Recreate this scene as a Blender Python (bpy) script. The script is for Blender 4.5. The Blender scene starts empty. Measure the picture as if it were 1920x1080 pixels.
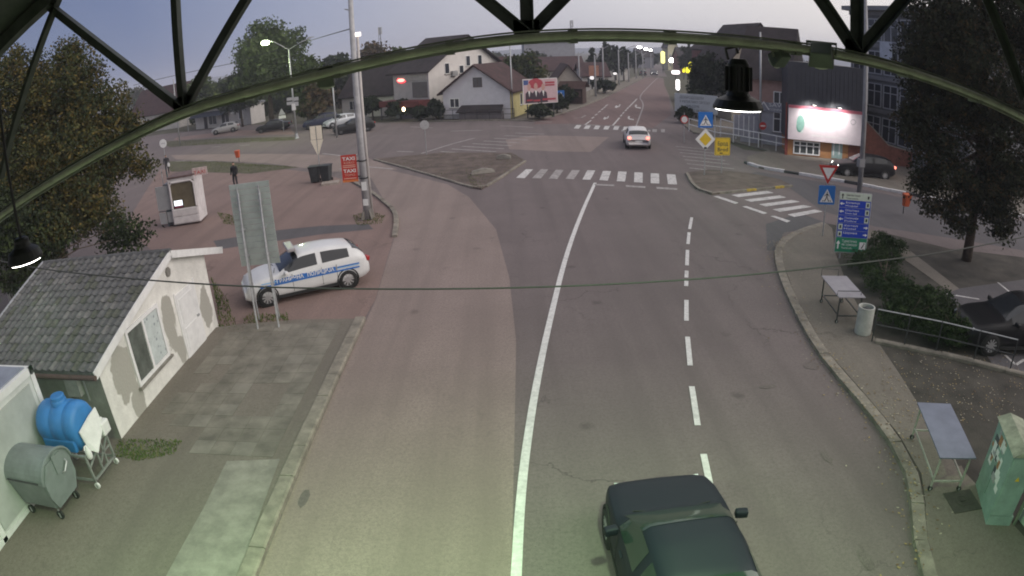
import bpy, bmesh, math, random
import numpy as np
from mathutils import Vector, Matrix, noise as mnoise
R = math.radians
random.seed(7); rng = np.random.default_rng(7)
SC = bpy.context.scene
COL = SC.collection

# ------------------------------------------------------------------ camera
# wide-angle security camera: near-equidistant lens, pitched down, slightly rolled
CAM_H, FPX, K3, PITCH, ROLL = 7.2, 1199.4, 0.0588, 0.37348, -0.04563
cd = bpy.data.cameras.new('camera')
cam = bpy.data.objects.new('camera', cd); COL.objects.link(cam); SC.camera = cam
cd.type = 'PANO'; cd.panorama_type = 'FISHEYE_LENS_POLYNOMIAL'
cd.sensor_fit = 'HORIZONTAL'; cd.sensor_width = 36.0; cd.sensor_height = 20.25
_s = (1920 / 36.0) / FPX
cd.fisheye_fov = R(180)
cd.fisheye_polynomial_k0 = 0.0; cd.fisheye_polynomial_k1 = -_s; cd.fisheye_polynomial_k2 = 0.0
cd.fisheye_polynomial_k3 = -K3 * _s ** 3; cd.fisheye_polynomial_k4 = 0.0
cd.clip_start = 0.05; cd.clip_end = 12000
_fw = Vector((0, math.cos(PITCH), -math.sin(PITCH))); _up0 = Vector((0, math.sin(PITCH), math.cos(PITCH))); _rt0 = Vector((1, 0, 0))
_rt = _rt0 * math.cos(ROLL) + _up0 * math.sin(ROLL); _up = _up0 * math.cos(ROLL) - _rt0 * math.sin(ROLL)
CAM0 = Vector((0, 0, CAM_H))
cam.matrix_world = Matrix((( _rt.x, _up.x, -_fw.x, 0), (_rt.y, _up.y, -_fw.y, 0), (_rt.z, _up.z, -_fw.z, CAM_H), (0, 0, 0, 1)))

# ------------------------------------------------------------------ dusk sky and low sun
SUN_EL, SUN_AZ = R(28), R(100)           # azimuth clockwise from +Y (to the right of the view)
SUN_DIR = Vector((math.sin(SUN_AZ) * math.cos(SUN_EL), math.cos(SUN_AZ) * math.cos(SUN_EL), math.sin(SUN_EL)))
world = bpy.data.worlds.new('World'); SC.world = world; world.use_nodes = True
nt = world.node_tree; nt.nodes.clear()
sky = nt.nodes.new('ShaderNodeTexSky'); sky.sky_type = 'NISHITA'; sky.sun_disc = False
sky.sun_elevation = SUN_EL; sky.sun_rotation = SUN_AZ; sky.air_density = 1.0; sky.dust_density = 2.0; sky.ozone_density = 2.0; sky.altitude = 100
# dusk: blue-grey away from the sunset, pale warm grey towards it
tc = nt.nodes.new('ShaderNodeTexCoord')
vd = nt.nodes.new('ShaderNodeVectorMath'); vd.operation = 'DOT_PRODUCT'; vd.inputs[1].default_value = (math.sin(SUN_AZ), math.cos(SUN_AZ), 0.12)
nt.links.new(tc.outputs['Generated'], vd.inputs[0])
mr_ = nt.nodes.new('ShaderNodeMapRange'); mr_.inputs['From Min'].default_value = -1; mr_.inputs['From Max'].default_value = 1; nt.links.new(vd.outputs['Value'], mr_.inputs['Value'])
cr = nt.nodes.new('ShaderNodeValToRGB'); nt.links.new(mr_.outputs[0], cr.inputs[0])
el = cr.color_ramp.elements; el[0].position = 0.0; el[0].color = (0.13, 0.16, 0.25, 1); el[1].position = 1.0; el[1].color = (0.97, 0.87, 0.82, 1)
for p_, c_ in ((0.17, (0.145, 0.19, 0.35)), (0.29, (0.34, 0.375, 0.52)), (0.37, (0.5, 0.505, 0.595)), (0.53, (0.82, 0.79, 0.81)), (0.67, (0.95, 0.89, 0.86))):
    e_ = el.new(p_); e_.color = (*c_, 1)
sc_ = nt.nodes.new('ShaderNodeVectorMath'); sc_.operation = 'SCALE'; sc_.inputs['Scale'].default_value = 10.0; nt.links.new(cr.outputs[0], sc_.inputs[0])
mx_ = nt.nodes.new('ShaderNodeMix'); mx_.data_type = 'RGBA'; mx_.inputs['Factor'].default_value = 0.93
nt.links.new(sky.outputs[0], mx_.inputs['A']); nt.links.new(sc_.outputs[0], mx_.inputs['B'])
bg = nt.nodes.new('ShaderNodeBackground'); bg.inputs['Strength'].default_value = 0.1
ow = nt.nodes.new('ShaderNodeOutputWorld')
nt.links.new(mx_.outputs['Result'], bg.inputs[0]); nt.links.new(bg.outputs[0], ow.inputs[0])
sl = bpy.data.lights.new('sun', 'SUN'); sl.energy = 1.9; sl.angle = R(55); sl.color = (1.0, 0.94, 0.92)
so = bpy.data.objects.new('sun', sl); COL.objects.link(so); so.rotation_euler = (-SUN_DIR).to_track_quat('-Z', 'Y').to_euler()
SC.view_settings.view_transform = 'Standard'; SC.view_settings.look = 'None'
SC.view_settings.exposure = 0.0; SC.view_settings.gamma = 1.0; SC.view_settings.use_curve_mapping = False
SC.render.engine = 'CYCLES'
SC.cycles.max_bounces = 5; SC.cycles.diffuse_bounces = 3; SC.cycles.glossy_bounces = 3; SC.cycles.transmission_bounces = 4; SC.cycles.transparent_max_bounces = 6
SC.cycles.sample_clamp_indirect = 4.0
SC.cycles.use_denoising = True
SC.cycles.filter_width = 1.9      # soft security-camera picture

# ------------------------------------------------------------------ photo pixel (1920x1080) -> point in the place
def ray(px, py):
    x, y = px - 960.0, 540.0 - py
    r = math.hypot(x, y); rn = r / FPX
    th = rn * (1 + K3 * rn * rn); s = math.sin(th) / max(r, 1e-9)
    return _rt * (x * s) + _up * (y * s) + _fw * math.cos(th)
def G(px, py, z=0.0):
    d = ray(px, py); return CAM0 + d * ((z - CAM_H) / d.z)
def PY(px, py, Y):
    d = ray(px, py); return CAM0 + d * (Y / d.y)
def PXP(px, py, X):
    d = ray(px, py); return CAM0 + d * (X / d.x)
def PP(px, py, A, B):          # on the vertical plane through ground points A, B
    n = Vector((-(B.y - A.y), B.x - A.x, 0)); d = ray(px, py)
    return CAM0 + d * ((A - CAM0).dot(n) / d.dot(n))
def ZT(base, py):              # height of the vertical over base whose top shows at image row py
    lo, hi = -1.0, 60.0
    for _ in range(50):
        m = (lo + hi) / 2
        if proj(Vector((base.x, base.y, m)))[1] > py: lo = m
        else: hi = m
    return (lo + hi) / 2
def proj(p):
    d = (p - CAM0).normalized(); z = d.dot(_fw); x = d.dot(_rt); y = d.dot(_up)
    th = math.acos(max(-1, min(1, z))); rn = th
    for _ in range(8): rn = rn - (rn * (1 + K3 * rn * rn) - th) / (1 + 3 * K3 * rn * rn)
    k = rn * FPX / max(1e-9, math.hypot(x, y)); return 960 + x * k, 540 - y * k

# ------------------------------------------------------------------ materials
MATS = {}
def mat(name, col, rough=0.8, var=0.18, scale=3.0, metal=0.0, bump=0.0, bscale=40.0, emit=None, estr=0.0, spec=0.4, col2=None, stain=0.0, alpha=1.0, coat=0.0):
    if name in MATS: return MATS[name]
    m = bpy.data.materials.new(name); m.use_nodes = True; t = m.node_tree; b = t.nodes['Principled BSDF']
    b.inputs['Roughness'].default_value = rough; b.inputs['Metallic'].default_value = metal
    b.inputs['Specular IOR Level'].default_value = spec
    if coat: b.inputs['Coat Weight'].default_value = coat
    c = (*col, 1.0)
    geo = t.nodes.new('ShaderNodeNewGeometry')
    if var > 0:
        n = t.nodes.new('ShaderNodeTexNoise'); n.inputs['Scale'].default_value = scale; n.inputs['Detail'].default_value = 6; n.inputs['Roughness'].default_value = 0.65
        t.links.new(geo.outputs['Position'], n.inputs['Vector'])
        rmp = t.nodes.new('ShaderNodeMapRange'); rmp.inputs['From Min'].default_value = 0.3; rmp.inputs['From Max'].default_value = 0.7
        t.links.new(n.outputs['Fac'], rmp.inputs['Value'])
        mx = t.nodes.new('ShaderNodeMix'); mx.data_type = 'RGBA'
        d = col2 if col2 else tuple(v * (1 - 1.6 * var) for v in col)
        l = tuple(min(1, v * (1 + var)) for v in col)
        mx.inputs['A'].default_value = (*d, 1); mx.inputs['B'].default_value = (*l, 1)
        t.links.new(rmp.outputs[0], mx.inputs['Factor']); out = mx.outputs['Result']
        if stain > 0:
            n2 = t.nodes.new('ShaderNodeTexNoise'); n2.inputs['Scale'].default_value = scale * 0.22; n2.inputs['Detail'].default_value = 9; n2.inputs['Roughness'].default_value = 0.7
            t.links.new(geo.outputs['Position'], n2.inputs['Vector'])
            r2 = t.nodes.new('ShaderNodeMapRange'); r2.inputs['From Min'].default_value = 0.5; r2.inputs['From Max'].default_value = 0.68; r2.inputs['To Max'].default_value = stain
            t.links.new(n2.outputs['Fac'], r2.inputs['Value'])
            m2 = t.nodes.new('ShaderNodeMix'); m2.data_type = 'RGBA'; m2.inputs['B'].default_value = (*[v * 0.45 for v in col], 1)
            t.links.new(r2.outputs[0], m2.inputs['Factor']); t.links.new(out, m2.inputs['A']); out = m2.outputs['Result']
        t.links.new(out, b.inputs['Base Color'])
    else:
        b.inputs['Base Color'].default_value = c
    if bump > 0:
        nb = t.nodes.new('ShaderNodeTexNoise'); nb.inputs['Scale'].default_value = bscale; nb.inputs['Detail'].default_value = 4
        t.links.new(geo.outputs['Position'], nb.inputs['Vector'])
        bp = t.nodes.new('ShaderNodeBump'); bp.inputs['Strength'].default_value = bump; bp.inputs['Distance'].default_value = 0.02
        t.links.new(nb.outputs['Fac'], bp.inputs['Height']); t.links.new(bp.outputs[0], b.inputs['Normal'])
    if emit is not None:
        b.inputs['Emission Color'].default_value = (*emit, 1); b.inputs['Emission Strength'].default_value = estr
    MATS[name] = m; return m

def asphalt_mat(name, col, fine=70.0, crack=0.8, tar=0.5):
    m = bpy.data.materials.new(name); m.use_nodes = True; t = m.node_tree; b = t.nodes['Principled BSDF']; L = t.links.new
    b.inputs['Roughness'].default_value = 0.85; b.inputs['Specular IOR Level'].default_value = 0.35
    geo = t.nodes.new('ShaderNodeNewGeometry')
    def noi(s, det=6, ro=0.6):
        n = t.nodes.new('ShaderNodeTexNoise'); n.inputs['Scale'].default_value = s; n.inputs['Detail'].default_value = det; n.inputs['Roughness'].default_value = ro
        L(geo.outputs['Position'], n.inputs['Vector']); return n
    def mr(src, a, bb, c0=0.0, c1=1.0):
        r = t.nodes.new('ShaderNodeMapRange'); r.inputs['From Min'].default_value = a; r.inputs['From Max'].default_value = bb
        r.inputs['To Min'].default_value = c0; r.inputs['To Max'].default_value = c1; L(src, r.inputs['Value']); return r.outputs[0]
    def mix(f, A, B):
        x = t.nodes.new('ShaderNodeMix'); x.data_type = 'RGBA'; L(f, x.inputs['Factor'])
        for k, v in (('A', A), ('B', B)):
            if isinstance(v, tuple): x.inputs[k].default_value = (*v, 1)
            else: L(v, x.inputs[k])
        return x.outputs['Result']
    s = lambda f: tuple(v * f for v in col)
    c = mix(mr(noi(0.35, 8).outputs['Fac'], 0.35, 0.65), s(0.86), s(1.12))
    c = mix(mr(noi(2.3, 8, 0.7).outputs['Fac'], 0.52, 0.75, 0, 0.5), c, s(0.7))
    c = mix(mr(noi(fine, 3, 0.8).outputs['Fac'], 0.4, 0.7, 0, 0.7), c, s(1.6))
    c = mix(mr(noi(14, 5, 0.75).outputs['Fac'], 0.42, 0.66, 0, 0.6), c, s(0.68))
    c = mix(mr(noi(fine * 0.5, 2, 0.8).outputs['Fac'], 0.58, 0.7, 0, 0.75), c, s(0.5))
    # wheel-track streaks along the road direction
    mp = t.nodes.new('ShaderNodeMapping'); mp.inputs['Scale'].default_value = (1.3, 0.05, 1); L(geo.outputs['Position'], mp.inputs['Vector'])
    st = t.nodes.new('ShaderNodeTexNoise'); st.inputs['Scale'].default_value = 1.0; st.inputs['Detail'].default_value = 5; L(mp.outputs[0], st.inputs['Vector'])
    c = mix(mr(st.outputs['Fac'], 0.45, 0.66, 0, 0.55), c, s(0.76))
    # oil and tar spots
    sp = t.nodes.new('ShaderNodeTexVoronoi'); sp.inputs['Scale'].default_value = 0.55; L(geo.outputs['Position'], sp.inputs['Vector'])
    nz = noi(5.0, 4)
    ad = t.nodes.new('ShaderNodeMath'); ad.operation = 'MULTIPLY_ADD'; L(nz.outputs['Fac'], ad.inputs[0]); ad.inputs[1].default_value = 0.16; L(sp.outputs['Distance'], ad.inputs[2])
    c = mix(mr(ad.outputs[0], 0.11, 0.19, tar, 0.0), c, s(0.4))
    # hairline cracks
    ck = t.nodes.new('ShaderNodeTexVoronoi'); ck.feature = 'DISTANCE_TO_EDGE'; ck.inputs['Scale'].default_value = 0.28
    wv = noi(1.4, 5); am = t.nodes.new('ShaderNodeVectorMath'); am.operation = 'MULTIPLY_ADD'; L(wv.outputs['Color'], am.inputs[0]); am.inputs[1].default_value = (1.6, 1.6, 0); L(geo.outputs['Position'], am.inputs[2])
    L(am.outputs[0], ck.inputs['Vector'])
    c1 = mr(ck.outputs['Distance'], 0.0, 0.010, crack, 0.0)
    gate = mr(noi(0.16, 3).outputs['Fac'], 0.48, 0.6, 0, 1)
    mm = t.nodes.new('ShaderNodeMath'); mm.operation = 'MULTIPLY'; L(c1, mm.inputs[0]); L(gate, mm.inputs[1])
    c = mix(mm.outputs[0], c, s(0.45))
    L(c, b.inputs['Base Color'])
    bp = t.nodes.new('ShaderNodeBump'); bp.inputs['Strength'].default_value = 0.5; bp.inputs['Distance'].default_value = 0.01
    L(noi(60, 3).outputs['Fac'], bp.inputs['Height']); L(bp.outputs[0], b.inputs['Normal'])
    MATS[name] = m; return m

# ------------------------------------------------------------------ mesh builder and object helpers
class MB:
    def __init__(s): s.v = []; s.f = []; s.m = []
    def add(s, vs, fs, mi=0, M=None):
        o = len(s.v)
        s.v += [tuple((M @ Vector(p)) if M else p) for p in vs]
        s.f += [tuple(i + o for i in f) for f in fs]; s.m += [mi] * len(fs); return s
    def box(s, lo, hi, mi=0, M=None):
        x0, y0, z0 = lo; x1, y1, z1 = hi
        return s.add([(x0,y0,z0),(x1,y0,z0),(x1,y1,z0),(x0,y1,z0),(x0,y0,z1),(x1,y0,z1),(x1,y1,z1),(x0,y1,z1)],
                     [(0,3,2,1),(4,5,6,7),(0,1,5,4),(1,2,6,5),(2,3,7,6),(3,0,4,7)], mi, M)
    def cbox(s, c, d, mi=0, M=None):
        return s.box([c[i] - d[i] / 2 for i in range(3)], [c[i] + d[i] / 2 for i in range(3)], mi, M)
    def beam(s, a, b, w, h=None, mi=0, up=(0, 0, 1)):      # box section from a to b
        a, b = Vector(a), Vector(b); h = h or w; d = (b - a).normalized(); u = Vector(up)
        if abs(d.dot(u)) > 0.98: u = Vector((0, 1, 0))
        x = d.cross(u).normalized(); y = x.cross(d)
        vs = [p + x * (i * w / 2) + y * (j * h / 2) for p in (a, b) for i, j in ((-1,-1),(1,-1),(1,1),(-1,1))]
        return s.add([tuple(v) for v in vs], [(0,3,2,1),(4,5,6,7),(0,1,5,4),(1,2,6,5),(2,3,7,6),(3,0,4,7)], mi)
    def tube(s, pts, r, n=8, mi=0, caps=True):
        pts = [Vector(p) for p in pts]; rs = r if isinstance(r, (list, tuple)) else [r] * len(pts)
        vs = []; fs = []; prev = None
        for k, p in enumerate(pts):
            d = (pts[min(k + 1, len(pts) - 1)] - pts[max(k - 1, 0)]).normalized()
            x = prev - d * prev.dot(d) if prev else d.orthogonal()
            x.normalize(); prev = x; y = d.cross(x)
            vs += [tuple(p + (x * math.cos(2 * math.pi * i / n) + y * math.sin(2 * math.pi * i / n)) * rs[k]) for i in range(n)]
        for k in range(len(pts) - 1):
            for i in range(n):
                j = (i + 1) % n; fs.append((k*n+i, k*n+j, (k+1)*n+j, (k+1)*n+i))
        if caps: fs.append(tuple(range(n - 1, -1, -1))); fs.append(tuple((len(pts)-1)*n + i for i in range(n)))
        return s.add(vs, fs, mi)
    def lathe(s, prof, n=16, mi=0, M=None, caps=True):                # profile of (radius, z)
        vs = []; fs = []
        for r, z in prof: vs += [(r * math.cos(2*math.pi*i/n), r * math.sin(2*math.pi*i/n), z) for i in range(n)]
        for k in range(len(prof) - 1):
            for i in range(n):
                j = (i + 1) % n; fs.append((k*n+i, k*n+j, (k+1)*n+j, (k+1)*n+i))
        if caps: fs.append(tuple(range(n - 1, -1, -1))); fs.append(tuple((len(prof)-1)*n + i for i in range(n)))
        return s.add(vs, fs, mi, M)
    def prism(s, poly, z0, z1, mi=0, M=None):              # poly in xy, counter-clockwise
        n = len(poly); vs = [(x, y, z0) for x, y in poly] + [(x, y, z1) for x, y in poly]
        fs = [tuple(range(n - 1, -1, -1)), tuple(range(n, 2 * n))] + [(i, (i+1) % n, n + (i+1) % n, n + i) for i in range(n)]
        return s.add(vs, fs, mi, M)
    def poly(s, pts, mi=0): return s.add([tuple(p) for p in pts], [tuple(range(len(pts)))], mi)
    def mesh(s, name, mats, smooth=False):
        me = bpy.data.meshes.new(name); me.from_pydata(s.v, [], s.f)
        for m in (mats if isinstance(mats, (list, tuple)) else [mats]): me.materials.append(m)
        if max(s.m, default=0) > 0: me.polygons.foreach_set('material_index', s.m)
        if smooth: me.polygons.foreach_set('use_smooth', [True] * len(me.polygons))
        me.update(); return me
    def build(s, name, mats, parent=None, smooth=False, bevel=0.0, loc=None, rot=None):
        o = bpy.data.objects.new(name, s.mesh(name, mats, smooth)); COL.objects.link(o)
        if parent: o.parent = parent
        if loc is not None: o.location = loc
        if rot is not None: o.rotation_euler = rot
        if bevel:
            b = o.modifiers.new('bevel', 'BEVEL'); b.width = bevel; b.segments = 2; b.limit_method = 'ANGLE'; b.angle_limit = R(40)
        return o
def tag(o, label, cat, group=None, kind=None):
    o['label'] = label; o['category'] = cat
    if group: o['group'] = group
    if kind: o['kind'] = kind
    return o
def thing(name, label, cat, loc=(0, 0, 0), rz=0.0, group=None):
    o = bpy.data.objects.new(name, None); COL.objects.link(o); o.location = loc; o.rotation_euler = (0, 0, rz)
    return tag(o, label, cat, group)
def struct(name, o=None):
    if o is None: o = bpy.data.objects.new(name, None); COL.objects.link(o)
    o['kind'] = 'structure'; return o
def copy_tree(o, parent=None):
    c = o.copy(); COL.objects.link(c); c.parent = parent
    for ch in list(o.children): copy_tree(ch, c)
    return c
def text(body, size, m, parent, loc, rot=(0, 0, 0), align='LEFT', name='lettering', sx=1.0, ext=0.002, wide=None, bold=0.0):
    cu = bpy.data.curves.new('t', 'FONT'); cu.body = body; cu.size = size; cu.extrude = ext; cu.align_x = align; cu.offset = bold; cu.resolution_u = 2
    t = bpy.data.objects.new('t', cu); COL.objects.link(t)
    me = bpy.data.meshes.new_from_object(t.evaluated_get(bpy.context.evaluated_depsgraph_get()))
    bpy.data.objects.remove(t); bpy.data.curves.remove(cu)
    if wide and len(me.vertices):
        xs = [v.co.x for v in me.vertices]; sx = wide / max(1e-6, max(xs) - min(xs))
    if sx != 1.0:
        for v in me.vertices: v.co.x *= sx
    me.materials.clear(); me.materials.append(m)
    o = bpy.data.objects.new(name, me); COL.objects.link(o); o.parent = parent; o.location = loc; o.rotation_euler = rot; o['kind'] = 'stuff'
    return o
UPR = (R(90), 0, 0)      # text standing upright, read from -y
# ================================================================== the setting: ground, roads, pavements
m_ground = mat('ground_dirt_grass', (0.075, 0.075, 0.045), 0.95, 0.35, 0.4, bump=0.4, bscale=15, col2=(0.05, 0.042, 0.03))
m_asph = asphalt_mat('asphalt', (0.152, 0.125, 0.122))
m_asph_l = asphalt_mat('asphalt_worn_light', (0.235, 0.186, 0.168), crack=0.3)
m_asph_d = asphalt_mat('asphalt_new_dark', (0.098, 0.092, 0.097), crack=0.1, tar=0.1)
m_lot = asphalt_mat('asphalt_dusty_brown', (0.215, 0.152, 0.135), fine=50, crack=0.6)
m_pave = asphalt_mat('pavement_grey_brown', (0.165, 0.146, 0.122), fine=60, crack=0.6, tar=0.2)
m_conc = mat('concrete_light', (0.25, 0.235, 0.205), 0.9, 0.2, 2.5, bump=0.5, bscale=50, stain=0.7)
m_slab = mat('paving_slab', (0.185, 0.17, 0.142), 0.9, 0.25, 1.6, bump=0.4, bscale=60, stain=0.6)
m_slab2 = mat('paving_slab_pale', (0.21, 0.195, 0.165), 0.9, 0.2, 1.6, bump=0.4, bscale=60, stain=0.5)
m_kerb = mat('kerb_stone', (0.24, 0.215, 0.18), 0.9, 0.25, 3.0, bump=0.5, bscale=40, stain=0.7)
m_kerbw = mat('kerb_white_paint', (0.68, 0.67, 0.66), 0.8, 0.15, 4.0, stain=0.5)
m_kerbk = mat('kerb_black_paint', (0.07, 0.07, 0.07), 0.8, 0.2, 4.0)
m_kerby = mat('kerb_yellow_paint', (0.5, 0.36, 0.05), 0.8, 0.3, 6.0, stain=0.8)
m_dirt = mat('bare_dirt', (0.13, 0.1, 0.085), 0.95, 0.3, 1.2, bump=0.7, bscale=22, stain=0.5)
m_dirt_d = mat('bare_dirt_dark', (0.06, 0.054, 0.045), 0.95, 0.35, 1.0, bump=0.7, bscale=22, stain=0.6)
m_turf = mat('turf_ground', (0.085, 0.082, 0.052), 0.95, 0.4, 1.0, bump=0.5, bscale=25, col2=(0.06, 0.05, 0.034))
m_paint = mat('road_paint_white', (0.58, 0.565, 0.55), 0.75, 0.22, 7.0, stain=0.75)
m_paint_o = mat('road_paint_faded', (0.36, 0.335, 0.325), 0.8, 0.3, 6.0, stain=0.8)
m_paint_n = mat('road_paint_fresh', (0.66, 0.65, 0.63), 0.7, 0.14, 9.0, stain=0.4)

def sheet(name, pts, z, m, parent=None, z0=None):
    q = [Vector((p.x, p.y, z)) for p in pts]
    a = sum(q[i].x * q[(i+1) % len(q)].y - q[(i+1) % len(q)].x * q[i].y for i in range(len(q)))
    if a < 0: q.reverse()
    mb = MB()
    if z0 is None: mb.poly(q)
    else: mb.prism([(p.x, p.y) for p in q], z0, z)
    o = mb.build(name, m, parent)
    if parent is None: struct(name, o)
    return o
def px(*c): return [G(c[i], c[i+1]) for i in range(0, len(c), 2)]
V = lambda x, y, z=0: Vector((x, y, z))

g = MB(); g.poly([(-1700, -300, -0.03), (1700, -300, -0.03), (1700, 1700, -0.03), (-1700, 1700, -0.03)])
struct('ground', g.build('ground', m_ground))
road = sheet('road', [V(-75, -6), V(60, -6), V(60, 36), V(34, 33), V(24, 40), V(17.5, 44), V(16.9, 58), V(19.3, 70.6)] + px(1255, 180, 1246, 160, 1244, 146, 1212, 144, 1190, 155, 1140, 180, 1080, 205, 1000, 226) + [V(-6, 67), V(-22, 76), V(-36, 88), V(-62, 100), V(-75, 100)], 0.0, m_asph)
# street beyond the crest, running on to the village
fs = sheet('street', [V(37.0, 163), V(42.6, 163), V(75, 300), V(68, 300)], -0.004, m_asph)
sheet('worn_asphalt', px(960, 1079, 962, 940, 965, 800, 968, 640, 955, 520, 930, 430, 880, 370, 840, 346, 770, 328, 700, 312, 690, 325, 722, 378, 737, 392, 745, 410, 740, 444) + [V(-4.2, 18), V(-4.2, 5)], 0.004, m_asph_l)
sheet('street_asphalt', px(1000, 233, 1075, 232, 1225, 240, 1258, 215, 1254, 180, 1246, 160, 1244, 147, 1213, 145, 1191, 156, 1141, 181, 1081, 206, 1003, 229), 0.003, asphalt_mat('asphalt_reddish', (0.165, 0.112, 0.105)))
sheet('asphalt_patch', px(948, 262, 1000, 254, 1142, 257, 1108, 285, 1040, 284, 955, 280), 0.004, m_asph_l)
sheet('side_road_asphalt', px(320, 291, 560, 289, 640, 292, 690, 296, 745, 318, 690, 322, 620, 322, 500, 306, 330, 299), 0.008, m_asph_l)
lot = sheet('parking_ground', px(405, 622, 680, 603, 704, 562, 738, 446, 745, 411, 735, 392, 716, 377, 650, 338, 600, 325, 480, 312, 300, 318, 230, 430, 300, 480), 0.006, m_lot)
sheet('asphalt_repair', px(400, 452, 520, 432, 600, 424, 690, 420, 700, 430, 600, 440, 520, 452, 410, 468), 0.010, m_asph_d)
sheet('asphalt_repair_dark', [G(1436, 420), G(1500, 400), G(1562, 422), G(1470, 436), G(1455, 470), G(1438, 470)], 0.004, m_asph_d)
# right-hand road and car park
sheet('right_road', px(1385, 330, 1420, 322, 1700, 372, 1919, 415) + [V(45, 20), V(45, 12)] + px(1919, 470, 1640, 425, 1540, 395, 1480, 352), 0.002, m_asph_d)

def offset_poly(pts, d):
    out = []
    for i, p in enumerate(pts):
        a = pts[max(i-1, 0)]; b = pts[min(i+1, len(pts)-1)]; t = (b - a).normalized()
        out.append(p + Vector((-t.y, t.x, 0)) * d)
    return out
def resample(pts, step):
    out = []; carry = 0.0
    for a, b in zip(pts, pts[1:]):
        L = (b - a).length; t = carry
        while t < L: out.append(a.lerp(b, t / L)); t += step
        carry = t - L
    out.append(pts[-1]); return out
def smooth_line(pts, it=2):
    for _ in range(it):
        q = [pts[0]]
        for a, b in zip(pts, pts[1:]): q += [a.lerp(b, 0.25), a.lerp(b, 0.75)]
        q.append(pts[-1]); pts = q
    return pts
_stone_cache = {}
def kerb(name, pts, w=0.25, h=0.12, L=1.0, mats=None, gap=0.012, every=None):
    root = struct(name); mats = mats or [m_kerb]
    pts = resample(smooth_line(pts), L)
    for i, (a, b) in enumerate(zip(pts, pts[1:])):
        l = (b - a).length
        if l < 0.25: continue
        k = every(i) if every else i % len(mats)
        if k is None: continue
        key = (w, h, mats[k].name, i % 3)
        if key not in _stone_cache:
            mb = MB(); j = (i % 3 - 1) * 0.006
            mb.add([(0,-w/2,-0.05),(1,-w/2,-0.05),(1,w/2,-0.05),(0,w/2,-0.05),(0,-w/2+0.0,h-0.03),(1,-w/2,h-0.03),(1,w/2,h+j),(0,w/2,h+j),(0,-w/2+0.04,h+j),(1,-w/2+0.04,h+j)],
                   [(0,3,2,1),(0,1,5,4),(4,5,9,8),(8,9,6,7),(2,3,7,6),(0,4,8,7,3),(1,2,6,9,5)])
            _stone_cache[key] = mb.mesh('kerb_stone', mats[k])
        o = bpy.data.objects.new('kerb_stone', _stone_cache[key]); COL.objects.link(o); o.parent = root
        o.location = (a.x, a.y, random.uniform(-0.008, 0.008)); o.rotation_euler = (0, 0, math.atan2(b.y - a.y, b.x - a.x) + random.uniform(-0.006, 0.006)); o.scale = (l - gap, 1, 1)
    return root

# left pavement with slabs beside the hut
pav = sheet('pavement', [V(-14, -3), V(-4.5, -3), V(-4.5, 16.3), V(-6.2, 16.4), V(-8.2, 16.2), V(-8.95, 16.0), V(-14, 16)], 0.095, m_pave, z0=-0.02)
kerb('kerb', [V(-4.38, -1), V(-4.36, 8), V(-4.36, 16.4)], w=0.3)
conc = sheet('concrete_strip', px(428, 872, 527, 868) + [V(-4.53, 7.0), V(-4.53, 0), V(-6.0, 0)] + px(320, 1079, 385, 960), 0.101, m_conc)
slabs = [MB().box((-0.246, -0.246, -0.05), (0.246, 0.246, 0.0)).mesh('paving_slab', m) for m in (m_slab, m_slab, m_slab2)]
for i in range(7):
    for j in range(13):
        x, y = -8.15 + i * 0.5, 9.85 + j * 0.5
        if mnoise.noise(Vector((x * 0.6, y * 0.6, 3))) < -0.18 or (i == 0 and j < 3): continue
        o = bpy.data.objects.new('paving_slab', slabs[0 if random.random() < 0.8 else (2 if mnoise.noise(Vector((x * .5, y * .5, 9))) > 0 else 1)]); COL.objects.link(o); o.parent = pav
        o.location = (x + 0.05, y, 0.1 + random.uniform(0.0, 0.004)); o.rotation_euler = (random.uniform(-.006, .006), random.uniform(-.006, .006), random.uniform(-.012, .012))
# dirt strip and verges on the left
sheet('verge', px(310, 303, 400, 303, 500, 309, 560, 314, 470, 326, 320, 322), 0.010, m_turf)
sheet('verge_strip', px(300, 266, 420, 260, 556, 257, 552, 263, 430, 269, 318, 276), 0.006, m_turf)
sheet('forecourt', px(330, 258, 420, 247, 545, 240, 552, 252, 420, 256, 325, 264), 0.006, m_lot)
kerb('kerb_corner', px(740, 445, 745, 411, 737, 393, 719, 378, 690, 356, 650, 335), w=0.22, h=0.1)
# triangular traffic island
isl = px(702, 300, 790, 324, 885, 353, 903, 356, 930, 340, 985, 303, 960, 289, 830, 288)
sheet('traffic_island', isl, 0.09, m_dirt, z0=-0.02)
kerb('kerb_island', px(702, 300, 790, 324, 885, 353, 903, 356, 930, 340, 985, 303), w=0.16, h=0.1)
# small island in front of the crossing
isl2 = px(1288, 326, 1303, 354, 1335, 366, 1365, 362, 1485, 350, 1460, 338, 1400, 326, 1330, 320)
sheet('refuge_island', isl2, 0.09, m_dirt, z0=-0.02)
kerb('kerb_refuge', px(1485, 350, 1365, 362), w=0.2, h=0.11, mats=[m_kerb, m_kerby, m_kerb], L=0.7)
kerb('kerb_refuge_nose', px(1365, 362, 1335, 366, 1303, 354, 1288, 326), w=0.2, h=0.11)
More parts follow.
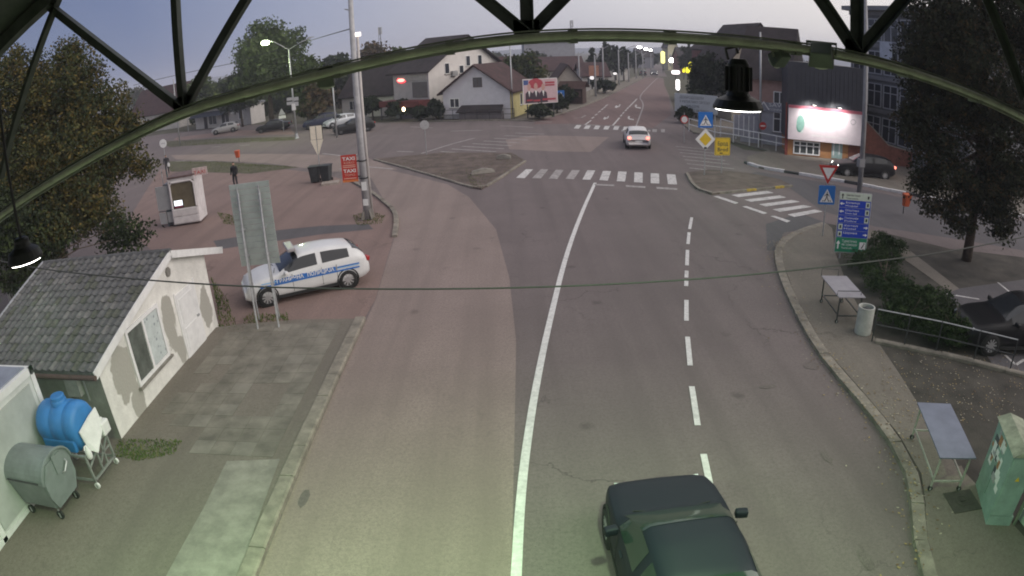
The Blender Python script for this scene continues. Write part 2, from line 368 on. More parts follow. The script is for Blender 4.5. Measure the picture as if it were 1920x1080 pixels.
# right verge, pavement and car park
kr = px(1728, 1079, 1722, 980, 1712, 895, 1670, 820, 1600, 735, 1535, 660, 1482, 560, 1457, 490, 1462, 460, 1490, 440, 1545, 422)
sheet('right_verge', [V(14, -3), V(6.0, -3)] + kr + px(1640, 436, 1780, 470, 1919, 486) + [V(45, 12), V(45, -3)], 0.085, m_dirt_d, z0=-0.02)
kerb('kerb_right', [V(5.4, -1)] + kr[0:], w=0.3, h=0.11)
sheet('right_pavement', [V(9.2, -2), V(5.8, -2)] + offset_poly(kr, -0.16) + px(1560, 432, 1566, 480, 1590, 545, 1640, 640, 1690, 715, 1735, 790, 1765, 850), 0.092, m_pave)
sheet('concrete_apron', [V(9.0, -2), V(6.6, -2)] + px(1740, 1070, 1732, 960, 1745, 900, 1800, 880, 1850, 990), 0.097, m_pave)
sheet('footpath', px(1600, 428, 1640, 436, 1700, 470, 1790, 540, 1919, 640, 1919, 655, 1770, 545, 1680, 480, 1590, 440), 0.092, m_pave)
carpark = sheet('car_park', px(1772, 556, 1800, 545, 1919, 528) + [V(30, 14), V(30, 5), V(13.5, 9.0)] + px(1919, 706, 1860, 690), 0.094, m_asph_d)
kerb('kerb_car_park', px(1640, 648, 1760, 672, 1919, 712), w=0.16, h=0.2, L=1.0)
# pavement across the right-hand road, black-and-white kerb
krf = px(1919, 407, 1780, 380, 1700, 365, 1600, 345, 1500, 328, 1425, 316, 1398, 306, 1402, 296, 1440, 284)
sheet('far_pavement', krf + px(1300, 250, 1283, 236, 1268, 205, 1280, 195) + [V(20, 70), V(30, 50), V(55, 42), V(55, 26)], 0.1, m_pave, z0=-0.02)
kerb('kerb_painted', krf[:7], w=0.28, h=0.16, mats=[m_kerbw, m_kerbw, m_kerbw, m_kerbk], L=1.0)
# left pavement of the street in front of the houses
sl_ = px(742, 225, 835, 228, 960, 226, 1000, 228, 1080, 206, 1140, 180, 1190, 155, 1212, 144)
sheet('house_pavement', sl_ + [p + Vector((-2.2, 1.8, 0)) for p in reversed(sl_)], 0.1, m_pave, z0=-0.02)
kerb('kerb_street', sl_[:6], w=0.2, h=0.12)

# ---- road markings (each a thin sheet of paint, part of the road)
def mark(name, pts, m=None, z=0.012):
    q = [Vector((p.x, p.y, z)) for p in pts]
    a = sum(q[i].x * q[(i+1) % len(q)].y - q[(i+1) % len(q)].x * q[i].y for i in range(len(q)))
    if a < 0: q.reverse()
    return MB().poly(q).build(name, m or m_paint, road)
def line(name, pts, w=0.14, m=None, z=0.012):
    mb = MB(); l = [p + Vector((0, 0, 0)) for p in offset_poly(pts, w / 2)]; r = offset_poly(pts, -w / 2)
    vs = [(p.x, p.y, z) for p in l] + [(p.x, p.y, z) for p in r]; n = len(pts)
    mb.add(vs, [(i, n + i, n + i + 1, i + 1) for i in range(n - 1)])
    return mb.build(name, m or m_paint, road)
def zq(ox, oy, s, *c): return px(*[v / s + (ox if i % 2 == 0 else oy) for i, v in enumerate(c)])
Q = lambda *c: zq(960, 270, 4, *c)
for i, c in enumerate([(30,255,95,258,158,192,105,190),(150,258,215,260,273,192,218,190),(275,262,340,264,388,195,330,193),(400,263,462,267,510,198,450,196),(528,268,588,270,625,200,565,198),
          (655,272,718,276,743,205,682,203),(785,280,848,283,860,209,797,207),(915,287,980,291,980,216,918,213),(1040,295,1105,298,1103,223,1040,221),(1170,302,1238,305,1225,230,1160,227)]):
    mark('crosswalk_stripe', Q(*c), m_paint_o if i in (1, 2, 3) else m_paint)
for c in ((620,300,768,306,768,318,622,312),(852,310,1000,318,1000,332,855,323),(1082,323,1240,333,1240,347,1085,338)): mark('stop_line_dash', Q(*c), m_paint_o)
S7 = lambda *c: zq(1240, 190, 4.696, *c)
for c in ((615,826,680,845,990,808,930,790),(730,868,790,886,1100,848,1040,830),(860,908,920,928,1221,886,1150,870),(978,953,1045,975,1330,930,1250,915),(1110,998,1170,1020,1420,972,1350,955)): mark('crosswalk_stripe', S7(*c))
for c in ((455,837,500,835,680,895,650,905),(710,928,750,924,932,985,900,995),(960,1012,1000,1010,1138,1055,1105,1068)): mark('give_way_dash', S7(*c), m_paint)
for x0, y0, x1, y1 in ((125,398,430,428),(145,425,470,458),(165,452,520,490),(188,484,560,522),(205,515,600,556),(225,550,640,596),(248,588,690,638),(262,628,735,682)):
    line('hatch_stripe', S7(x0, y0, x1, y1), 0.2, m_paint_o)
for ya, yb, xa, xb in ((239, 232, 0, 0),): pass
S3 = lambda *c: zq(1040, 70, 6, *c)
for i in range(6):
    x = 215 + 110 * i; y = 1026 + 3.5 * i
    mark('crosswalk_stripe', S3(x, y, x + 56, y + 2, x + 86 - i * 3, y - 36, x + 30 - i * 3, y - 38))
for i in range(2): mark('crosswalk_stripe', S3(1098 + i * 100, 1066 + 3 * i, 1148 + i * 90, 1068 + 3 * i, 1150 + i * 90, 1036, 1100 + i * 95, 1034), m_paint_o)
line('lane_line', S3(340, 985, 410, 935), 0.16)
for p in ((430,905),(468,870),(503,838),(535,810),(562,788),(585,765)): line('lane_dash', S3(p[0]-13, p[1]+8, p[0]+13, p[1]-8), 0.16)
line('lane_line', S3(655, 990, 730, 905), 0.16)
for p in ((748,880),(773,850),(800,822),(822,797),(845,775),(865,755),(884,735),(902,718),(918,700)): line('lane_dash', S3(p[0]-9, p[1]+9, p[0]+9, p[1]-9), 0.16)
line('lane_line', smooth_line(S3(915,1005,960,880,1000,775,985,720,955,685,975,640,1040,570,1130,480,1172,450)), 0.15, m_paint_o)
for c in ((345,984,495,991),(610,993,745,998),(830,1002,915,1006)): line('stop_line', S3(*c), 0.35, m_paint_o)
line('lane_line', S3(220, 912, 300, 905, 350, 878), 0.16, m_paint_o)
for (ax, ay) in ((580, 905), (710, 775)):                       # straight-and-left arrows
    mark('turn_arrow', S3(ax-35, ay+15, ax-20, ay-8, ax+10, ay+2, ax+20, ay-20, ax+32, ay-18, ax+18, ay+8, ax-5, ay+12, ax-12, ay+20))
for (ax, ay) in ((855, 915), (935, 785)):
    mark('turn_arrow', S3(ax-35, ay-8, ax-25, ay-28, ax-8, ay-25, ax-15, ay-2, ax+35, ay+6, ax+32, ay+18, ax-20, ay+8))
# hatching and edge lines on the left part of the junction
for i in range(8):
    x, y = 966 - i * 20, 249.5 + i * 5.0; l = 54 + i * 5
    line('hatch_stripe', px(x, y, x + l, y + 2.2 + i * 0.5), 0.22, m_paint_o)
for c in ((845,246,905,244.5),(770,238,812,240),(938,236,1000,239),(1010,228,1035,229),(790,288,848,270),(848,270,890,259),(745,284,775,285),(640,292,690,288),(605,288,640,292),(635,317,655,315),(690,313,736,317)):
    line('edge_line', px(*c), 0.22, m_paint_o)
for x, y in ((330,303),(383,302),(395,276),(450,273),(470,266)): line('lane_dash', px(x, y, x + 18, y - 1.2), 0.2, m_paint_o)
sol = smooth_line(px(968, 1079, 974, 960, 985, 850, 1005, 722, 1030, 604, 1060, 482, 1090, 400, 1116, 343)); sol.insert(0, V(-0.15, 3.0))
line('centre_line', sol, 0.165, m_paint_n)
for c in ((1297,408,1293,430),(1292,436,1290,458),(1289,469,1288,498),(1287.5,508,1287,521),(1287,527,1286.5,537),(1287,563,1287,602),(1289,632,1294,686),(1297,725,1308,798),(1319,852,1333,920)): line('lane_dash', px(*c), 0.13, m_paint_n)
for k in range(4): line('lane_dash', [V(3.05 - k*.1, 6.6 - k * 2.5), V(3.0 - k*.1, 5.1 - k * 2.5)], 0.13, m_paint_n)
m_stain = asphalt_mat('asphalt_oil_stain', (0.138, 0.116, 0.11), tar=0.8)
for x, y, rx, ry in ((1522, 686, .22, .2), (1550, 856, .1, .22), (1624, 1050, .11, .28), (1440, 725, .22, .09), (570, 935, .1, .26)):
    c_ = G(x, y); mark('road_stain', [c_ + Vector((rx * math.cos(a) * random.uniform(.88, 1.08), ry * math.sin(a) * random.uniform(.88, 1.08), 0)) for a in [k * math.pi / 8 for k in range(16)]], m_stain, z=.009)
# car park lines
for c in ((1772,556,1835,566),(1870,534,1919,575),(1883,672,1903,690),(1903,690,1919,680)): line('bay_line', px(*c), 0.1, m_paint, z=0.1)

# fallen leaves and litter along the right gutter, one scatter
lf = MB()
for _ in range(900):
    t = random.random() ** 0.8 * (len(kr) - 2); i = int(t); p = kr[i].lerp(kr[i+1], t - i)
    s = random.uniform(0.012, 0.04); a = random.uniform(0, 6.3); off = abs(random.gauss(0, 0.35)) * random.choice((1, -0.6, -1.2))
    x, y = p.x + off, p.y; z = 0.018 if off < -0.2 else 0.13 if abs(off) < 0.2 else 0.106
    lf.add([(x + s*math.cos(a), y + s*math.sin(a), z + 0.004), (x - s*math.sin(a)*.6, y + s*math.cos(a)*.6, z), (x - s*math.cos(a), y - s*math.sin(a), z + 0.006), (x + s*math.sin(a)*.6, y - s*math.cos(a)*.6, z + 0.002)], [(0, 1, 2, 3)], random.randint(0, 2))
for _ in range(700):
    p = G(random.uniform(1650, 1915), random.uniform(660, 800)); s = random.uniform(0.012, 0.035); a = random.uniform(0, 6.3)
    if p.x < 8: continue
    lf.add([(p.x + s*math.cos(a), p.y + s*math.sin(a), 0.112), (p.x - s*math.sin(a)*.6, p.y + s*math.cos(a)*.6, .104), (p.x - s*math.cos(a), p.y - s*math.sin(a), .112), (p.x + s*math.sin(a)*.6, p.y - s*math.cos(a)*.6, .106)], [(0, 1, 2, 3)], random.randint(0, 2))
o = lf.build('fallen_leaves', [mat('leaf_litter', (0.3, 0.22, 0.1), 0.9, 0), mat('leaf_litter_pale', (0.36, 0.32, 0.25), 0.9, 0), mat('leaf_litter_brown', (0.14, 0.09, 0.05), 0.9, 0)])
tag(o, 'dry leaves and litter scattered along the gutter and dirt', 'litter', kind='stuff')

# ---- far hills
mb = MB(); n = 120; pts = []
for i in range(n + 1):
    x = -5200 + i * 90; h = 22 + 30 * max(0, mnoise.noise(Vector((x * 0.0007, 2.2, 0))) + 0.35) + 18 * mnoise.noise(Vector((x * 0.004, 7, 0))); h += 30 * math.exp(-((x + 1900) / 900) ** 2)
    pts.append((x, h))
for i in range(n):
    (x0, h0), (x1, h1) = pts[i], pts[i+1]
    mb.add([(x0 * .3, 1050, -1), (x1 * .3, 1050, -1), (x1 * .3, 1250, h1 * .3), (x0 * .3, 1250, h0 * .3), (x1 * .3, 1600, h1 * .2), (x0 * .3, 1600, h0 * .2)], [(0, 1, 2, 3), (3, 2, 4, 5)])
struct('hills', mb.build('hills', mat('hill_haze_blue', (0.06, 0.08, 0.11), 1.0, 0.3, 0.01), smooth=True))  # distance haze put into the hill colour as blue
# ================================================================== shared materials
m_glass = mat('window_glass', (0.03, 0.035, 0.045), 0.12, 0, spec=0.6)
m_glass_b = mat('car_glass', (0.025, 0.028, 0.032), 0.08, 0, spec=0.7)
m_white = mat('white_painted', (0.72, 0.72, 0.71), 0.55, 0.08, 4, stain=0.25)
m_frame = mat('window_frame_white', (0.74, 0.74, 0.73), 0.5, 0.05, 6)
m_steel = mat('galvanised_steel', (0.42, 0.43, 0.44), 0.45, 0.15, 12, metal=0.5)
m_steel_d = mat('dark_steel', (0.06, 0.062, 0.065), 0.5, 0.2, 10, metal=0.3)
m_signback = mat('sign_back_grey', (0.5, 0.5, 0.5), 0.5, 0.1, 8, metal=0.3)
m_black = mat('black_rubber', (0.02, 0.02, 0.02), 0.85, 0.1, 20)
m_rim = mat('alloy_rim', (0.55, 0.55, 0.56), 0.35, 0.05, 20, metal=0.6)
m_chrome = mat('chrome', (0.7, 0.7, 0.7), 0.2, 0, metal=0.9)
m_tail = mat('tail_lamp_red', (0.35, 0.02, 0.02), 0.25, 0, spec=0.6)
m_tail_on = mat('tail_lamp_lit', (0.6, 0.1, 0.08), 0.3, 0, emit=(1.0, 0.25, 0.18), estr=3.0)
m_head = mat('headlamp_glass', (0.6, 0.62, 0.64), 0.15, 0, spec=0.7)
m_head_on = mat('headlamp_lit', (0.9, 0.9, 0.9), 0.3, 0, emit=(1.0, 0.97, 0.9), estr=9.0)
m_plate = mat('number_plate', (0.75, 0.75, 0.73), 0.5, 0)
m_blue_sign = mat('sign_blue', (0.02, 0.16, 0.52), 0.4, 0.06, 6)
m_white_sign = mat('sign_white', (0.78, 0.78, 0.77), 0.4, 0.05, 8)
m_yellow_sign = mat('sign_yellow', (0.72, 0.5, 0.03), 0.4, 0.08, 8)
m_red_sign = mat('sign_red', (0.5, 0.035, 0.03), 0.4, 0.08, 8)
m_black_sign = mat('sign_black', (0.02, 0.02, 0.02), 0.5, 0)
m_green_sign = mat('sign_green', (0.02, 0.22, 0.12), 0.4, 0.08, 8)
m_lamp = mat('lamp_lit', (1, 1, 1), 0.4, 0, emit=(1.0, 0.98, 0.92), estr=14.0)
m_lamp_warm = mat('lamp_lit_warm', (1, 0.9, 0.7), 0.4, 0, emit=(1.0, 0.78, 0.5), estr=10.0)

# ================================================================== cars
HATCH = [(0,.60,.64,.70,.60,.40),(.018,.92,.97,.82,.66,.32),(.05,1.0,1.14,.87,.66,.25),(.085,1.02,1.29,.885,.62,.22),(.15,1.015,1.355,.895,.61,.19),(.28,.99,1.425,.90,.62,.18),(.42,.965,1.45,.90,.62,.18),(.53,.945,1.42,.90,.61,.18),(.64,.935,1.19,.90,.63,.18),(.725,.925,.965,.90,.74,.18),(.85,.86,.90,.885,.70,.19),(.95,.74,.79,.83,.62,.2),(.985,.6,.66,.76,.55,.24),(1,.48,.5,.66,.5,.3)]
SEDAN = [(0,.62,.66,.70,.60,.40),(.02,.86,.92,.80,.66,.32),(.08,.93,.97,.86,.70,.25),(.18,.95,1.0,.885,.70,.22),(.24,.95,1.16,.89,.62,.2),(.34,.94,1.40,.895,.59,.18),(.48,.93,1.445,.90,.61,.18),(.58,.92,1.38,.90,.60,.18),(.68,.91,1.12,.90,.64,.18),(.74,.90,.94,.90,.74,.18),(.86,.84,.88,.885,.70,.19),(.95,.74,.78,.83,.62,.2),(.985,.6,.66,.76,.55,.24),(1,.48,.5,.66,.5,.3)]
SUVT = [(0,.72,.78,.72,.62,.45),(.02,1.02,1.08,.84,.66,.36),(.05,1.10,1.30,.88,.64,.3),(.09,1.12,1.56,.90,.62,.27),(.2,1.11,1.66,.91,.63,.25),(.42,1.08,1.69,.915,.65,.24),(.56,1.06,1.62,.915,.63,.24),(.67,1.05,1.32,.915,.65,.24),(.75,1.04,1.08,.91,.76,.24),(.87,.98,1.02,.90,.72,.26),(.96,.86,.9,.84,.64,.28),(.988,.7,.76,.77,.57,.32),(1,.56,.6,.66,.5,.38)]
VANT = [(0,.9,1.9,.80,.72,.45),(.015,1.15,1.98,.88,.76,.35),(.06,1.2,2.0,.92,.78,.3),(.3,1.2,2.02,.93,.79,.28),(.6,1.18,2.02,.93,.78,.28),(.72,1.15,1.9,.93,.74,.28),(.83,1.12,1.4,.92,.74,.28),(.9,1.08,1.14,.9,.74,.28),(.96,.95,1.0,.86,.66,.3),(.99,.72,.78,.8,.58,.34),(1,.55,.6,.7,.5,.4)]
def car_loft(tab, L, wk, ns=52):
    T = [r[0] for r in tab]; cols = [np.interp(np.linspace(0, 1, ns), T, [r[k] for r in tab]) for k in range(1, 6)]
    cols = [np.convolve(np.pad(c, 1, mode='edge'), [.22, .56, .22], 'valid') for c in cols]
    ring = []
    for i in range(ns):
        x = (i / (ns - 1) - 0.5) * L; zb, zt, w, wt, z0 = (c[i] for c in cols); w *= wk; wt *= wk
        h = zb - z0; g = zt - zb
        prof = [(0, z0), (.78*w, z0), (.95*w, z0+.1*h), (w, z0+.3*h), (w*1.0, z0+.62*h), (w*.985, z0+.86*h), (w*.955, zb)]
        for a in (.13, .36, .64, .86): prof.append((w*.955 + (wt - w*.955) * a**1.15, zb + g*a*.96))
        prof += [(wt*.9, zb+g*.985), (wt*.55, zt+.012), (0, zt+.022)]
        ring.append([(x, y, z) for y, z in prof])
    return ring
def make_car(name, label, cat, loc, heading, paint, tab=HATCH, L=4.26, W=1.79, group=None, lit_tail=False, lit_head=False, detail=True, wheel_r=0.32, glass=None, spokes=10):
    root = thing(name, label, cat, loc, heading, group); glass = glass or m_glass_b
    ring = car_loft(tab, L, W / 1.80); ns = len(ring); nv = len(ring[0])
    vs = []; idx = {}
    for i in range(ns):
        for s in (1, -1):
            for j, (x, y, z) in enumerate(ring[i]):
                if s == -1 and j in (0, nv - 1): idx[(i, s, j)] = idx[(i, 1, j)]; continue
                idx[(i, s, j)] = len(vs); vs.append((x, s * y, z))
    fs = []
    for i in range(ns - 1):
        for s in (1, -1):
            for j in range(nv - 1):
                f = (idx[(i,s,j)], idx[(i+1,s,j)], idx[(i+1,s,j+1)], idx[(i,s,j+1)])
                fs.append(f if s == -1 else f[::-1])
    for i in (0, ns - 1):
        loop = [idx[(i,1,j)] for j in range(nv)] + [idx[(i,-1,j)] for j in range(nv-2, 0, -1)]
        fs.append(tuple(loop if i == 0 else loop[::-1]))
    body = MB().add(vs, fs).build('body', paint, root, smooth=True)
    # glazing: patches of the greenhouse surface lifted a few millimetres
    me = body.data; nrm = {v.index: v.normal.copy() for v in me.vertices}
    t_of = lambda i: i / (ns - 1)
    def patch(nm, t0, t1, j0, j1, sides, m=glass, lift=0.007, parent=root):
        mb = MB(); used = {}
        def vid(k):
            if k not in used:
                used[k] = len(mb.v); p = Vector(vs[k]) + nrm[k] * lift; mb.v.append(tuple(p))
            return used[k]
        for i in range(ns - 1):
            if t_of(i) < t0 or t_of(i + 1) > t1: continue
            for s in sides:
                for j in range(j0, j1):
                    f = (idx[(i,s,j)], idx[(i+1,s,j)], idx[(i+1,s,j+1)], idx[(i,s,j+1)])
                    if s == 1: f = f[::-1]
                    mb.f.append(tuple(vid(k) for k in f)); mb.m.append(0)
        if mb.f: return mb.build(nm, m, parent, smooth=True)
    ws0, ws1 = {id(HATCH): (.535, .725), id(SEDAN): (.565, .745), id(SUVT): (.55, .755), id(VANT): (.70, .9)}[id(tab)]
    rw0, rw1 = {id(HATCH): (.035, .13), id(SEDAN): (.20, .345), id(SUVT): (.03, .11), id(VANT): (0, .03)}[id(tab)]
    patch('windscreen', ws0, ws1, 10, nv - 1, (1, -1))
    patch('rear_window', rw0, rw1, 10, nv - 1, (1, -1))
    a, mid, b = {id(HATCH): (.15, .385, .67), id(SEDAN): (.27, .44, .70), id(SUVT): (.12, .39, .70), id(VANT): (.32, .55, .85)}[id(tab)]
    for s in (1, -1):
        patch('side_window', a, mid - 0.008, 7, 10, (s,)); patch('side_window', mid + 0.012, b, 7, 10, (s,))
    hw = 0.9 * W / 1.8; wb = 0.31 * L
    zt_b = min(r[4] for r in ([(*r[:5],) for r in tab])) if False else 0
    # wheels
    R_ = wheel_r
    tyre = MB().lathe([(R_*.62, -.10), (R_*.93, -.105), (R_, -.075), (R_, .075), (R_*.93, .105), (R_*.62, .10)], 24, caps=False).mesh('tyre', m_black, True)
    rm = MB().lathe([(R_*.66, -.06), (R_*.66, .085), (R_*.60, .09), (R_*.58, .055), (R_*.1, .06), (R_*.1, .085), (.001, .085)], 20, 1)
    rm.lathe([(R_*.60, .086), (R_*.66, .092), (R_*.67, .086)], 20, 0, caps=False); rm.lathe([(R_*.12, .086), (R_*.12, .09), (.001, .09)], 12, 0)
    if detail:
        for k in range(spokes):
            M = Matrix.Rotation(2*math.pi*k/spokes, 4, 'Z'); rm.box((R_*.08, -.018, .055), (R_*.62, .022, .09), 0, M)
    rim = rm.mesh('rim', [m_rim, mat('rim_shadow_grey', (.07, .07, .072), .5, 0)])
    well = MB().lathe([(.02, -.2), (R_*1.17, -.2), (R_*1.17, .010), (R_*1.04, .010), (R_*1.02, -.14), (.02, -.14)], 24).mesh('wheel_arch', m_black)
    for sx in (1, -1):
        for s in (1, -1):
            x = wb * sx + (0.02 * L if sx > 0 else 0.0)
            rot = (R(-90) if s == 1 else R(90), 0, 0)
            w = bpy.data.objects.new('wheel', tyre); COL.objects.link(w); w.parent = root; w.location = (x, s * (hw - .085), R_); w.rotation_euler = rot
            q = bpy.data.objects.new('rim', rim); COL.objects.link(q); q.parent = w
            e = bpy.data.objects.new('wheel_arch', well); COL.objects.link(e); e.parent = root; e.location = (x, s * (hw - .006), R_ + .015); e.rotation_euler = rot
    # lamps, plates, mirrors
    zs = tab[-3][1] * .9; zr = tab[1][1] * .93
    for s in (1, -1):
        mb = MB(); mb.add([(-.16,-.10,-.06),(.10,-.16,-.07),(.10,.12,-.07),(-.16,.02,-.04),(-.22,-.09,.05),(.03,-.15,.06),(.05,.12,.05),(-.2,.0,.05)], [(0,3,2,1),(4,5,6,7),(0,1,5,4),(1,2,6,5),(2,3,7,6),(3,0,4,7)])
        mb.build('headlight', m_head_on if lit_head else m_head, root, bevel=.015, loc=(L*.455, s * .58 * W / 1.8, zs), rot=(0, 0, R(-8) * s))
        MB().cbox((0, 0, 0), (.14, .24, .16)).build('tail_light', m_tail_on if lit_tail else m_tail, root, bevel=.03, loc=(-L*.487, s * .66 * W / 1.8, zr), rot=(0, R(-8), R(14) * s))
        mm = MB().cbox((0, 0, 0), (.13, .2, .13)); mm.build('mirror', paint, root, bevel=.03, loc=(L*.165, s * (hw + .08), tab[8][1] + .06), rot=(0, 0, R(10) * s))
    MB().cbox((0, 0, 0), (.03, .52, .11)).build('number_plate', m_plate, root, loc=(-L*.5 + .0, 0, zr * .72))
    MB().cbox((0, 0, 0), (.06, 1.1, .12)).build('grille', m_black, root, bevel=.02, loc=(L*.485, 0, zs * .72))
    if detail:
        for s in (1, -1):
            for tx in (a - .5, mid - .5 + .002, b - .5 - .05):
                MB().box((-.006, -.004, 0), (.006, .004, tab[5][1] * .58)).build('door_seam', m_black, root, loc=(tx * L + (.12 * L if tx == a - .5 else 0), s * (hw + .0), .34))
            MB().box((-L*.26, -.012, 0), (L*.29, .012, .1)).build('sill_trim', m_black, root, loc=(0, s * (hw - .02), .2))
            MB().box((-.3, -.008, 0), (.3, .008, .012)).build('wiper', m_black, root, loc=(L*.235, s * .3, tab[8][1] + .045), rot=(0, 0, R(78) * s))
        MB().cbox((0, 0, 0), (.1, 1.35, .07)).build('bumper_strip', m_black, root, bevel=.02, loc=(L*.475, 0, .32))
        for s in (1, -1):
            for tx in (-.13, .09):
                MB().cbox((0, 0, 0), (.16, .03, .025)).build('door_handle', paint, root, bevel=.008, loc=(L*tx, s * (hw - .005), tab[5][1] - .13))
    return root

# ================================================================== vegetation
def leaf_mats(pfx, cols): return [mat(pfx + '_%s' % 'abcdef'[i], c, 0.95, 0.2, 1.5, spec=0.08) for i, c in enumerate(cols)]
def leaf_cloud(centres, radii, per, size, nm, weights=None, flat=0.75):
    c = np.repeat(np.asarray(centres, float), per, 0); r = np.repeat(np.asarray(radii, float), per)
    n = len(c); d = rng.normal(size=(n, 3)); d /= np.linalg.norm(d, axis=1, keepdims=True)
    rad = r * rng.random(n) ** 0.45; p = c + d * rad[:, None] * np.array([1, 1, flat])
    u = rng.normal(size=(n, 3)); u /= np.linalg.norm(u, axis=1, keepdims=True)
    w = rng.normal(size=(n, 3)); w -= u * (u * w).sum(1, keepdims=True); w /= np.linalg.norm(w, axis=1, keepdims=True)
    s = size * rng.uniform(0.6, 1.35, n)[:, None]
    q = np.stack([p + u * s, p + w * s * .55, p - u * s * .9, p - w * s * .55], 1).reshape(-1, 3)
    clump_mat = rng.integers(0, nm, len(centres)) if weights is None else rng.choice(nm, len(centres), p=weights)
    mi = np.repeat(clump_mat, per); flip = rng.random(n) < .3; mi[flip] = rng.integers(0, nm, flip.sum())
    return q, mi
def quads_mesh(name, q, mi, mats):
    n = len(q) // 4; me = bpy.data.meshes.new(name)
    me.vertices.add(4 * n); me.vertices.foreach_set('co', q.astype('f').ravel())
    me.loops.add(4 * n); me.loops.foreach_set('vertex_index', np.arange(4 * n, dtype='i'))
    me.polygons.add(n); me.polygons.foreach_set('loop_start', np.arange(0, 4 * n, 4, dtype='i'))
    for m in mats: me.materials.append(m)
    me.polygons.foreach_set('material_index', mi.astype('i')); me.update(); me.validate(); return me
def make_tree(name, label, base, lobes, clumps, per, size, mats, cat='tree', group=None, trunk_r=0.2, trunk_h=None, clump_r=0.55, weights=None, bark=None, branches=14, shell=0.5, ztop=None):
    """lobes: (dx, dy, z, rx, ry, rz) relative to the base"""
    root = thing(name, label, cat, base, 0, group)
    vol = np.array([l[3] * l[4] * l[5] for l in lobes], float) ** .75; vol /= vol.sum()
    cs = []; rs = []
    for k in rng.choice(len(lobes), clumps, p=vol):
        l = lobes[k]; d = rng.normal(size=3); d /= np.linalg.norm(d); rr = shell + (1 - shell) * rng.random(); rr *= rng.uniform(.85, 1.12)
        cs.append((l[0] + d[0]*l[3]*rr, l[1] + d[1]*l[4]*rr, max(.3, l[2] + d[2]*l[5]*rr))); rs.append(clump_r * rng.uniform(.6, 1.4))
    q, mi = leaf_cloud(cs, rs, per, size, len(mats), weights)
    crown = bpy.data.objects.new('crown', quads_mesh('crown', q, mi, mats)); COL.objects.link(crown); crown.parent = root
    bark = bark or mat('bark', (0.085, 0.065, 0.05), 0.9, 0.3, 6, bump=.8, bscale=18)
    top = max(l[2] for l in lobes); th = trunk_h or top * .55
    tb = MB(); j = lambda s: random.uniform(-s, s)
    pts = [(0, 0, -.1), (j(.05), j(.05), th*.35), (j(.15), j(.15), th*.7), (j(.25), j(.25), th)]
    tb.tube(pts, [trunk_r*1.25, trunk_r, trunk_r*.85, trunk_r*.6], 10)
    for k in range(branches):
        e = Vector(cs[rng.integers(0, len(cs))]); s0 = Vector(pts[2]).lerp(Vector(pts[3]), random.random()); md = s0.lerp(e, .5) + Vector((j(.3), j(.3), random.uniform(0, .5)))
        tb.tube([s0, md, e], [trunk_r*.45, trunk_r*.25, trunk_r*.07], 5)
    tb.build('trunk', bark, root, smooth=True)
    return root
def grass_patch(name, label, pts, n, h, z=0.0, mats=None):
    """blades over the polygon fan of ground points pts"""
    mats = mats or leaf_mats('grass_blade', [(.085, .13, .04), (.11, .15, .05), (.16, .16, .07)])
    P = np.array([(p.x, p.y) for p in pts]); c = P.mean(0); k = rng.integers(0, len(P), n); a = rng.random((n, 1)); b = rng.random((n, 1))
    base = c + (P[k] - c) * np.sqrt(a) * (1 - b) + (P[(k + 1) % len(P)] - c) * np.sqrt(a) * b
    ang = rng.uniform(0, 2*math.pi, n); hh = h * rng.uniform(.4, 1.3, n); wd = .012 + h * .05; lean = rng.normal(size=(n, 2)) * (h * .35)
    dx = np.cos(ang) * wd; dy = np.sin(ang) * wd
    z0 = np.full(n, z)
    q = np.stack([np.stack([base[:,0]-dx, base[:,1]-dy, z0], 1), np.stack([base[:,0]+dx, base[:,1]+dy, z0], 1),
                  np.stack([base[:,0]+dx*.5+lean[:,0], base[:,1]+dy*.5+lean[:,1], z0+hh], 1), np.stack([base[:,0]-dx*.3+lean[:,0], base[:,1]-dy*.3+lean[:,1], z0+hh*.97], 1)], 1).reshape(-1, 3)
    o = bpy.data.objects.new(name, quads_mesh(name, q, rng.integers(0, len(mats), n), mats)); COL.objects.link(o)
    return tag(o, label, 'grass', kind='stuff')

# ================================================================== buildings
def local_frame(A, B): return (A.x, A.y, 0), math.atan2(B.y - A.y, B.x - A.x), (B - A).length
def rect_on(face, W, D):
    """maps (u, z, out) on a wall of a W x D house to local xyz and returns text/box rotation about z"""
    if face == 'front': return (lambda u, z, o: (u, -o, z)), 0.0
    if face == 'right': return (lambda u, z, o: (W + o, u, z)), R(90)
    if face == 'left': return (lambda u, z, o: (-o, D - u, z)), R(-90)
def window(root, face, W, D, u, z, w, h, panes=2, fr=None, gl=None, sill=True, t=0.07, name='window', cross=False):
    f, rz = rect_on(face, W, D); fr = fr or m_frame; gl = gl or m_glass
    loc = f(u, z, 0)
    mb = MB(); d = 0.05
    mb.box((0, -d, 0), (w, 0.0, t)); mb.box((0, -d, h - t), (w, 0, h)); mb.box((0, -d, t), (t, 0, h - t)); mb.box((w - t, -d, t), (w, 0, h - t))
    xs = [w * k / panes for k in range(panes + 1)]
    for x in xs[1:-1]: mb.box((x - t/2, -d, t), (x + t/2, 0, h - t))
    if cross: mb.box((t, -d + .004, h*.66 - t*.4), (w - t, 0, h*.66 + t*.4))
    o = mb.build(name, fr, root, loc=loc, rot=(0, 0, rz))
    for k in range(panes):
        a = xs[k] + (t if k == 0 else t/2); b = xs[k+1] - (t if k == panes-1 else t/2)
        MB().box((a, -.018, t), (b, -.006, h - t)).build('pane', gl, o)
    if sill: MB().box((-.06, -.12, -.06), (w + .06, -.0, 0)).build('sill', m_conc, o)
    return o
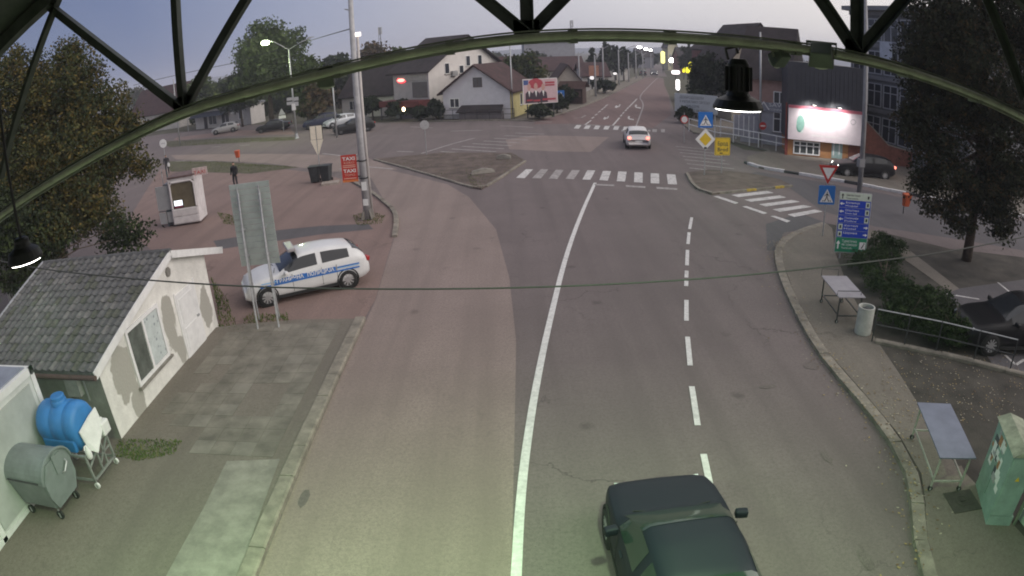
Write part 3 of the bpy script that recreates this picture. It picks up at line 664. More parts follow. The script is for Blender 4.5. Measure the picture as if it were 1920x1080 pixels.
def door(root, face, W, D, u, z, w, h, m, name='door'):
    f, rz = rect_on(face, W, D)
    o = MB().box((0, -.04, 0), (w, 0, h)).build(name, m, root, loc=f(u, z, 0), rot=(0, 0, rz))
    MB().box((w*.82, -.09, h*.46), (w*.9, -.045, h*.49)).build('handle', m_steel, o)
    return o
def house(name, label, A, B, D, eave, ridge, ridge_axis, wall, roofm, cat='house', over=.4, group=None, side=None, chimney=False, rx=.5):
    """gabled block: front wall from A to B, depth D away from the viewer. ridge_axis 'x': ridge parallel to the front; 'y': gable faces front"""
    loc, rz, W = local_frame(A, B); root = thing(name, label, cat, loc, rz, group)
    mb = MB(); e = eave; s = 1 if side else 0; g_ = W * rx
    if ridge_axis == 'y':
        mb.add([(0,0,0),(W,0,0),(W,0,e),(g_,0,ridge),(0,0,e)], [(0,1,2,3,4)]); mb.add([(0,D,0),(W,D,0),(W,D,e),(g_,D,ridge),(0,D,e)], [(4,3,2,1,0)])
        mb.add([(0,0,0),(0,D,0),(0,D,e),(0,0,e)], [(3,2,1,0)], s); mb.add([(W,0,0),(W,D,0),(W,D,e),(W,0,e)], [(0,1,2,3)], s)
    else:
        mb.add([(0,0,0),(W,0,0),(W,0,e),(0,0,e)], [(0,1,2,3)]); mb.add([(0,D,0),(W,D,0),(W,D,e),(0,D,e)], [(3,2,1,0)])
        mb.add([(W,0,0),(W,D,0),(W,D,e),(W,D*.5,ridge),(W,0,e)], [(0,1,2,3,4)], s); mb.add([(0,0,0),(0,D,0),(0,D,e),(0,D*.5,ridge),(0,0,e)], [(4,3,2,1,0)], s)
    mb.build('wall', [wall, side or wall], root)
    r = MB(); th = .16
    if ridge_axis == 'y':
        for x1, sg in ((0, -1), (W, 1)):
            run = abs(g_ - x1); k = (ridge - e) / run; xo = x1 + sg * over; zo = e - k * over
            y0, y1 = -over, D + over
            vs = [(g_, y0, ridge + .02), (g_, y1, ridge + .02), (xo, y1, zo + .02), (xo, y0, zo + .02)]; vs += [(x, y, z + th) for x, y, z in vs]
            fsx = [(0,1,2,3),(7,6,5,4),(0,4,5,1),(1,5,6,2),(2,6,7,3),(3,7,4,0)]; r.add(vs, fsx)
    else:
        for y1, sg in ((0, -1), (D, 1)):
            k = (ridge - e) / (D / 2); yo = y1 + sg * over; zo = e - k * over; x0, x1 = -over, W + over
            vs = [(x0, D/2, ridge + .02), (x1, D/2, ridge + .02), (x1, yo, zo + .02), (x0, yo, zo + .02)]; vs += [(x, y, z + th) for x, y, z in vs]
            r.add(vs, [(0,1,2,3),(7,6,5,4),(0,4,5,1),(1,5,6,2),(2,6,7,3),(3,7,4,0)])
    ro = r.build('roof', roofm, root)
    if chimney:
        cx, cy, w_, zt = chimney; MB().box((cx-w_/2, cy-w_/2, eave), (cx+w_/2, cy+w_/2, zt)).build('chimney', mat('chimney_brick', (.2,.1,.08), .9, .3, 8), ro)
    return root
def roof_mat(name, col):
    """tiled roof seen from afar: courses as fine relief, weathered colour"""
    m = mat(name, col, 0.85, 0.3, 1.2, stain=.6); t = m.node_tree; b = t.nodes['Principled BSDF']
    geo = t.nodes.new('ShaderNodeNewGeometry'); w = t.nodes.new('ShaderNodeTexWave'); w.wave_type = 'BANDS'; w.bands_direction = 'Z'; w.inputs['Scale'].default_value = 5.0; w.inputs['Distortion'].default_value = .6
    t.links.new(geo.outputs['Position'], w.inputs['Vector']); bp = t.nodes.new('ShaderNodeBump'); bp.inputs['Distance'].default_value = .06; bp.inputs['Strength'].default_value = .7
    t.links.new(w.outputs['Fac'], bp.inputs['Height']); t.links.new(bp.outputs[0], b.inputs['Normal']); return m
m_roof_red = roof_mat('roof_tiles_red_brown', (.066, .032, .032)); m_roof_dk = roof_mat('roof_tiles_dark', (.045, .035, .037)); m_roof_grey = roof_mat('roof_tiles_grey', (.1, .1, .1))

# ================================================================== poles and signs
def pole(name, label, base, h, r0, r1, m, cat='pole', lean=(0, 0), group=None, n=12):
    root = thing(name, label, cat, (base.x, base.y, 0), 0, group)
    MB().tube([(0, 0, -.05), (lean[0]*h*.5, lean[1]*h*.5, h*.5), (lean[0]*h, lean[1]*h, h)], [r0, (r0+r1)/2, r1], n).build('shaft', m, root, smooth=True)
    return root
def shape(poly, y0, y1):       # polygon in xz made into a plate between y0 (front) and y1 (back)
    n = len(poly); vs = [(x, y0, z) for x, z in poly] + [(x, y1, z) for x, z in poly]
    return MB().add(vs, [tuple(range(n)), tuple(range(2*n-1, n-1, -1))] + [(i, n+i, n+(i+1) % n, (i+1) % n) for i in range(n)])
def rrect(w, h, r=.04, k=4):
    out = []
    for cx, cz, a0 in ((w/2-r, -h/2+r, -90), (w/2-r, h/2-r, 0), (-w/2+r, h/2-r, 90), (-w/2+r, -h/2+r, 180)):
        for i in range(k + 1): a = R(a0 + 90*i/k); out.append((cx + r*math.cos(a), cz + r*math.sin(a)))
    return out
def disc(r, n=24): return [(r*math.cos(2*math.pi*i/n), r*math.sin(2*math.pi*i/n)) for i in range(n)]
def plate(root, poly, m, z, y=0.0, th=.02, name='sign_panel', x=0.0, parent=None):
    return shape([(a + x, b + z) for a, b in poly], y - th, y).build(name, m, parent or root)
def ped_symbol(root, z, s=1.0, tri=(.36, .31), y=-.03):
    w, h = tri; k = s
    plate(root, [(-w*k, -h*k), (w*k, -h*k), (0, h*k*1.05)], m_white_sign, z, y, .006, 'triangle')
    b = m_black_sign; y2 = y - .007
    for nm, pl in (('figure_head', [(a*.035*k/.035, c) for a, c in [(.035*math.cos(t)*k, .17*k+.035*math.sin(t)*k) for t in [i*math.pi/4 for i in range(8)]]]),
                   ('figure_body', [(-.03*k,-.06*k),(.03*k,-.06*k),(.045*k,.12*k),(-.03*k,.12*k)]),
                   ('figure_leg', [(-.03*k,-.06*k),(.01*k,-.06*k),(-.07*k,-.24*k),(-.12*k,-.24*k)]),
                   ('figure_leg', [(-.005*k,-.061*k),(.03*k,-.061*k),(.12*k,-.24*k),(.07*k,-.24*k)]),
                   ('figure_arm', [(.04*k,.11*k),(.03*k,.07*k),(.12*k,-.03*k),(.14*k,-.005*k)]), ('figure_arm', [(-.03*k,.11*k),(-.02*k,.07*k),(-.12*k,-.03*k),(-.14*k,-.005*k)])):
        plate(root, pl, b, z, y2, .003, nm)
    for i in (-2.2, -1.2, 1.2, 2.2):
        plate(root, [((.1*i-.025)*k, -.27*k), ((.1*i+.025)*k, -.27*k), ((.085*i+.02)*k, -.21*k), ((.085*i-.02)*k, -.21*k)], b, z, y2, .0025, 'stripe')

# ================================================================== people
def person(label, base, heading, height=1.76, coat=(.02, .02, .022), trousers=(.03, .03, .035), skin=(.42, .27, .2), hair=(.05, .04, .03), arms='down'):
    root = thing('person', label, 'person', (base.x, base.y, base.z), heading); k = height / 1.76
    J = dict(pel=(0,0,.95), ch=(0,0,1.25), nk=(0,0,1.47), hd=(0,.01,1.56), tp=(0,.01,1.74),
             lh=(-.1,0,.9), lk=(-.11,.02,.5), la=(-.115,-.02,.09), lt=(-.125,.14,.04), rh=(.1,0,.9), rk=(.12,.03,.5), ra=(.13,-.02,.09), rt=(.145,.14,.04),
             ls=(-.19,0,1.42), le=(-.25,-.02,1.14), lw=(-.24,.08,.9), lg=(-.235,.1,.8), rs=(.19,0,1.42), re=(.25,-.02,1.14), rw=(.23,.1,.92), rg=(.225,.13,.82))
    Rr = dict(pel=.15, ch=.175, nk=.062, hd=.085, tp=.07, lh=.1, lk=.072, la=.05, lt=.045, rh=.1, rk=.072, ra=.05, rt=.045, ls=.082, le=.062, lw=.045, lg=.04, rs=.082, re=.062, rw=.045, rg=.04)
    E_ = [('pel','ch'),('ch','nk'),('nk','hd'),('hd','tp'),('pel','lh'),('lh','lk'),('lk','la'),('la','lt'),('pel','rh'),('rh','rk'),('rk','ra'),('ra','rt'),('ch','ls'),('ls','le'),('le','lw'),('lw','lg'),('ch','rs'),('rs','re'),('re','rw'),('rw','rg')]
    ks = list(J); me = bpy.data.meshes.new('body'); me.from_pydata([Vector(J[a]) * k for a in ks], [(ks.index(a), ks.index(b)) for a, b in E_], [])
    o = bpy.data.objects.new('body', me); COL.objects.link(o)
    sk = o.modifiers.new('skin', 'SKIN'); o.modifiers.new('sub', 'SUBSURF').levels = 1; o.modifiers['sub'].render_levels = 1
    for i, a in enumerate(ks):
        v = me.skin_vertices[0].data[i]; v.radius = (Rr[a]*k, Rr[a]*k*(.75 if a in ('pel','ch') else 1)); v.use_root = a == 'pel'
    dg = bpy.context.evaluated_depsgraph_get(); ev = bpy.data.meshes.new_from_object(o.evaluated_get(dg)); bpy.data.objects.remove(o)
    for c, nm in ((coat, 'coat_cloth'), (trousers, 'trouser_cloth'), (skin, 'skin'), (hair, 'hair'), ((.03,.03,.03), 'shoe_leather')):
        ev.materials.append(mat(nm + '_%02d%02d' % (int(c[0]*99), int(c[2]*99)), c, .8, .1, 20))
    for p in ev.polygons:
        c = p.center / k; p.use_smooth = True
        p.material_index = 3 if (c.z > 1.67 or (c.z > 1.55 and c.y < -.03)) else 2 if c.z > 1.5 or (abs(c.x) > .18 and c.z < .87 and c.z > .7) else 0 if c.z > .8 else 4 if c.z < .1 else 1
    b = bpy.data.objects.new('body', ev); COL.objects.link(b); b.parent = root
    return root
# ================================================================== left foreground: hut, container, tank, dumpster
# patched plaster on the hut: ochre-white render with grey bare patches
def plaster_mat():
    m = mat('hut_plaster', (.71, .70, .655), .9, .12, 2.2, bump=.5, bscale=14, stain=.35); t = m.node_tree; b = t.nodes['Principled BSDF']; L = t.links.new
    src = b.inputs['Base Color'].links[0].from_socket
    geo = t.nodes.new('ShaderNodeNewGeometry'); n = t.nodes.new('ShaderNodeTexNoise'); n.inputs['Scale'].default_value = 1.5; n.inputs['Detail'].default_value = 6; n.inputs['Roughness'].default_value = .55
    mp = t.nodes.new('ShaderNodeMapping'); mp.inputs['Location'].default_value = (3.1, 1.35, .2); L(geo.outputs['Position'], mp.inputs[0]); L(mp.outputs[0], n.inputs['Vector'])
    acc = None          # bare patches where the whitewash has come away: left of the window, around the door, near the far corner
    for cy_, cz_, ry_, rz_ in ((10.85, 1.35, .55, .75), (11.1, .35, .35, .6), (13.45, 1.35, .38, .85), (13.75, .45, .3, .5), (15.65, .95, .38, .8), (9.3, .6, .3, .4)):
        sb = t.nodes.new('ShaderNodeVectorMath'); sb.operation = 'SUBTRACT'; sb.inputs[1].default_value = (-8.92, cy_, cz_); L(geo.outputs['Position'], sb.inputs[0])
        ml = t.nodes.new('ShaderNodeVectorMath'); ml.operation = 'MULTIPLY'; ml.inputs[1].default_value = (0, 1 / ry_, 1 / rz_); L(sb.outputs[0], ml.inputs[0])
        ln = t.nodes.new('ShaderNodeVectorMath'); ln.operation = 'LENGTH'; L(ml.outputs[0], ln.inputs[0])
        if acc is None: acc = ln.outputs['Value']
        else:
            mn = t.nodes.new('ShaderNodeMath'); mn.operation = 'MINIMUM'; L(acc, mn.inputs[0]); L(ln.outputs['Value'], mn.inputs[1]); acc = mn.outputs[0]
    ad = t.nodes.new('ShaderNodeMath'); ad.operation = 'MULTIPLY_ADD'; L(n.outputs['Fac'], ad.inputs[0]); ad.inputs[1].default_value = 1.5; L(acc, ad.inputs[2])
    r = t.nodes.new('ShaderNodeMapRange'); r.inputs['From Min'].default_value = 1.70; r.inputs['From Max'].default_value = 1.62; L(ad.outputs[0], r.inputs['Value'])
    x = t.nodes.new('ShaderNodeMix'); x.data_type = 'RGBA'; x.inputs['B'].default_value = (.36, .35, .31, 1); L(r.outputs[0], x.inputs['Factor']); L(src, x.inputs['A']); L(x.outputs['Result'], b.inputs['Base Color'])
    return m
m_plaster = plaster_mat()
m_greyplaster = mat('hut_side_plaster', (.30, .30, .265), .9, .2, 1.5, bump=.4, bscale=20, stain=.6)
m_tile = mat('roof_tile_grey', (.10, .103, .106), .85, .3, 9, bump=.4, bscale=40, stain=.4, col2=(.06, .06, .058))
hx0, hx1, hy0, hy1, hap, zap, ze0, ze1 = -13.4, -8.92, 9.95, 16.2, 14.05, 3.05, 1.95, 2.42
hut = thing('plastered_hut', 'low whitewashed hut with peeling plaster and grey tiled roof', 'hut', (hx1, hy0, 0))
D_ = lambda x, y, z: (x - hx1, y - hy0, z)
mb = MB(); gpts = [(hy0, 0), (hy1, 0), (hy1, ze1), (hap, zap), (hy0, ze0)]
mb.add([D_(hx1, y, z) for y, z in gpts], [(0, 1, 2, 3, 4)], 0); mb.add([D_(hx0, y, z) for y, z in gpts], [(4, 3, 2, 1, 0)], 1)
mb.add([D_(hx0, hy0, 0), D_(hx1, hy0, 0), D_(hx1, hy0, ze0), D_(hx0, hy0, ze0)], [(0, 1, 2, 3)], 1); mb.add([D_(hx1, hy1, 0), D_(hx0, hy1, 0), D_(hx0, hy1, ze1), D_(hx1, hy1, ze1)], [(0, 1, 2, 3)], 0)
mb.build('wall', [m_plaster, m_greyplaster], hut)
# roof deck, tiles, ridge, verge boards
rf = MB(); nx0, nx1 = hx0 - .25, hx1 + .14
def rp(y): return ze0 + (y - hy0) * (zap - ze0) / (hap - hy0) if y <= hap else zap - (y - hap) * (zap - ze1) / (hy1 - hap)
yE0, yE1 = hy0 - .32, hy1 + 1.0
prof = [(yE0, rp(yE0) + .03), (hap, zap + .03), (yE1, rp(yE1) + .03)]
for (ya, za), (yb, zb) in zip(prof, prof[1:]):
    vs = [D_(nx0, ya, za), D_(nx1, ya, za), D_(nx1, yb, zb), D_(nx0, yb, zb)]; vs += [(x, y, z + .06) for x, y, z in vs]
    rf.add(vs, [(3,2,1,0),(4,5,6,7),(0,1,5,4),(1,2,6,5),(2,3,7,6),(3,0,4,7)])
roof = rf.build('roof', m_tile, hut)
nrow, ncol = 15, 20; slope = math.atan2(zap - ze0, hap - hy0); sl_len = math.hypot(hap - yE0, zap + .03 - prof[0][1]); tw = (nx1 - nx0) / ncol; tl = sl_len / nrow
tmb = MB(); prf = [(0, .0), (.1, .035), (.28, .05), (.42, .02), (.55, .0), (.8, .004), (1.0, .0)]
for k, (u, w) in enumerate(prf): tmb.v += [(u * tw, 0, .028 + w), (u * tw, tl * 1.08, .004 + w), (u * tw, 0, .0)]
for k in range(len(prf) - 1): a = 3 * k; tmb.f += [(a, a + 3, a + 4, a + 1), (a + 2, a + 5, a + 3, a)]; tmb.m += [0, 0]
tiles = [tmb.mesh('roof_tile', mm) for mm in (m_tile, mat('roof_tile_light', (.135, .135, .132), .85, .3, 9, stain=.3), mat('roof_tile_mossy', (.085, .09, .075), .9, .3, 9, stain=.4))]
for r_ in range(nrow):
    for c_ in range(ncol):
        o = bpy.data.objects.new('roof_tile', tiles[random.choice((0, 0, 0, 0, 1, 2))]); COL.objects.link(o); o.parent = roof
        y = yE0 + r_ * tl * math.cos(slope); z = prof[0][1] + .06 + r_ * tl * math.sin(slope)
        o.location = D_(nx0 + c_ * tw, y, z + random.uniform(0, .006)); o.rotation_euler = (slope + random.uniform(-.01, .01), 0, random.uniform(-.008, .008))
rm_ = MB()
for k in range(13):
    x = nx0 + k * (nx1 - nx0) / 13; rm_.tube([D_(x, hap, zap + .07), D_(x + (nx1 - nx0) / 13 * 1.06, hap, zap + .085)], .095, 8)
rm_.build('ridge_tile', m_tile, roof)
vb = MB(); xx = nx1 + .012
for (ya, za), (yb, zb) in zip(prof, prof[1:]): vb.beam(D_(xx, ya, za - .02), D_(xx, yb, zb - .02), .03, .2, 0)
vb.build('verge_board', [m_white], hut)
MB().beam(D_(nx0, yE1 + .02, prof[2][1] - .03), D_(nx1, yE1 + .02, prof[2][1] - .03), .03, .2).build('eaves_board', m_white, hut)
MB().tube([D_(nx0, yE0 - .05, prof[0][1] - .02), D_(nx1 + .05, yE0 - .05, prof[0][1] - .04)], .06, 8).build('gutter', mat('gutter_brown', (.1, .06, .055), .6, .2, 6), hut)
MB().tube([D_(nx0 - .03, yE0, prof[0][1] + .1), D_(nx0 - .03, hap, zap + .12)], .05, 6).build('gable_flashing', m_steel, hut)
# window with two sashes, one with patterned curtain, and plain white door in the road-side wall
hw_ = window(hut, 'right', 0, 6, 11.31 - hy0, .68, 1.72, 1.45, 2, sill=True, t=.09, gl=mat('hut_glass', (.11, .12, .11), .15, .25, 3))
m_curt = mat('net_curtain', (.50, .55, .54), .8, .1, 5); tt = m_curt.node_tree
vz = tt.nodes.new('ShaderNodeTexVoronoi'); vz.inputs['Scale'].default_value = 6; g2 = tt.nodes.new('ShaderNodeNewGeometry'); tt.links.new(g2.outputs['Position'], vz.inputs['Vector'])
r2_ = tt.nodes.new('ShaderNodeMapRange'); r2_.inputs['From Min'].default_value = .12; r2_.inputs['From Max'].default_value = .3; tt.links.new(vz.outputs['Distance'], r2_.inputs['Value'])
x2 = tt.nodes.new('ShaderNodeMix'); x2.data_type = 'RGBA'; x2.inputs['A'].default_value = (.22, .25, .27, 1); tt.links.new(r2_.outputs[0], x2.inputs['Factor'])
bb = tt.nodes['Principled BSDF']; tt.links.new(bb.inputs['Base Color'].links[0].from_socket, x2.inputs['B']); tt.links.new(x2.outputs['Result'], bb.inputs['Base Color'])
MB().box((.93, -.03, .1), (1.62, -.019, 1.34)).build('curtain', m_curt, hw_)
dr = door(hut, 'right', 0, 6, 14.02 - hy0, .06, 1.15, 1.86, m_white)
MB().box((-.06, -.03, 0), (0, 0, 1.92)).build('door_frame', m_frame, dr); MB().box((1.15, -.03, 0), (1.21, 0, 1.92)).build('door_frame', m_frame, dr)
MB().box((.12, -.052, .2), (1.0, -.04, .85)).build('door_panel', m_white, dr); MB().box((.12, -.052, 1.0), (1.0, -.04, 1.7)).build('door_panel', m_white, dr)
MB().box((0, -.01, 0), (.03, .02, .02)).build('wall_hook', m_steel_d, hut, loc=D_(hx1, 12.1, 2.35))
MB().lathe([(.13, 0), (.13, .04), (.09, .05)], 7).build('vent_hole', mat('vent_grey', (.2, .19, .17), .9), hut, loc=D_(hx1, 13.95, 2.62), rot=(0, R(90), 0))
MB().box((0, -.16, 0), (.42, 0, .5)).build('meter_box', mat('meter_box_grey', (.4, .41, .38), .7, .15, 6), hut, loc=D_(-10.0, hy0 - .0, 1.25))
MB().tube([D_(-9.45, hy0 - .04, 1.1), D_(-9.45, hy0 - .04, 1.8)], .02, 6).build('cable_duct', m_steel, hut)

# white container booth
cont = thing('container_booth', 'white metal container booth in the near corner beside the dumpster', 'container', (-9.94, 8.85, 0))
mbx = MB(); mbx.box((-2.4, -6.0, .12), (0, 0, 2.45)); mbx.build('body', mat('container_white', (.62, .64, .61), .5, .1, 2, stain=.35), cont)
fm = MB()
for y0 in (-6.0, -.14, -2.9): fm.box((-.02, y0, .1), (.035, y0 + .14, 2.52))
fm.box((-.02, -6, 2.36), (.035, 0, 2.52)); fm.box((-.02, -6, .06), (.035, 0, .2)); fm.box((-2.4, -6, 2.46), (.02, 0, 2.50))
fm.build('frame', mat('container_frame', (.70, .71, .69), .5, .08, 3, stain=.3), cont)
for y0 in (-2.72, -5.6):
    MB().box((0, 0, 0), (.03, 2.45, 1.95)).build('wall_panel', mat('panel_grey', (.40, .43, .40), .6, .1, 2), cont, loc=(.0, y0 + .0, .28))
MB().box((-2.3, -5.9, 2.5), (-.12, -.12, 2.53)).build('roof_sheet', mat('container_roof', (.30, .32, .38), .5, .15, 2, metal=.3), cont)
MB().lathe([(.05, 0), (.05, .01)], 10).build('lifting_eye', m_steel_d, cont, loc=(.036, -.07, 2.4), rot=(0, R(90), 0))
MB().box((.0, -6, -.0), (.1, -.0, .06)).build('base_rail', m_white, cont)

# grey wheeled dumpster with rounded lid
m_dump = mat('dumpster_grey_plastic', (.185, .215, .21), .45, .12, 3, stain=.3)
dmp = thing('dumpster', 'large grey plastic wheeled dumpster with rounded lid', 'dumpster', (-9.32, 7.36, 0.1))
b1 = MB(); b1.add([(-.55,-.38,.26),(.5,-.38,.26),(.5,.38,.26),(-.55,.38,.26),(-.62,-.52,.95),(.56,-.52,.95),(.56,.52,.95),(-.62,.52,.95)], [(0,3,2,1),(4,5,6,7),(0,1,5,4),(1,2,6,5),(2,3,7,6),(3,0,4,7)])
b1.build('bin_body', m_dump, dmp, bevel=.05)
lid = MB(); nl = 14; ring = [( .54*math.cos(math.pi*i/nl), .95 + .40*math.sin(math.pi*i/nl)) for i in range(nl + 1)]
lid.add([(-.64, y, z) for y, z in ring] + [(.60, y, z) for y, z in ring], [tuple(range(nl, -1, -1)), tuple(range(nl+1, 2*nl+2))] + [(i, i+1, nl+2+i, nl+1+i) for i in range(nl)])
lo_ = lid.build('lid', m_dump, dmp, smooth=False)
ar = MB(); ar.tube([(.62, .55*math.cos(math.pi*i/nl), .95 + .41*math.sin(math.pi*i/nl)) for i in range(nl + 1)], .028, 6); ar.build('lid_rim', m_dump, lo_)
ep = MB(); ep.add([(.585,-.36,.30),(.585,.36,.30),(.625,.50,.62),(.625,.50,.98),(.63,.28,1.24),(.63,-.28,1.24),(.625,-.50,.98),(.625,-.50,.62)], [tuple(range(8))]); ep.add([(.56,-.36,.30),(.56,.36,.30),(.585,.50,.62),(.585,.50,.98),(.59,.28,1.24),(.59,-.28,1.24),(.585,-.50,.98),(.585,-.50,.62)], [tuple(range(7,-1,-1))])
ep.f += [(i, 8 + i, 8 + (i + 1) % 8, (i + 1) % 8) for i in range(8)]; ep.m += [0] * 8
ep.build('end_panel', m_dump, dmp)
MB().tube([(.64, .30, 1.02), (.70, .28, .98), (.70, .12, .86), (.64, .10, .84)], .022, 6).build('handle', m_steel, dmp)
MB().box((.63, -.06, .9), (.66, .06, 1.3)).build('lifting_bracket', m_dump, dmp); MB().tube([(-.5, -.55, .98), (.45, -.55, .98)], .018, 6).build('lid_seam', m_steel_d, dmp)
def caster(root, x, y, z=.0, r=.07, m=None, top=.2):
    w = MB().lathe([(r, -.022), (r, .022)], 14).build('caster', m or m_black, root, loc=(x, y, r + z), rot=(R(90), 0, 0))
    MB().box((-.02, -r*.6, -.03), (.02, r*.6, .028)).build('fork', m_steel, w)
    MB().box((-.016, top - r - .05 if False else -.0, -.016), (.016, .0 + (top - r), .016)).build('stem', m_steel, w, rot=(0, 0, 0))
    return w
for x in (-.45, .45):
    for y in (-.34, .34): caster(dmp, x, y, 0, .1, None, .24)

# metal trolley carrying the blue water tank
m_galv = mat('trolley_grey_paint', (.30, .32, .30), .5, .2, 8, metal=.3)
tr = thing('tank_trolley', 'grey tubular metal trolley on casters under the blue tank', 'trolley', (-9.12, 8.55, .1))
f = MB(); zt = .78
for x in (-.62, .62):
    for y in (-.44, .46): f.beam((x, y, .16), (x, y, zt), .045)
for z in (.2, zt):
    f.beam((-.62, -.44, z), (.62, -.44, z), .045); f.beam((-.62, .46, z), (.62, .46, z), .045); f.beam((.62, -.44, z), (.62, .46, z), .045); f.beam((-.62, -.44, z), (-.62, .46, z), .045)
f.beam((.62, -.05, .2), (.62, -.05, zt), .035); f.beam((.62, .18, .2), (.62, .18, zt), .035); f.beam((.62, -.05, .35), (.62, .46, .72), .035); f.beam((.62, -.44, .5), (.62, .1, .72), .035); f.beam((.62, .1, .5), (.62, .46, .5), .03)
f.build('frame', m_galv, tr)
for x in (-.62, .62):
    for y in (-.44, .46): caster(tr, x, y, 0, .07, m_white, .16)
m_tank = mat('tank_blue_plastic', (.035, .19, .48), .42, .1, 2.5, stain=.25)
tk = thing('water_tank', 'blue plastic horizontal water tank with screw lid on metal trolley', 'water tank', (-9.16, 8.6, .905))
tb_ = MB(); nr = 20; secs = [(-.62, .34), (-.60, .42), (-.52, .47), (-.2, .48), (-.18, .465), (-.12, .465), (-.1, .48), (.2, .48), (.22, .465), (.28, .465), (.3, .48), (.46, .47), (.54, .42), (.57, .34)]
vs = []; 
for x, r_ in secs:
    for i in range(nr):
        a = 2*math.pi*i/nr; y = r_ * math.cos(a); z = .46 + r_ * math.sin(a)
        z = max(z, 0.0) if abs(y) > .0 else z
        if z < .16: y = math.copysign(min(abs(y) + .06, .36), y); z = 0.0 if z < .1 else z
        vs.append((x, y, z))
fs_ = [(k*nr+i, k*nr+(i+1) % nr, (k+1)*nr+(i+1) % nr, (k+1)*nr+i) for k in range(len(secs)-1) for i in range(nr)]
fs_ = [tuple(reversed(q)) for q in fs_] + [tuple(range(nr)), tuple(range(len(secs)*nr-1, (len(secs)-1)*nr-1, -1))]
tb_.add(vs, fs_).build('tank_body', m_tank, tk, smooth=True)
MB().lathe([(.2, .9), (.19, .98), (.175, 1.0), (.175, 1.07), (.15, 1.09), (.0, 1.09)], 20).build('screw_lid', m_tank, tk, smooth=False)
for y in (-.42, .42): MB().box((-.5, y - .05, .02), (.45, y + .05, .3)).build('side_rib', m_tank, tk, bevel=.03)
bd = thing('white_board', 'bent white plastic board leaning on the end of the blue tank', 'board', (-8.50, 8.62, 1.02))
bm = MB(); bm.add([(.05,-.34,-.08),(.16,-.22,-.22),(.12,.3,.12),(.02,.36,.5),(0,.1,.46),(-.02,-.36,.34)], [(0,1,2,3,4,5)]); bm.add([(.02,-.34,-.08),(.13,-.22,-.22),(.09,.3,.12),(-.01,.36,.5),(-.03,.1,.46),(-.05,-.36,.34)], [(5,4,3,2,1,0)])
bm.f += [(i, 6 + i, 6 + (i + 1) % 6, (i + 1) % 6) for i in range(6)]; bm.m += [0] * 6
bm.build('board', m_white, bd)
jc = thing('plastic_canister', 'white plastic canister on the trolley corner nearest the wall', 'canister', (-8.46, 8.98, .9))
MB().box((-.1, -.15, 0), (.1, .15, .3)).build('body', m_white, jc, bevel=.04); MB().lathe([(.035, .3), (.035, .35)], 10).build('cap', m_white, jc); MB().tube([(0, -.1, .3), (0, -.06, .36), (0, .04, .36), (0, .07, .3)], .016, 6).build('handle', m_white, jc)
wb_ = thing('wash_bottle', 'small white bottle hanging on the trolley front corner', 'bottle', (-8.46, 8.22, .78))
MB().lathe([(.06, 0), (.075, .05), (.075, .2), (.03, .25), (.03, .3)], 12).build('body', m_white, wb_, smooth=True); MB().tube([(0, 0, .3), (.02, -.08, .32), (.03, -.12, .26)], .016, 6).build('spout', m_white, wb_)

# grass tufts along walls and posts
gz = .095
grass_patch('grass', 'ragged green grass growing at the hut corner by the trolley', px(228, 830, 345, 832, 330, 858, 262, 872, 215, 862), 900, .055, gz)
grass_patch('grass', 'weeds at the far corner of the hut', px(395, 520, 425, 560, 450, 625, 415, 630, 405, 560), 500, .1, 0)
grass_patch('grass', 'tall yellow-green grass around the feet of the large sign', px(428, 632, 470, 590, 540, 590, 545, 628, 480, 650), 1000, .09, 0)
grass_patch('grass', 'ring of grass around the tall concrete pole', px(660, 405, 690, 396, 722, 405, 715, 420, 670, 424), 700, .06, 0)
grass_patch('grass', 'grass beside the white kiosk', px(405, 398, 440, 405, 470, 428, 420, 420), 500, .09, 0)
grass_patch('grass', 'mown verge grass beyond the kiosk', px(310, 303, 400, 303, 500, 309, 560, 314, 470, 326, 320, 322), 3000, .07, 0)
grass_patch('grass', 'thin grass on the triangular traffic island', isl, 1200, .04, .09)
grass_patch('grass', 'grass strip between the cross road and the parked cars', px(300, 266, 420, 260, 556, 257, 552, 263, 430, 269, 318, 276), 2000, .08, 0)

# ================================================================== large traffic sign seen from behind
A_, B_ = G(440, 620), G(528, 606)
sg = thing('road_sign_back', 'grey-green back of a large slatted road sign on steel posts', 'road sign', ((A_.x + B_.x) / 2 + .22, 16.75, 0), R(6))
m_sgb = mat('sign_back_grey_green', (.36, .40, .38), .5, .1, 3, metal=.2)
nsl = 14; _sb = Vector(((A_.x + B_.x) / 2 + .22, 16.75, 0)); zb, zt = ZT(_sb, 496), ZT(_sb, 342)
for k in range(nsl):
    z = zb + (zt - zb) * k / nsl; MB().box((-.62, .0, z), (.62, .03, z + (zt - zb) / nsl - .014)).build('slat', m_sgb, sg)
for x in (-.36, .30):
    MB().tube([(x, -.06, 0), (x, -.06, zt - .1)], .03, 8).build('post', m_steel, sg); MB().tube([(x + .02, -1.25 if False else -.06 - .0, zt - .25), (x + .2, -.95, 0)], .03, 8).build('brace', m_steel, sg)
    for z in (zb + .3, zb + 1.1, zb + 1.9): MB().box((x - .07, -.10, z), (x + .07, -.0, z + .05)).build('bracket', m_steel, sg)

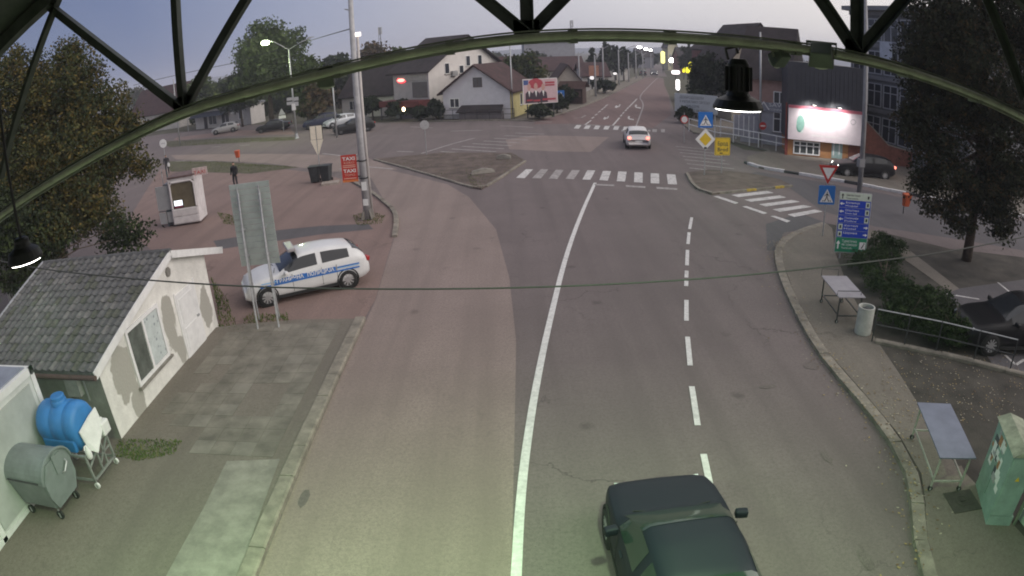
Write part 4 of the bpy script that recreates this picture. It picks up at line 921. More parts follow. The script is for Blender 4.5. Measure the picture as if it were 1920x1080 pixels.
# ================================================================== police car
pw = (G(510, 573) + G(655, 540)) / 2; pd = (G(510, 573) - G(655, 540)).normalized()
ph = math.atan2(pd.y, pd.x); pn = Vector((-pd.y, pd.x, 0));
if pn.y < 0: pn = -pn
m_pwhite = mat('car_paint_white', (.66, .665, .66), .35, .05, 2, coat=.4)
pc = make_car('police_car', 'white border police hatchback with blue side stripe and roof bar', 'car', tuple(pw + pn * .82), ph, m_pwhite)
m_pblue = mat('stripe_blue', (.03, .16, .5), .4, 0); m_plb = mat('stripe_light_blue', (.25, .5, .8), .4, 0)
side = 1 if (Matrix.Rotation(ph, 3, 'Z') @ Vector((0, 1, 0))).dot(-pn) > 0 else -1
def on_side(x0, x1, z0, z1, m, nm, off=.012):
    y = side * (.9 + off); mb = MB(); n = 8
    mb.add([(x0 + (x1-x0)*i/n, y, z) for i in range(n+1) for z in (z0, z1)], [(2*i, 2*i+2, 2*i+3, 2*i+1) for i in range(n)]); return mb.build(nm, m, pc)
on_side(-1.75, 1.6, .66, .71, m_pblue, 'side_stripe'); on_side(-.95, 1.1, .715, .85, m_pblue, 'side_stripe', .011); on_side(-1.75, -1.0, .79, .83, m_pblue, 'side_stripe'); on_side(-1.75, -1.0, .765, .785, m_plb, 'side_stripe'); on_side(1.0, 1.55, .77, .80, m_plb, 'side_stripe')
on_side(.12, .24, .76, .86, m_pblue, 'emblem')
for body_, xx in (('ГРАНИЧНА', 1.05), ('ПОЛИЦИЈА', .02)):
    text(body_, .17, m_plate, pc, (side * xx if side == 1 else xx, side * .916, .725), (R(90), 0, R(180) if side == 1 else 0), wide=.9, bold=.004)
lbx = MB().box((-.14, -.5, 0), (.14, .5, .11)); lb = lbx.build('light_bar', mat('light_bar_grey', (.35, .33, .34), .3, 0), pc, bevel=.03, loc=(.35, 0, 1.50))
MB().box((-.06, -.3, -.06), (.06, .3, 0)).build('bar_foot', m_black, lb)

# ================================================================== kiosk, persons, bins
kA, kB = G(372, 417), G(410, 398)
ki = thing('ticket_kiosk', 'small white rounded kiosk with a lit screen in its window', 'kiosk', (G(352, 422).x, G(352, 422).y, 0), R(11))
m_kw = mat('kiosk_white', (.66, .63, .63), .5, .1, 3, stain=.35)
kwid, kdep, kh = 1.62, 1.5, 2.6
kb = MB(); kb.box((-kwid/2, 0, .1), (kwid/2, .06, .95)); kb.box((-kwid/2, 0, 2.4), (kwid/2, .06, kh)); kb.box((-kwid/2, 0, .95), (-kwid/2+.1, .06, 2.4)); kb.box((kwid/2-.1, 0, .95), (kwid/2, .06, 2.4))
kb.box((-kwid/2, .06, .1), (-kwid/2+.06, kdep, kh)); kb.box((-kwid/2, kdep-.06, .1), (kwid/2, kdep, kh)); kb.box((kwid/2-.06, .06, .1), (kwid/2, kdep, kh)); kb.box((-kwid/2+.06, .06, .1), (kwid/2-.06, kdep-.06, .16))
kb.build('shell', m_kw, ki, bevel=.03)
rb = MB(); rb.prism([(x, y) for x, y in rrect(kwid+.1, kdep+.1, .25)], kh, kh + .1); rb.build('roof', mat('kiosk_roof_brown', (.16, .11, .105), .8, .25, 3), ki, loc=(0, kdep/2, 0))
MB().tube([(-kwid/2+.1, -.02, .98), (-kwid/2+.1, -.02, 2.25), (-kwid/2+.24, -.02, 2.39), (kwid/2-.24, -.02, 2.39), (kwid/2-.1, -.02, 2.25), (kwid/2-.1, -.02, .98)], .05, 8).build('window_frame', m_kw, ki)
MB().box((-kwid/2+.1, .04, .95), (kwid/2-.1, .05, 2.4)).build('window_pane', mat('kiosk_glass', (.17, .145, .10), .25, .2, 2), ki)
MB().box((-kwid/2+.05, -.05, .55), (kwid/2-.05, .0, .92)).build('counter_panel', m_kw, ki, bevel=.02); MB().box((-kwid/2+.05, -.04, .15), (kwid/2-.05, 0, .5)).build('lower_panel', m_kw, ki, bevel=.02)
sc1 = MB().box((-.62, .0, 1.0), (-.05, .035, 1.42)).build('screen', m_black, ki)
MB().box((-.58, -.006, 1.12), (-.09, -.001, 1.4)).build('screen_image', mat('screen_lit', (.8, .85, .9), .3, 0, emit=(.9, .95, 1.0), estr=1.6), sc1)
MB().box((-.58, -.006, 1.02), (-.09, -.001, 1.1)).build('screen_banner', mat('screen_red', (.3, .05, .1), .4, 0), sc1)
MB().box((kwid/2 - .1, .1, 2.55), (kwid/2 + .75, .16, 2.95)).build('roof_sign', mat('kiosk_sign_pink', (.6, .48, .46), .6, .2, 8), ki)
text('TAXI', .26, m_red_sign, ki, (kwid/2 - .02, .095, 2.62), UPR, wide=.66)
MB().box((-kwid/2 - .5, .5, 0), (-kwid/2 - .1, 1.6, 2.3)).build('side_cabinet', mat('kiosk_cabinet_grey', (.2, .2, .215), .6, .15, 4), ki, bevel=.03)
bo = thing('notice_board', 'pale grey framed notice board beside the kiosk', 'board', (G(318, 424).x, G(318, 424).y - .2, 0), R(4))
MB().box((-.42, 0, .95), (.42, .05, 2.25)).build('panel', mat('board_pale', (.40, .41, .415), .6, .08, 3), bo); MB().box((-.42, 0, .2), (.02, .05, .82)).build('lower_panel', MATS['board_pale'], bo); MB().box((.1, 0, .25), (.42, .05, .82)).build('lower_panel', MATS['board_pale'], bo)
fr_ = MB(); fr_.beam((.06, .07, 0), (.06, .07, .86), .04); fr_.beam((.45, .07, 0), (.45, .07, 3.0), .05); fr_.beam((-.4, .07, .88), (.5, .07, .88), .04); fr_.build('frame', mat('frame_teal', (.06, .12, .13), .5, .1, 6), bo)
MB().tube([(-.05, .4, 0), (-.05, .4, 3.1)], .025, 6).build('side_post', m_steel, bo)

gp = G(443, 352)
person('person in black jacket and trousers standing beyond the large sign back', Vector((gp.x, gp.y, .006)), R(170), 1.8)
gp2 = G(315, 326)
person('person in dark clothes half hidden by the autumn tree near the round sign', Vector((gp2.x, gp2.y, .01)), R(200), 1.75, coat=(.03, .03, .035))
bg_ = thing('white_bag', 'white bag carried by the person beside the autumn tree', 'bag', (gp2.x + .26, gp2.y - .1, .66)); MB().box((-.1, -.06, 0), (.12, .06, .3)).build('bag_body', m_white, bg_, bevel=.03); MB().tube([(-.06, 0, .29), (0, 0, .42), (.07, 0, .29)], .012, 5).build('handle', m_white, bg_)
def wheelie(label, loc, rz):
    r = thing('wheelie_bin', label, 'bin', loc, rz, 'dark wheelie bins under the arrow sign')
    MB().add([(-.24,-.26,.06),(.24,-.26,.06),(.24,.26,.06),(-.24,.26,.06),(-.33,-.36,1.0),(.33,-.36,1.0),(.33,.36,1.0),(-.33,.36,1.0)], [(0,3,2,1),(4,5,6,7),(0,1,5,4),(1,2,6,5),(2,3,7,6),(3,0,4,7)]).build('bin_body', mat('bin_dark', (.035, .04, .042), .6, .15, 4), r, bevel=.02)
    MB().box((-.36, -.4, 1.0), (.36, .4, 1.07)).build('lid', MATS['bin_dark'], r, bevel=.02); MB().tube([(-.25, .42, .96), (.25, .42, .96)], .02, 6).build('handle', m_black, r)
    for x in (-.26, .26): MB().lathe([(.1, -.03), (.1, .03)], 12).build('wheel', m_black, r, loc=(x, .3, .1), rot=(0, R(90), 0))
    return r
wheelie('dark wheelie bin under the arrow sign, farther from the slab', tuple(G(592, 342)), R(4)); wheelie('dark wheelie bin standing against the pale slab', tuple(G(613, 340)), R(-6))
sp_ = G(620, 345); ps = thing('timber_pallet', 'pale low pallet lying in front of the dark bins', 'pallet', (sp_.x, sp_.y, 0), R(12))
for k in range(6): MB().box((-.55 + k * .185, -.4, .1), (-.55 + k * .185 + .16, .4, .13)).build('board', mat('pallet_wood', (.36, .31, .27), .9, .2, 6), ps)
for y in (-.36, 0, .36): MB().box((-.55, y - .05, 0), (.55, y + .05, .098)).build('runner', MATS['pallet_wood'], ps)

# arrow-shaped sign back
ab = G(600, 322); s1 = thing('arrow_sign', 'pale back of a tall double sign ending in a downward point', 'road sign', (ab.x, ab.y, 0), R(3))
zA = ZT(ab, 290); zM = ZT(ab, 262); zB_ = ZT(ab, 236)
MB().tube([(0, .04, 0), (0, .04, zB_ + .03)], .035, 8).build('post', m_steel, s1)
m_cream = mat('sign_back_cream', (.8, .74, .6), .5, .06, 5)
for sx in (-1, 1): shape([(sx*.03, zM + .02), (sx*.42, zM + .02), (sx*.42, zB_), (sx*.03, zB_)][::sx], -.02, .0).build('sign_panel', m_cream, s1)
for sx in (-1, 1): shape([(sx*.03, zM), (sx*.46, zM), (sx*.05, zA), (sx*.03, zA)][::-sx], -.02, .0).build('point_panel', m_cream, s1)
shape([(-.46, zM - .01), (.46, zM - .01), (.46, zB_ + .04), (-.46, zB_ + .04)], .012, .03).build('back_plate', m_black, s1)

def litter_bin(label, b, sc=1.0, m=None, rz=0):
    r = thing('litter_bin', label, 'litter bin', (b.x, b.y, b.z), rz)
    MB().tube([(0, .06, 0), (0, .06, 1.05*sc)], .03, 6).build('post', m_steel_d, r)
    mm = m or mat('bin_orange_red', (.55, .1, .035), .5, .12, 5)
    MB().add([(-.15,-.22,.42),(.15,-.22,.42),(.15,.04,.42),(-.15,.04,.42),(-.2,-.32,1.0),(.2,-.32,1.0),(.2,.04,1.08),(-.2,.04,1.08)], [(0,3,2,1),(4,5,6,7),(0,1,5,4),(1,2,6,5),(2,3,7,6),(3,0,4,7)]).build('bucket', mm, r, bevel=.02)
    MB().box((-.21, -.33, 1.0), (.21, .05, 1.04)).build('rim', mm, r)
    return r
litter_bin('small red litter bin on a post at the left road edge', G(448, 304))
litter_bin('orange litter bin on a post by the right-hand road', G(1694, 404) + Vector((0, 0, .085)), 1.0, mat('bin_orange', (.5, .1, .03), .5, .12, 5))

# tall concrete pole with TAXI sign
tpb = G(690, 411); tp = thing('concrete_pole', 'tall grey tapered utility pole with flyers and grass at its foot', 'pole', (tpb.x, tpb.y, 0))
MB().tube([(0, 0, -.1), (-.0, 0, 5), (-.02, 0, 11.5)], [.18, .145, .10], 14).build('shaft', mat('pole_concrete', (.40, .40, .41), .8, .15, 3, bump=.4, bscale=30, stain=.5), tp, smooth=True)
for k in range(4): MB().box((-.03, -.03, 0), (.03, .16, .45)).build('base_fin', m_conc, tp, loc=(.22*math.cos(k*1.57+.78), .22*math.sin(k*1.57+.78), 0), rot=(R(22), 0, k*1.57 - .78))
for z, r_ in ((1.9, .21), (2.0, .205), (1.2, .22)): MB().box((-.12, 0, 0), (.12, .012, .3)).build('flyer', m_plate, tp, loc=(.03, -r_ - .016, z - .5))
for z in (1.95, 2.75): MB().lathe([(.215, -.02), (.215, .02)], 16).build('band', m_black, tp, loc=(0, 0, z))
MB().tube([(-.02, 0, 9.6), (-.3, 0, 9.7)], .03, 6).build('insulator_arm', m_steel, tp)
txz = ZT(Vector((tpb.x - .6, tpb.y - .1, 0)), 341)
tx = thing('taxi_sign', 'red TAXI panel with two lists strapped to the tall concrete pole', 'sign', (tpb.x - .60, tpb.y - .12, txz), R(2))
zt1 = 1.25; MB().box((-.36, 0, .0), (.36, .03, zt1)).build('panel', mat('taxi_red', (.5, .045, .03), .45, .1, 4), tx)
MB().box((-.36, -.002, .0), (.36, 0.0, .1)).build('foot_band', mat('taxi_orange', (.65, .2, .06), .45, .1, 4), tx)
MB().box((.36, .0, .2), (.55, .03, .26)).build('strap', m_black, tx); MB().box((.36, .0, .9), (.55, .03, .96)).build('strap', m_black, tx)
for z in (.44, 1.0): text('TAXI', .22, m_plate, tx, (-.29, -.004, z), UPR, wide=.58, bold=.006)
m_tt = mat('taxi_text', (.7, .45, .35), .5, 0)
for z, t_ in ((.84, 'KERO'), (.27, 'TOMO')): text(t_, .14, m_tt, tx, (-.24, -.004, z), UPR, wide=.48)
for z in (.75, .67, .15): MB().box((-.29, -.005, z), (.29, -.001, z + .035)).build('print_bar', m_tt, tx)

# back of a round sign, small signs left
rbp = G(800, 292); rs = thing('round_sign', 'pale back of a round traffic sign on the triangular island', 'road sign', (rbp.x, rbp.y, 0))
zr = ZT(rbp, 234); MB().tube([(0, 0, 0), (0, 0, zr + .35)], .03, 8).build('post', m_steel, rs); plate(rs, disc(.33), m_signback, zr, -.035, .015, 'disc'); MB().box((-.04, -.034, zr - .3), (.04, -.0, zr + .3)).build('bracket', m_steel_d, rs)
for k, (px_, py_, a) in enumerate(((905, 328, 20), (945, 300, -10))):
    b = G(px_, py_); st = thing('stone_block', ('long low stone lying on the triangular island near its point' if k == 0 else 'rough pale stone lying on the far part of the triangular island'), 'stone', (b.x, b.y, .09), R(a))
    mb = MB(); L_ = .75 if k == 0 else .5
    mb.add([(-L_,-.16,0),(L_,-.2,0),(L_*.95,.2,0),(-L_*.9,.18,0),(-L_*.9,-.1,.24),(L_*.2,-.14,.3),(L_*.9,-.1,.2),(L_*.85,.14,.22),(0,.15,.32),(-L_*.8,.12,.2)], [(3,2,1,0),(0,1,6,5,4),(1,2,7,6),(2,3,9,8,7),(3,0,4,9),(4,5,8,9),(5,6,7,8)])
    mb.build('stone', m_conc, st, bevel=.04)
# ================================================================== steel gantry the camera looks through
m_truss = mat('gantry_green_paint', (.19, .22, .155), .5, .2, 6, metal=.2, stain=.5)
m_truss_d = mat('gantry_dark_paint', (.07, .085, .07), .55, .2, 6, metal=.2)
GY = 4.5
gan = thing('steel_gantry', 'arched green steel lattice gantry crossing the top of the view', 'gantry', (0, GY, 0))
cpx = [(-140, 500), (0, 406), (170, 300), (340, 212), (500, 168), (650, 130), (800, 97), (960, 74), (1130, 67), (1340, 76), (1470, 89), (1600, 108), (1760, 154), (1919, 222)]
cp = [PY(x, y, GY) for x, y in cpx[1:]]; cp = [Vector((-6.6, GY, 5.85))] + cp + [Vector((6.6, GY, 6.55)), Vector((8.2, GY, 6.1))]
cp = [Vector((p.x, 0, p.z)) for p in smooth_line(cp, 2)]
for dy, nm in ((-.055, 'bottom_chord'), (.055, 'bottom_chord')):
    mb = MB()
    for i in range(len(cp) - 1): mb.beam(cp[i] + Vector((0, dy, 0)), cp[i+1] + Vector((0, dy, 0)), .04 if dy < 0 else .05, .08 if dy < 0 else .06)
    mb.build(nm, m_truss, gan)
fl = MB()
for i in range(len(cp) - 1): fl.beam(cp[i] + Vector((0, -.03, .052)), cp[i+1] + Vector((0, -.03, .052)), .13, .01)
fl.build('chord_flange', m_truss, gan)
MB().tube([p + Vector((0, -.09, .008)) for p in cp], .030, 10).build('chord_tube', mat('gantry_lit_green', (.40, .44, .31), .45, .2, 7, stain=.5), gan, smooth=True)  # lamp-lit face of the chord painted in as a lighter green tube
topz = lambda x: 8.97 - .04 * (x - .3) ** 2
tc_ = [Vector((-7.2 + k * .3, 0, topz(-7.2 + k * .3))) for k in range(51)]
mb = MB()
for i in range(50): mb.beam(tc_[i], tc_[i+1], .12, .12)
mb.build('top_chord', m_truss_d, gan)
def cz(x):
    for a, b in zip(cp, cp[1:]):
        if a.x <= x <= b.x: return a.z + (b.z - a.z) * (x - a.x) / (b.x - a.x)
    return cp[0].z
N = [PY(342, 207, GY), PY(988, 66, GY), PY(1604, 100, GY)]
def member(x0, z0, p_out, w=.085):        # angle-iron member through two photo points, run up to the top chord
    d = Vector((p_out.x - x0, 0, p_out.z - z0)).normalized(); a = Vector((x0, 0, z0)); b = a + d * .4
    for _ in range(400):
        if b.z > topz(b.x): break
        b = b + d * .01
    mb = MB(); mb.beam(a, b, .014, w, up=(0, 1, 0)) if False else None
    t = d; nrm = Vector((t.z, 0, -t.x))
    def bar(off, wd, y0, y1):
        p = [a + nrm * (off - wd/2), a + nrm * (off + wd/2), b + nrm * (off + wd/2), b + nrm * (off - wd/2)]
        mb.add([(q.x, y0, q.z) for q in p] + [(q.x, y1, q.z) for q in p], [(0,1,2,3),(7,6,5,4),(0,4,5,1),(1,5,6,2),(2,6,7,3),(3,7,4,0)])
    bar(0, w, .015, .027); bar(w/2, .012, -.05, .027)
    return mb.build('lattice_member', m_truss_d, gan)
for n_, outs in ((N[0], ((100, 20), (326, 0), (458, 0))), (N[1], ((908, 0), (986, 0), (1052, 0))), (N[2], ((1538, 0), (1605, 0), (1692, 0)))):
    for q in outs: member(n_.x, n_.z, PY(q[0], q[1], GY))
    MB().box((-.09, -.07, -.02), (.09, -.06, .13)).build('gusset_plate', m_truss_d, gan, loc=(n_.x, .085, n_.z - .02))
a_ = PY(0, 330, GY); member(a_.x, a_.z, PY(88, 45, GY)); a_ = PY(1919, 185, GY); member(a_.x, a_.z, PY(1850, 0, GY))
for x in (-3.0, -1.9, -1.15, -.35, .5, 1.2, 2.2, 3.3, 4.2):
    MB().box((-.025, -.1, -.05), (.025, .08, .05)).build('clamp', m_truss, gan, loc=(x, 0, cz(x)))
# arched roof sheet behind the truss, over the camera
rs_ = MB(); xs = [-7.2 + k * .3 for k in range(51)]
for x0, x1 in zip(xs, xs[1:]):
    rs_.add([(x0, -11, topz(x0) + .09), (x1, -11, topz(x1) + .09), (x1, .25, topz(x1) + .09), (x0, .25, topz(x0) + .09), (x0, -11, topz(x0) + .12), (x1, -11, topz(x1) + .12), (x1, .25, topz(x1) + .12), (x0, .25, topz(x0) + .12)], [(3,2,1,0),(4,5,6,7),(2,3,7,6),(0,1,5,4)])
rs_.build('roof_sheet', m_truss_d, gan)

LAMP_COL = (.6, 1.0, .5)
def pendant(label, p, r=.215, power=380, arm_z=None, flat=False):
    t = thing('pendant_lamp', label, 'lamp', tuple(p))
    m = mat('lamp_housing_black', (.025, .027, .025), .5, .1, 10)
    MB().lathe([(r, .0), (r*1.0, .02), (r*.86, .07), (r*.5, .10), (r*.42, .13), (r*.42, .15 if flat else .34), (r*.34, .16 if flat else .37), (r*.3, .165 if flat else .38)], 24).build('housing', m, t)
    fins = MB()
    for k in range(0 if flat else 12): fins.box((r*.42, -.006, .14), (r*.56, .006, .32), 0, Matrix.Rotation(k*math.pi/6, 4, 'Z'))
    if not flat: fins.build('cooling_fin', m, t)
    MB().lathe([(r*.9, -.007), (r*.9, -.002)], 24).build('lens', m_lamp, t)
    if not flat: MB().tube([(-.08, 0, .37), (-.1, 0, .45), (-.02, 0, .47), (0, 0, .42)], .012, 6).build('hook', m, t)
    if arm_z: MB().tube([(0, 0, .15), (0, 0, arm_z)], .012, 6).build('rod', m, t)
    l = bpy.data.lights.new('lamp_light', 'SPOT'); l.energy = power; l.color = LAMP_COL; l.spot_size = R(150); l.spot_blend = .9; l.shadow_soft_size = .18
    lo = bpy.data.objects.new('lamp_light', l); COL.objects.link(lo); lo.parent = t; lo.location = (0, 0, -.04)
    return t
pr = PY(1384, 204, GY); pendant('black pendant lamp with lit lens hanging under the gantry', pr, .195, 2100)
pl_ = PY(48, 488, 3.2); pendant('black pendant lamp with lit lens at the left picture edge', pl_, .145, 2300, 1.7, True)
pendant('black pendant lamp under the canopy roof behind the viewpoint', Vector((-1.0, -1.2, 7.9)), .195, 1500, .85)
def floodlight(label, p, rz, tilt, sc=1.0):
    t = thing('floodlight', label, 'floodlight', tuple(p), rz); m = mat('flood_housing', (.13, .16, .12), .5, .15, 8)
    t.rotation_euler = (tilt, 0, rz)
    MB().add([(-.13*sc,-.03,.12*sc),(.13*sc,-.03,.12*sc),(.1*sc,.1,.09*sc),(-.1*sc,.1,.09*sc),(-.13*sc,-.03,-.12*sc),(.13*sc,-.03,-.12*sc),(.1*sc,.1,-.09*sc),(-.1*sc,.1,-.09*sc)], [(0,1,2,3),(7,6,5,4),(0,4,5,1),(1,5,6,2),(2,6,7,3),(3,7,4,0)]).build('housing', m, t, bevel=.01)
    shape(disc(.115*sc, 18), -.045, -.032).build('glass', mat('flood_glass', (.5, .55, .42), .15, 0), t)
    MB().tube([(-.14*sc, .03, 0), (-.15*sc, .06, .14*sc), (.15*sc, .06, .14*sc), (.14*sc, .03, 0)], .012, 6).build('yoke', m_truss, t)
    return t
floodlight('small round greenish floodlight clamped under the gantry', PY(1458, 111, GY), R(200), R(35), .5)
floodlight('angular glass-fronted floodlight on the gantry above the billboard', PY(1540, 108, GY - .1), R(150), R(50), .8)
floodlight('flat floodlight tucked under the gantry beside the tall pole', PY(612, 152, GY), R(190), R(75), .5)
cab_ = MB(); cpts = [Vector((-14, 8, 6.1))] + [PY(x, y, 8.0) for x, y in ((0, 490), (105, 509), (400, 536), (700, 543), (1000, 540), (1300, 525), (1540, 502), (1820, 468))] + [Vector((15, 8, 5.4))]
cab_.tube(smooth_line(cpts, 2), .013, 6)
cb = cab_.build('overhead_cable', mat('cable_grey', (.06, .062, .058), .6, .1, 10), smooth=True); tag(cb, 'thin overhead cable sagging across the whole road', 'cable')

# ================================================================== right foreground
def table(name, label, c, rz, w, l, h, top, leg, wheels=True, z0=.095, shelf=True, rail=False):
    t = thing(name, label, 'table', (c.x, c.y, z0), rz)
    MB().box((-w/2, -l/2, h - .03), (w/2, l/2, h)).build('tabletop', top, t, bevel=.006)
    for x in (-w/2 + .08, w/2 - .08):
        for y in (-l/2 + .1, l/2 - .1):
            MB().beam((x, y, .1), (x, y, h - .03), .035).build('leg', leg, t)
            if wheels: caster(t, x, y, 0, .05, m_black, .12)
    for y in (-l/2 + .1, l/2 - .1): MB().beam((-w/2 + .08, y, .22), (w/2 - .08, y, .22), .03).build('stretcher', leg, t)
    for x in ((-w/2 + .08,) if not shelf else (-w/2 + .08, w/2 - .08)): MB().beam((x, -l/2 + .1, .26), (x, l/2 - .1, .26), .03).build('side_rail', leg, t)
    if rail:
        r = MB(); r.tube([(-w/2, -l/2 + .15, h), (-w/2, -l/2 + .15, h + .12), (w/2 - .1, -l/2 + .15, h + .12), (w/2 - .1, -l/2 + .15, h)], .012, 6); r.build('rail', leg, t)
        r = MB(); r.tube([(-w/2, l/2 - .02, h - .02), (-w/2, l/2 - .02, h + .22), (w/2 - .3, l/2 - .02, h + .2), (w/2 - .3, l/2 - .02, h - .02)], .012, 6); r.build('rail', leg, t)
    return t
m_ttop = mat('table_steel_blue', (.20, .215, .285), .5, .1, 3, metal=.3); m_ttop2 = mat('table_pale', (.30, .29, .315), .5, .1, 3, metal=.2)
c1 = [G(1720, 754, .92), G(1782, 756, .92), G(1832, 858, .92), G(1762, 858, .92)]; cc = sum(c1, Vector()) / 4; ax = ((c1[0] + c1[1]) / 2 - (c1[2] + c1[3]) / 2)
table('inspection_table', 'blue-grey metal inspection table on casters beside the green cabinet', cc, math.atan2(ax.y, ax.x) - R(90), (c1[0]-c1[1]).length, ax.length, .82, m_ttop, mat('table_leg_cream', (.38, .38, .33), .5, .15, 6))
c2 = [G(1539, 515, .92), G(1588, 518, .92), G(1624, 559, .92), G(1573, 555, .92)]; cc2 = sum(c2, Vector()) / 4; ax2 = ((c2[0] + c2[1]) / 2 - (c2[2] + c2[3]) / 2)
table('inspection_table', 'pale inspection table with dark legs in front of the hedge', cc2, math.atan2(ax2.y, ax2.x) - R(90), (c2[0]-c2[1]).length, ax2.length, .82, m_ttop2, m_steel_d, rail=True)
wbp = G(1617, 624, .09); wbn = thing('waste_bin', 'pale cylindrical concrete waste bin on the right pavement', 'waste bin', (wbp.x, wbp.y, .09))
mwb = mat('bin_pale_concrete', (.46, .47, .43), .8, .12, 5, stain=.4)
MB().lathe([(.24, 0), (.25, .03), (.245, .74), (.25, .78), (.21, .78), (.2, .5), (.001, .5)], 20).build('drum', mwb, wbn)
MB().lathe([(.19, .56), (.15, .7), (.05, .76), (.001, .76)], 9).build('rubbish', mat('rubbish_dark', (.05, .05, .055), .7, .3, 20), wbn)

# green electrical cabinet, pipe, wall box, wall
cbA, cbB = G(1829, 908, .09), G(1848, 984, .09)
ce = thing('electrical_cabinet', 'worn green electrical cabinet covered in stickers', 'cabinet', (cbA.x, cbA.y, .09), math.atan2(cbB.y - cbA.y, cbB.x - cbA.x))
cw = (cbB - cbA).length; m_cab = mat('cabinet_green', (.26, .37, .32), .55, .15, 3, stain=.5)
MB().box((0, 0, 0), (cw, .55, .22)).build('plinth', m_cab, ce); MB().box((-.01, -.0, .225), (cw + .01, .5, 1.5)).build('body', m_cab, ce, bevel=.015)
for k in range(2): MB().box((.015 + k*cw/2, -.018, .25), (cw/2 - .01 + k*cw/2, -.002, 1.47)).build('door', m_cab, ce)
MB().add([(-.05,-.06,1.5),(cw+.05,-.06,1.5),(cw+.05,.56,1.5),(-.05,.56,1.5),(-.02,.2,1.62),(cw+.02,.2,1.62)], [(0,1,5,4),(2,3,4,5),(1,2,5),(3,0,4),(3,2,1,0)]).build('top_cover', mat('cabinet_top_mossy', (.30, .32, .24), .8, .25, 5, stain=.6), ce)
for k in range(34):
    x, z = random.uniform(.06, cw - .22), random.uniform(.55, 1.38); w, h = random.uniform(.08, .22), random.uniform(.06, .22)
    MB().box((x, -.0215 - k*.0004, z), (x + w, -.0185, min(1.45, z + h))).build('sticker', random.choice((m_plate, m_plate, m_plate, m_plate, mat('sticker_grey', (.4, .4, .4), .6, .2, 20), mat('sticker_rust', (.4, .2, .1), .6, .2, 20), mat('sticker_dark', (.08, .09, .1), .6, .2, 20))), ce)
shape([(cw + .012 if False else 0, 0), (.1, 0), (.05, .09)], 0, .004).build('warning_triangle', m_yellow_sign, ce, loc=(cw + .0155, .2, 1.0), rot=(0, 0, R(90)))
mhp = sum(px(1770, 926, 1818, 928, 1832, 970, 1785, 968), Vector()) / 4
mh = thing('manhole_cover', 'square dark metal manhole cover in the right pavement', 'manhole cover', (mhp.x, mhp.y, .1), R(-8))
MB().box((-.34, -.3, 0), (.34, .3, .012)).build('plate', mat('manhole_dark', (.065, .063, .05), .7, .2, 10, bump=.6, bscale=60), mh); MB().lathe([(.16, .012), (.16, .018), (.13, .018), (.13, .013)], 18).build('ring', MATS['manhole_dark'], mh); MB().box((-.06, -.02, .0125), (.06, .02, .03)).build('lifting_lug', MATS['manhole_dark'], mh)
wl = thing('booth_wall', 'pale green booth wall at the lower right picture edge', 'booth', (8.95, 5.25, .09), R(0))
MB().box((0, -6.0, 0), (2.4, .35, 2.5)).build('wall', mat('booth_green_white', (.42, .52, .45), .6, .1, 2, stain=.3), wl); MB().box((-.04, -6, 0), (0, .38, .25)).build('base_rail', mat('booth_base', (.35, .42, .37), .6, .1, 3), wl); MB().box((-.06, -6.0, 2.4), (2.45, .4, 2.52)).build('roof_edge', m_white, wl)
wp = G(1905, 985, .5); wbx = thing('meter_box', 'small green junction box with white label on a pipe', 'junction box', (8.72, 5.52, .09))
MB().tube([(.0, 0, 0), (0, 0, .75)], .035, 8).build('pipe', mat('pipe_green', (.16, .19, .14), .6, .2, 8), wbx); MB().box((-.09, -.1, .7), (.12, .1, 1.1)).build('box', m_cab, wbx, bevel=.02); MB().box((-.095, -.06, .78), (-.091, .06, 1.0)).build('label_plate', m_plate, wbx)

# hedge, railing, tall tree on the right
hm = leaf_mats('hedge_leaf', [(.035, .055, .025), (.05, .075, .03), (.028, .042, .02)])
def shrub(label, lobes_px, clumps, per, group=None, name='shrub', size=.045, mats=hm, cat='shrub', trunk=.04, cr=.2):
    b = G(lobes_px[0][0], lobes_px[0][1], .09); lob = []
    for x, y, z, rx, ry, rz in lobes_px: g_ = G(x, y, .09); lob.append((g_.x - b.x, g_.y - b.y, z, rx, ry, rz))
    return make_tree(name, label, (b.x, b.y, .09), lob, clumps, per, size, mats, cat=cat, group=group, trunk_r=trunk, trunk_h=.5, clump_r=cr, branches=8)
shrub('low dark shrub behind the sign board and pale table', [(1655, 545, .3, 1.0, .8, .45), (1640, 510, .35, 1.2, .9, .5), (1660, 475, .3, .9, .9, .45)], 260, 40)
shrub('broad green shrub behind the waste bin', [(1690, 615, .4, .9, .7, .55), (1740, 605, .45, 1.1, .8, .6), (1700, 585, .4, 1.0, .7, .55)], 320, 40)
shrub('clipped shrub beside the parked black car', [(1790, 650, .4, .7, .55, .5), (1760, 640, .4, .8, .5, .5)], 200, 40)
rl = thing('railing', 'thin metal pipe railing between the hedge and the pavement edge', 'railing', (0, 0, .09))
ra, rb2, rc = G(1640, 648, .09), G(1760, 672, .09), G(1900, 706, .09)
ra, rb2, rc = (Vector((p.x, p.y, 0)) + Vector((.05, .25, 0)) for p in (ra, rb2, rc))
for p in (ra, ra.lerp(rb2, .5), rb2, rb2.lerp(rc, .5), rc): MB().tube([p, p + Vector((0, 0, .95))], .022, 6).build('post', m_steel_d, rl)
for z in (.93, .5):
    for p, q in ((ra, rb2), (rb2, rc)): MB().tube([p + Vector((0, 0, z)), q + Vector((0, 0, z))], .02, 6).build('rail', m_steel if z > .6 else m_steel_d, rl)
tb0 = G(1812, 488, .085); lob = []
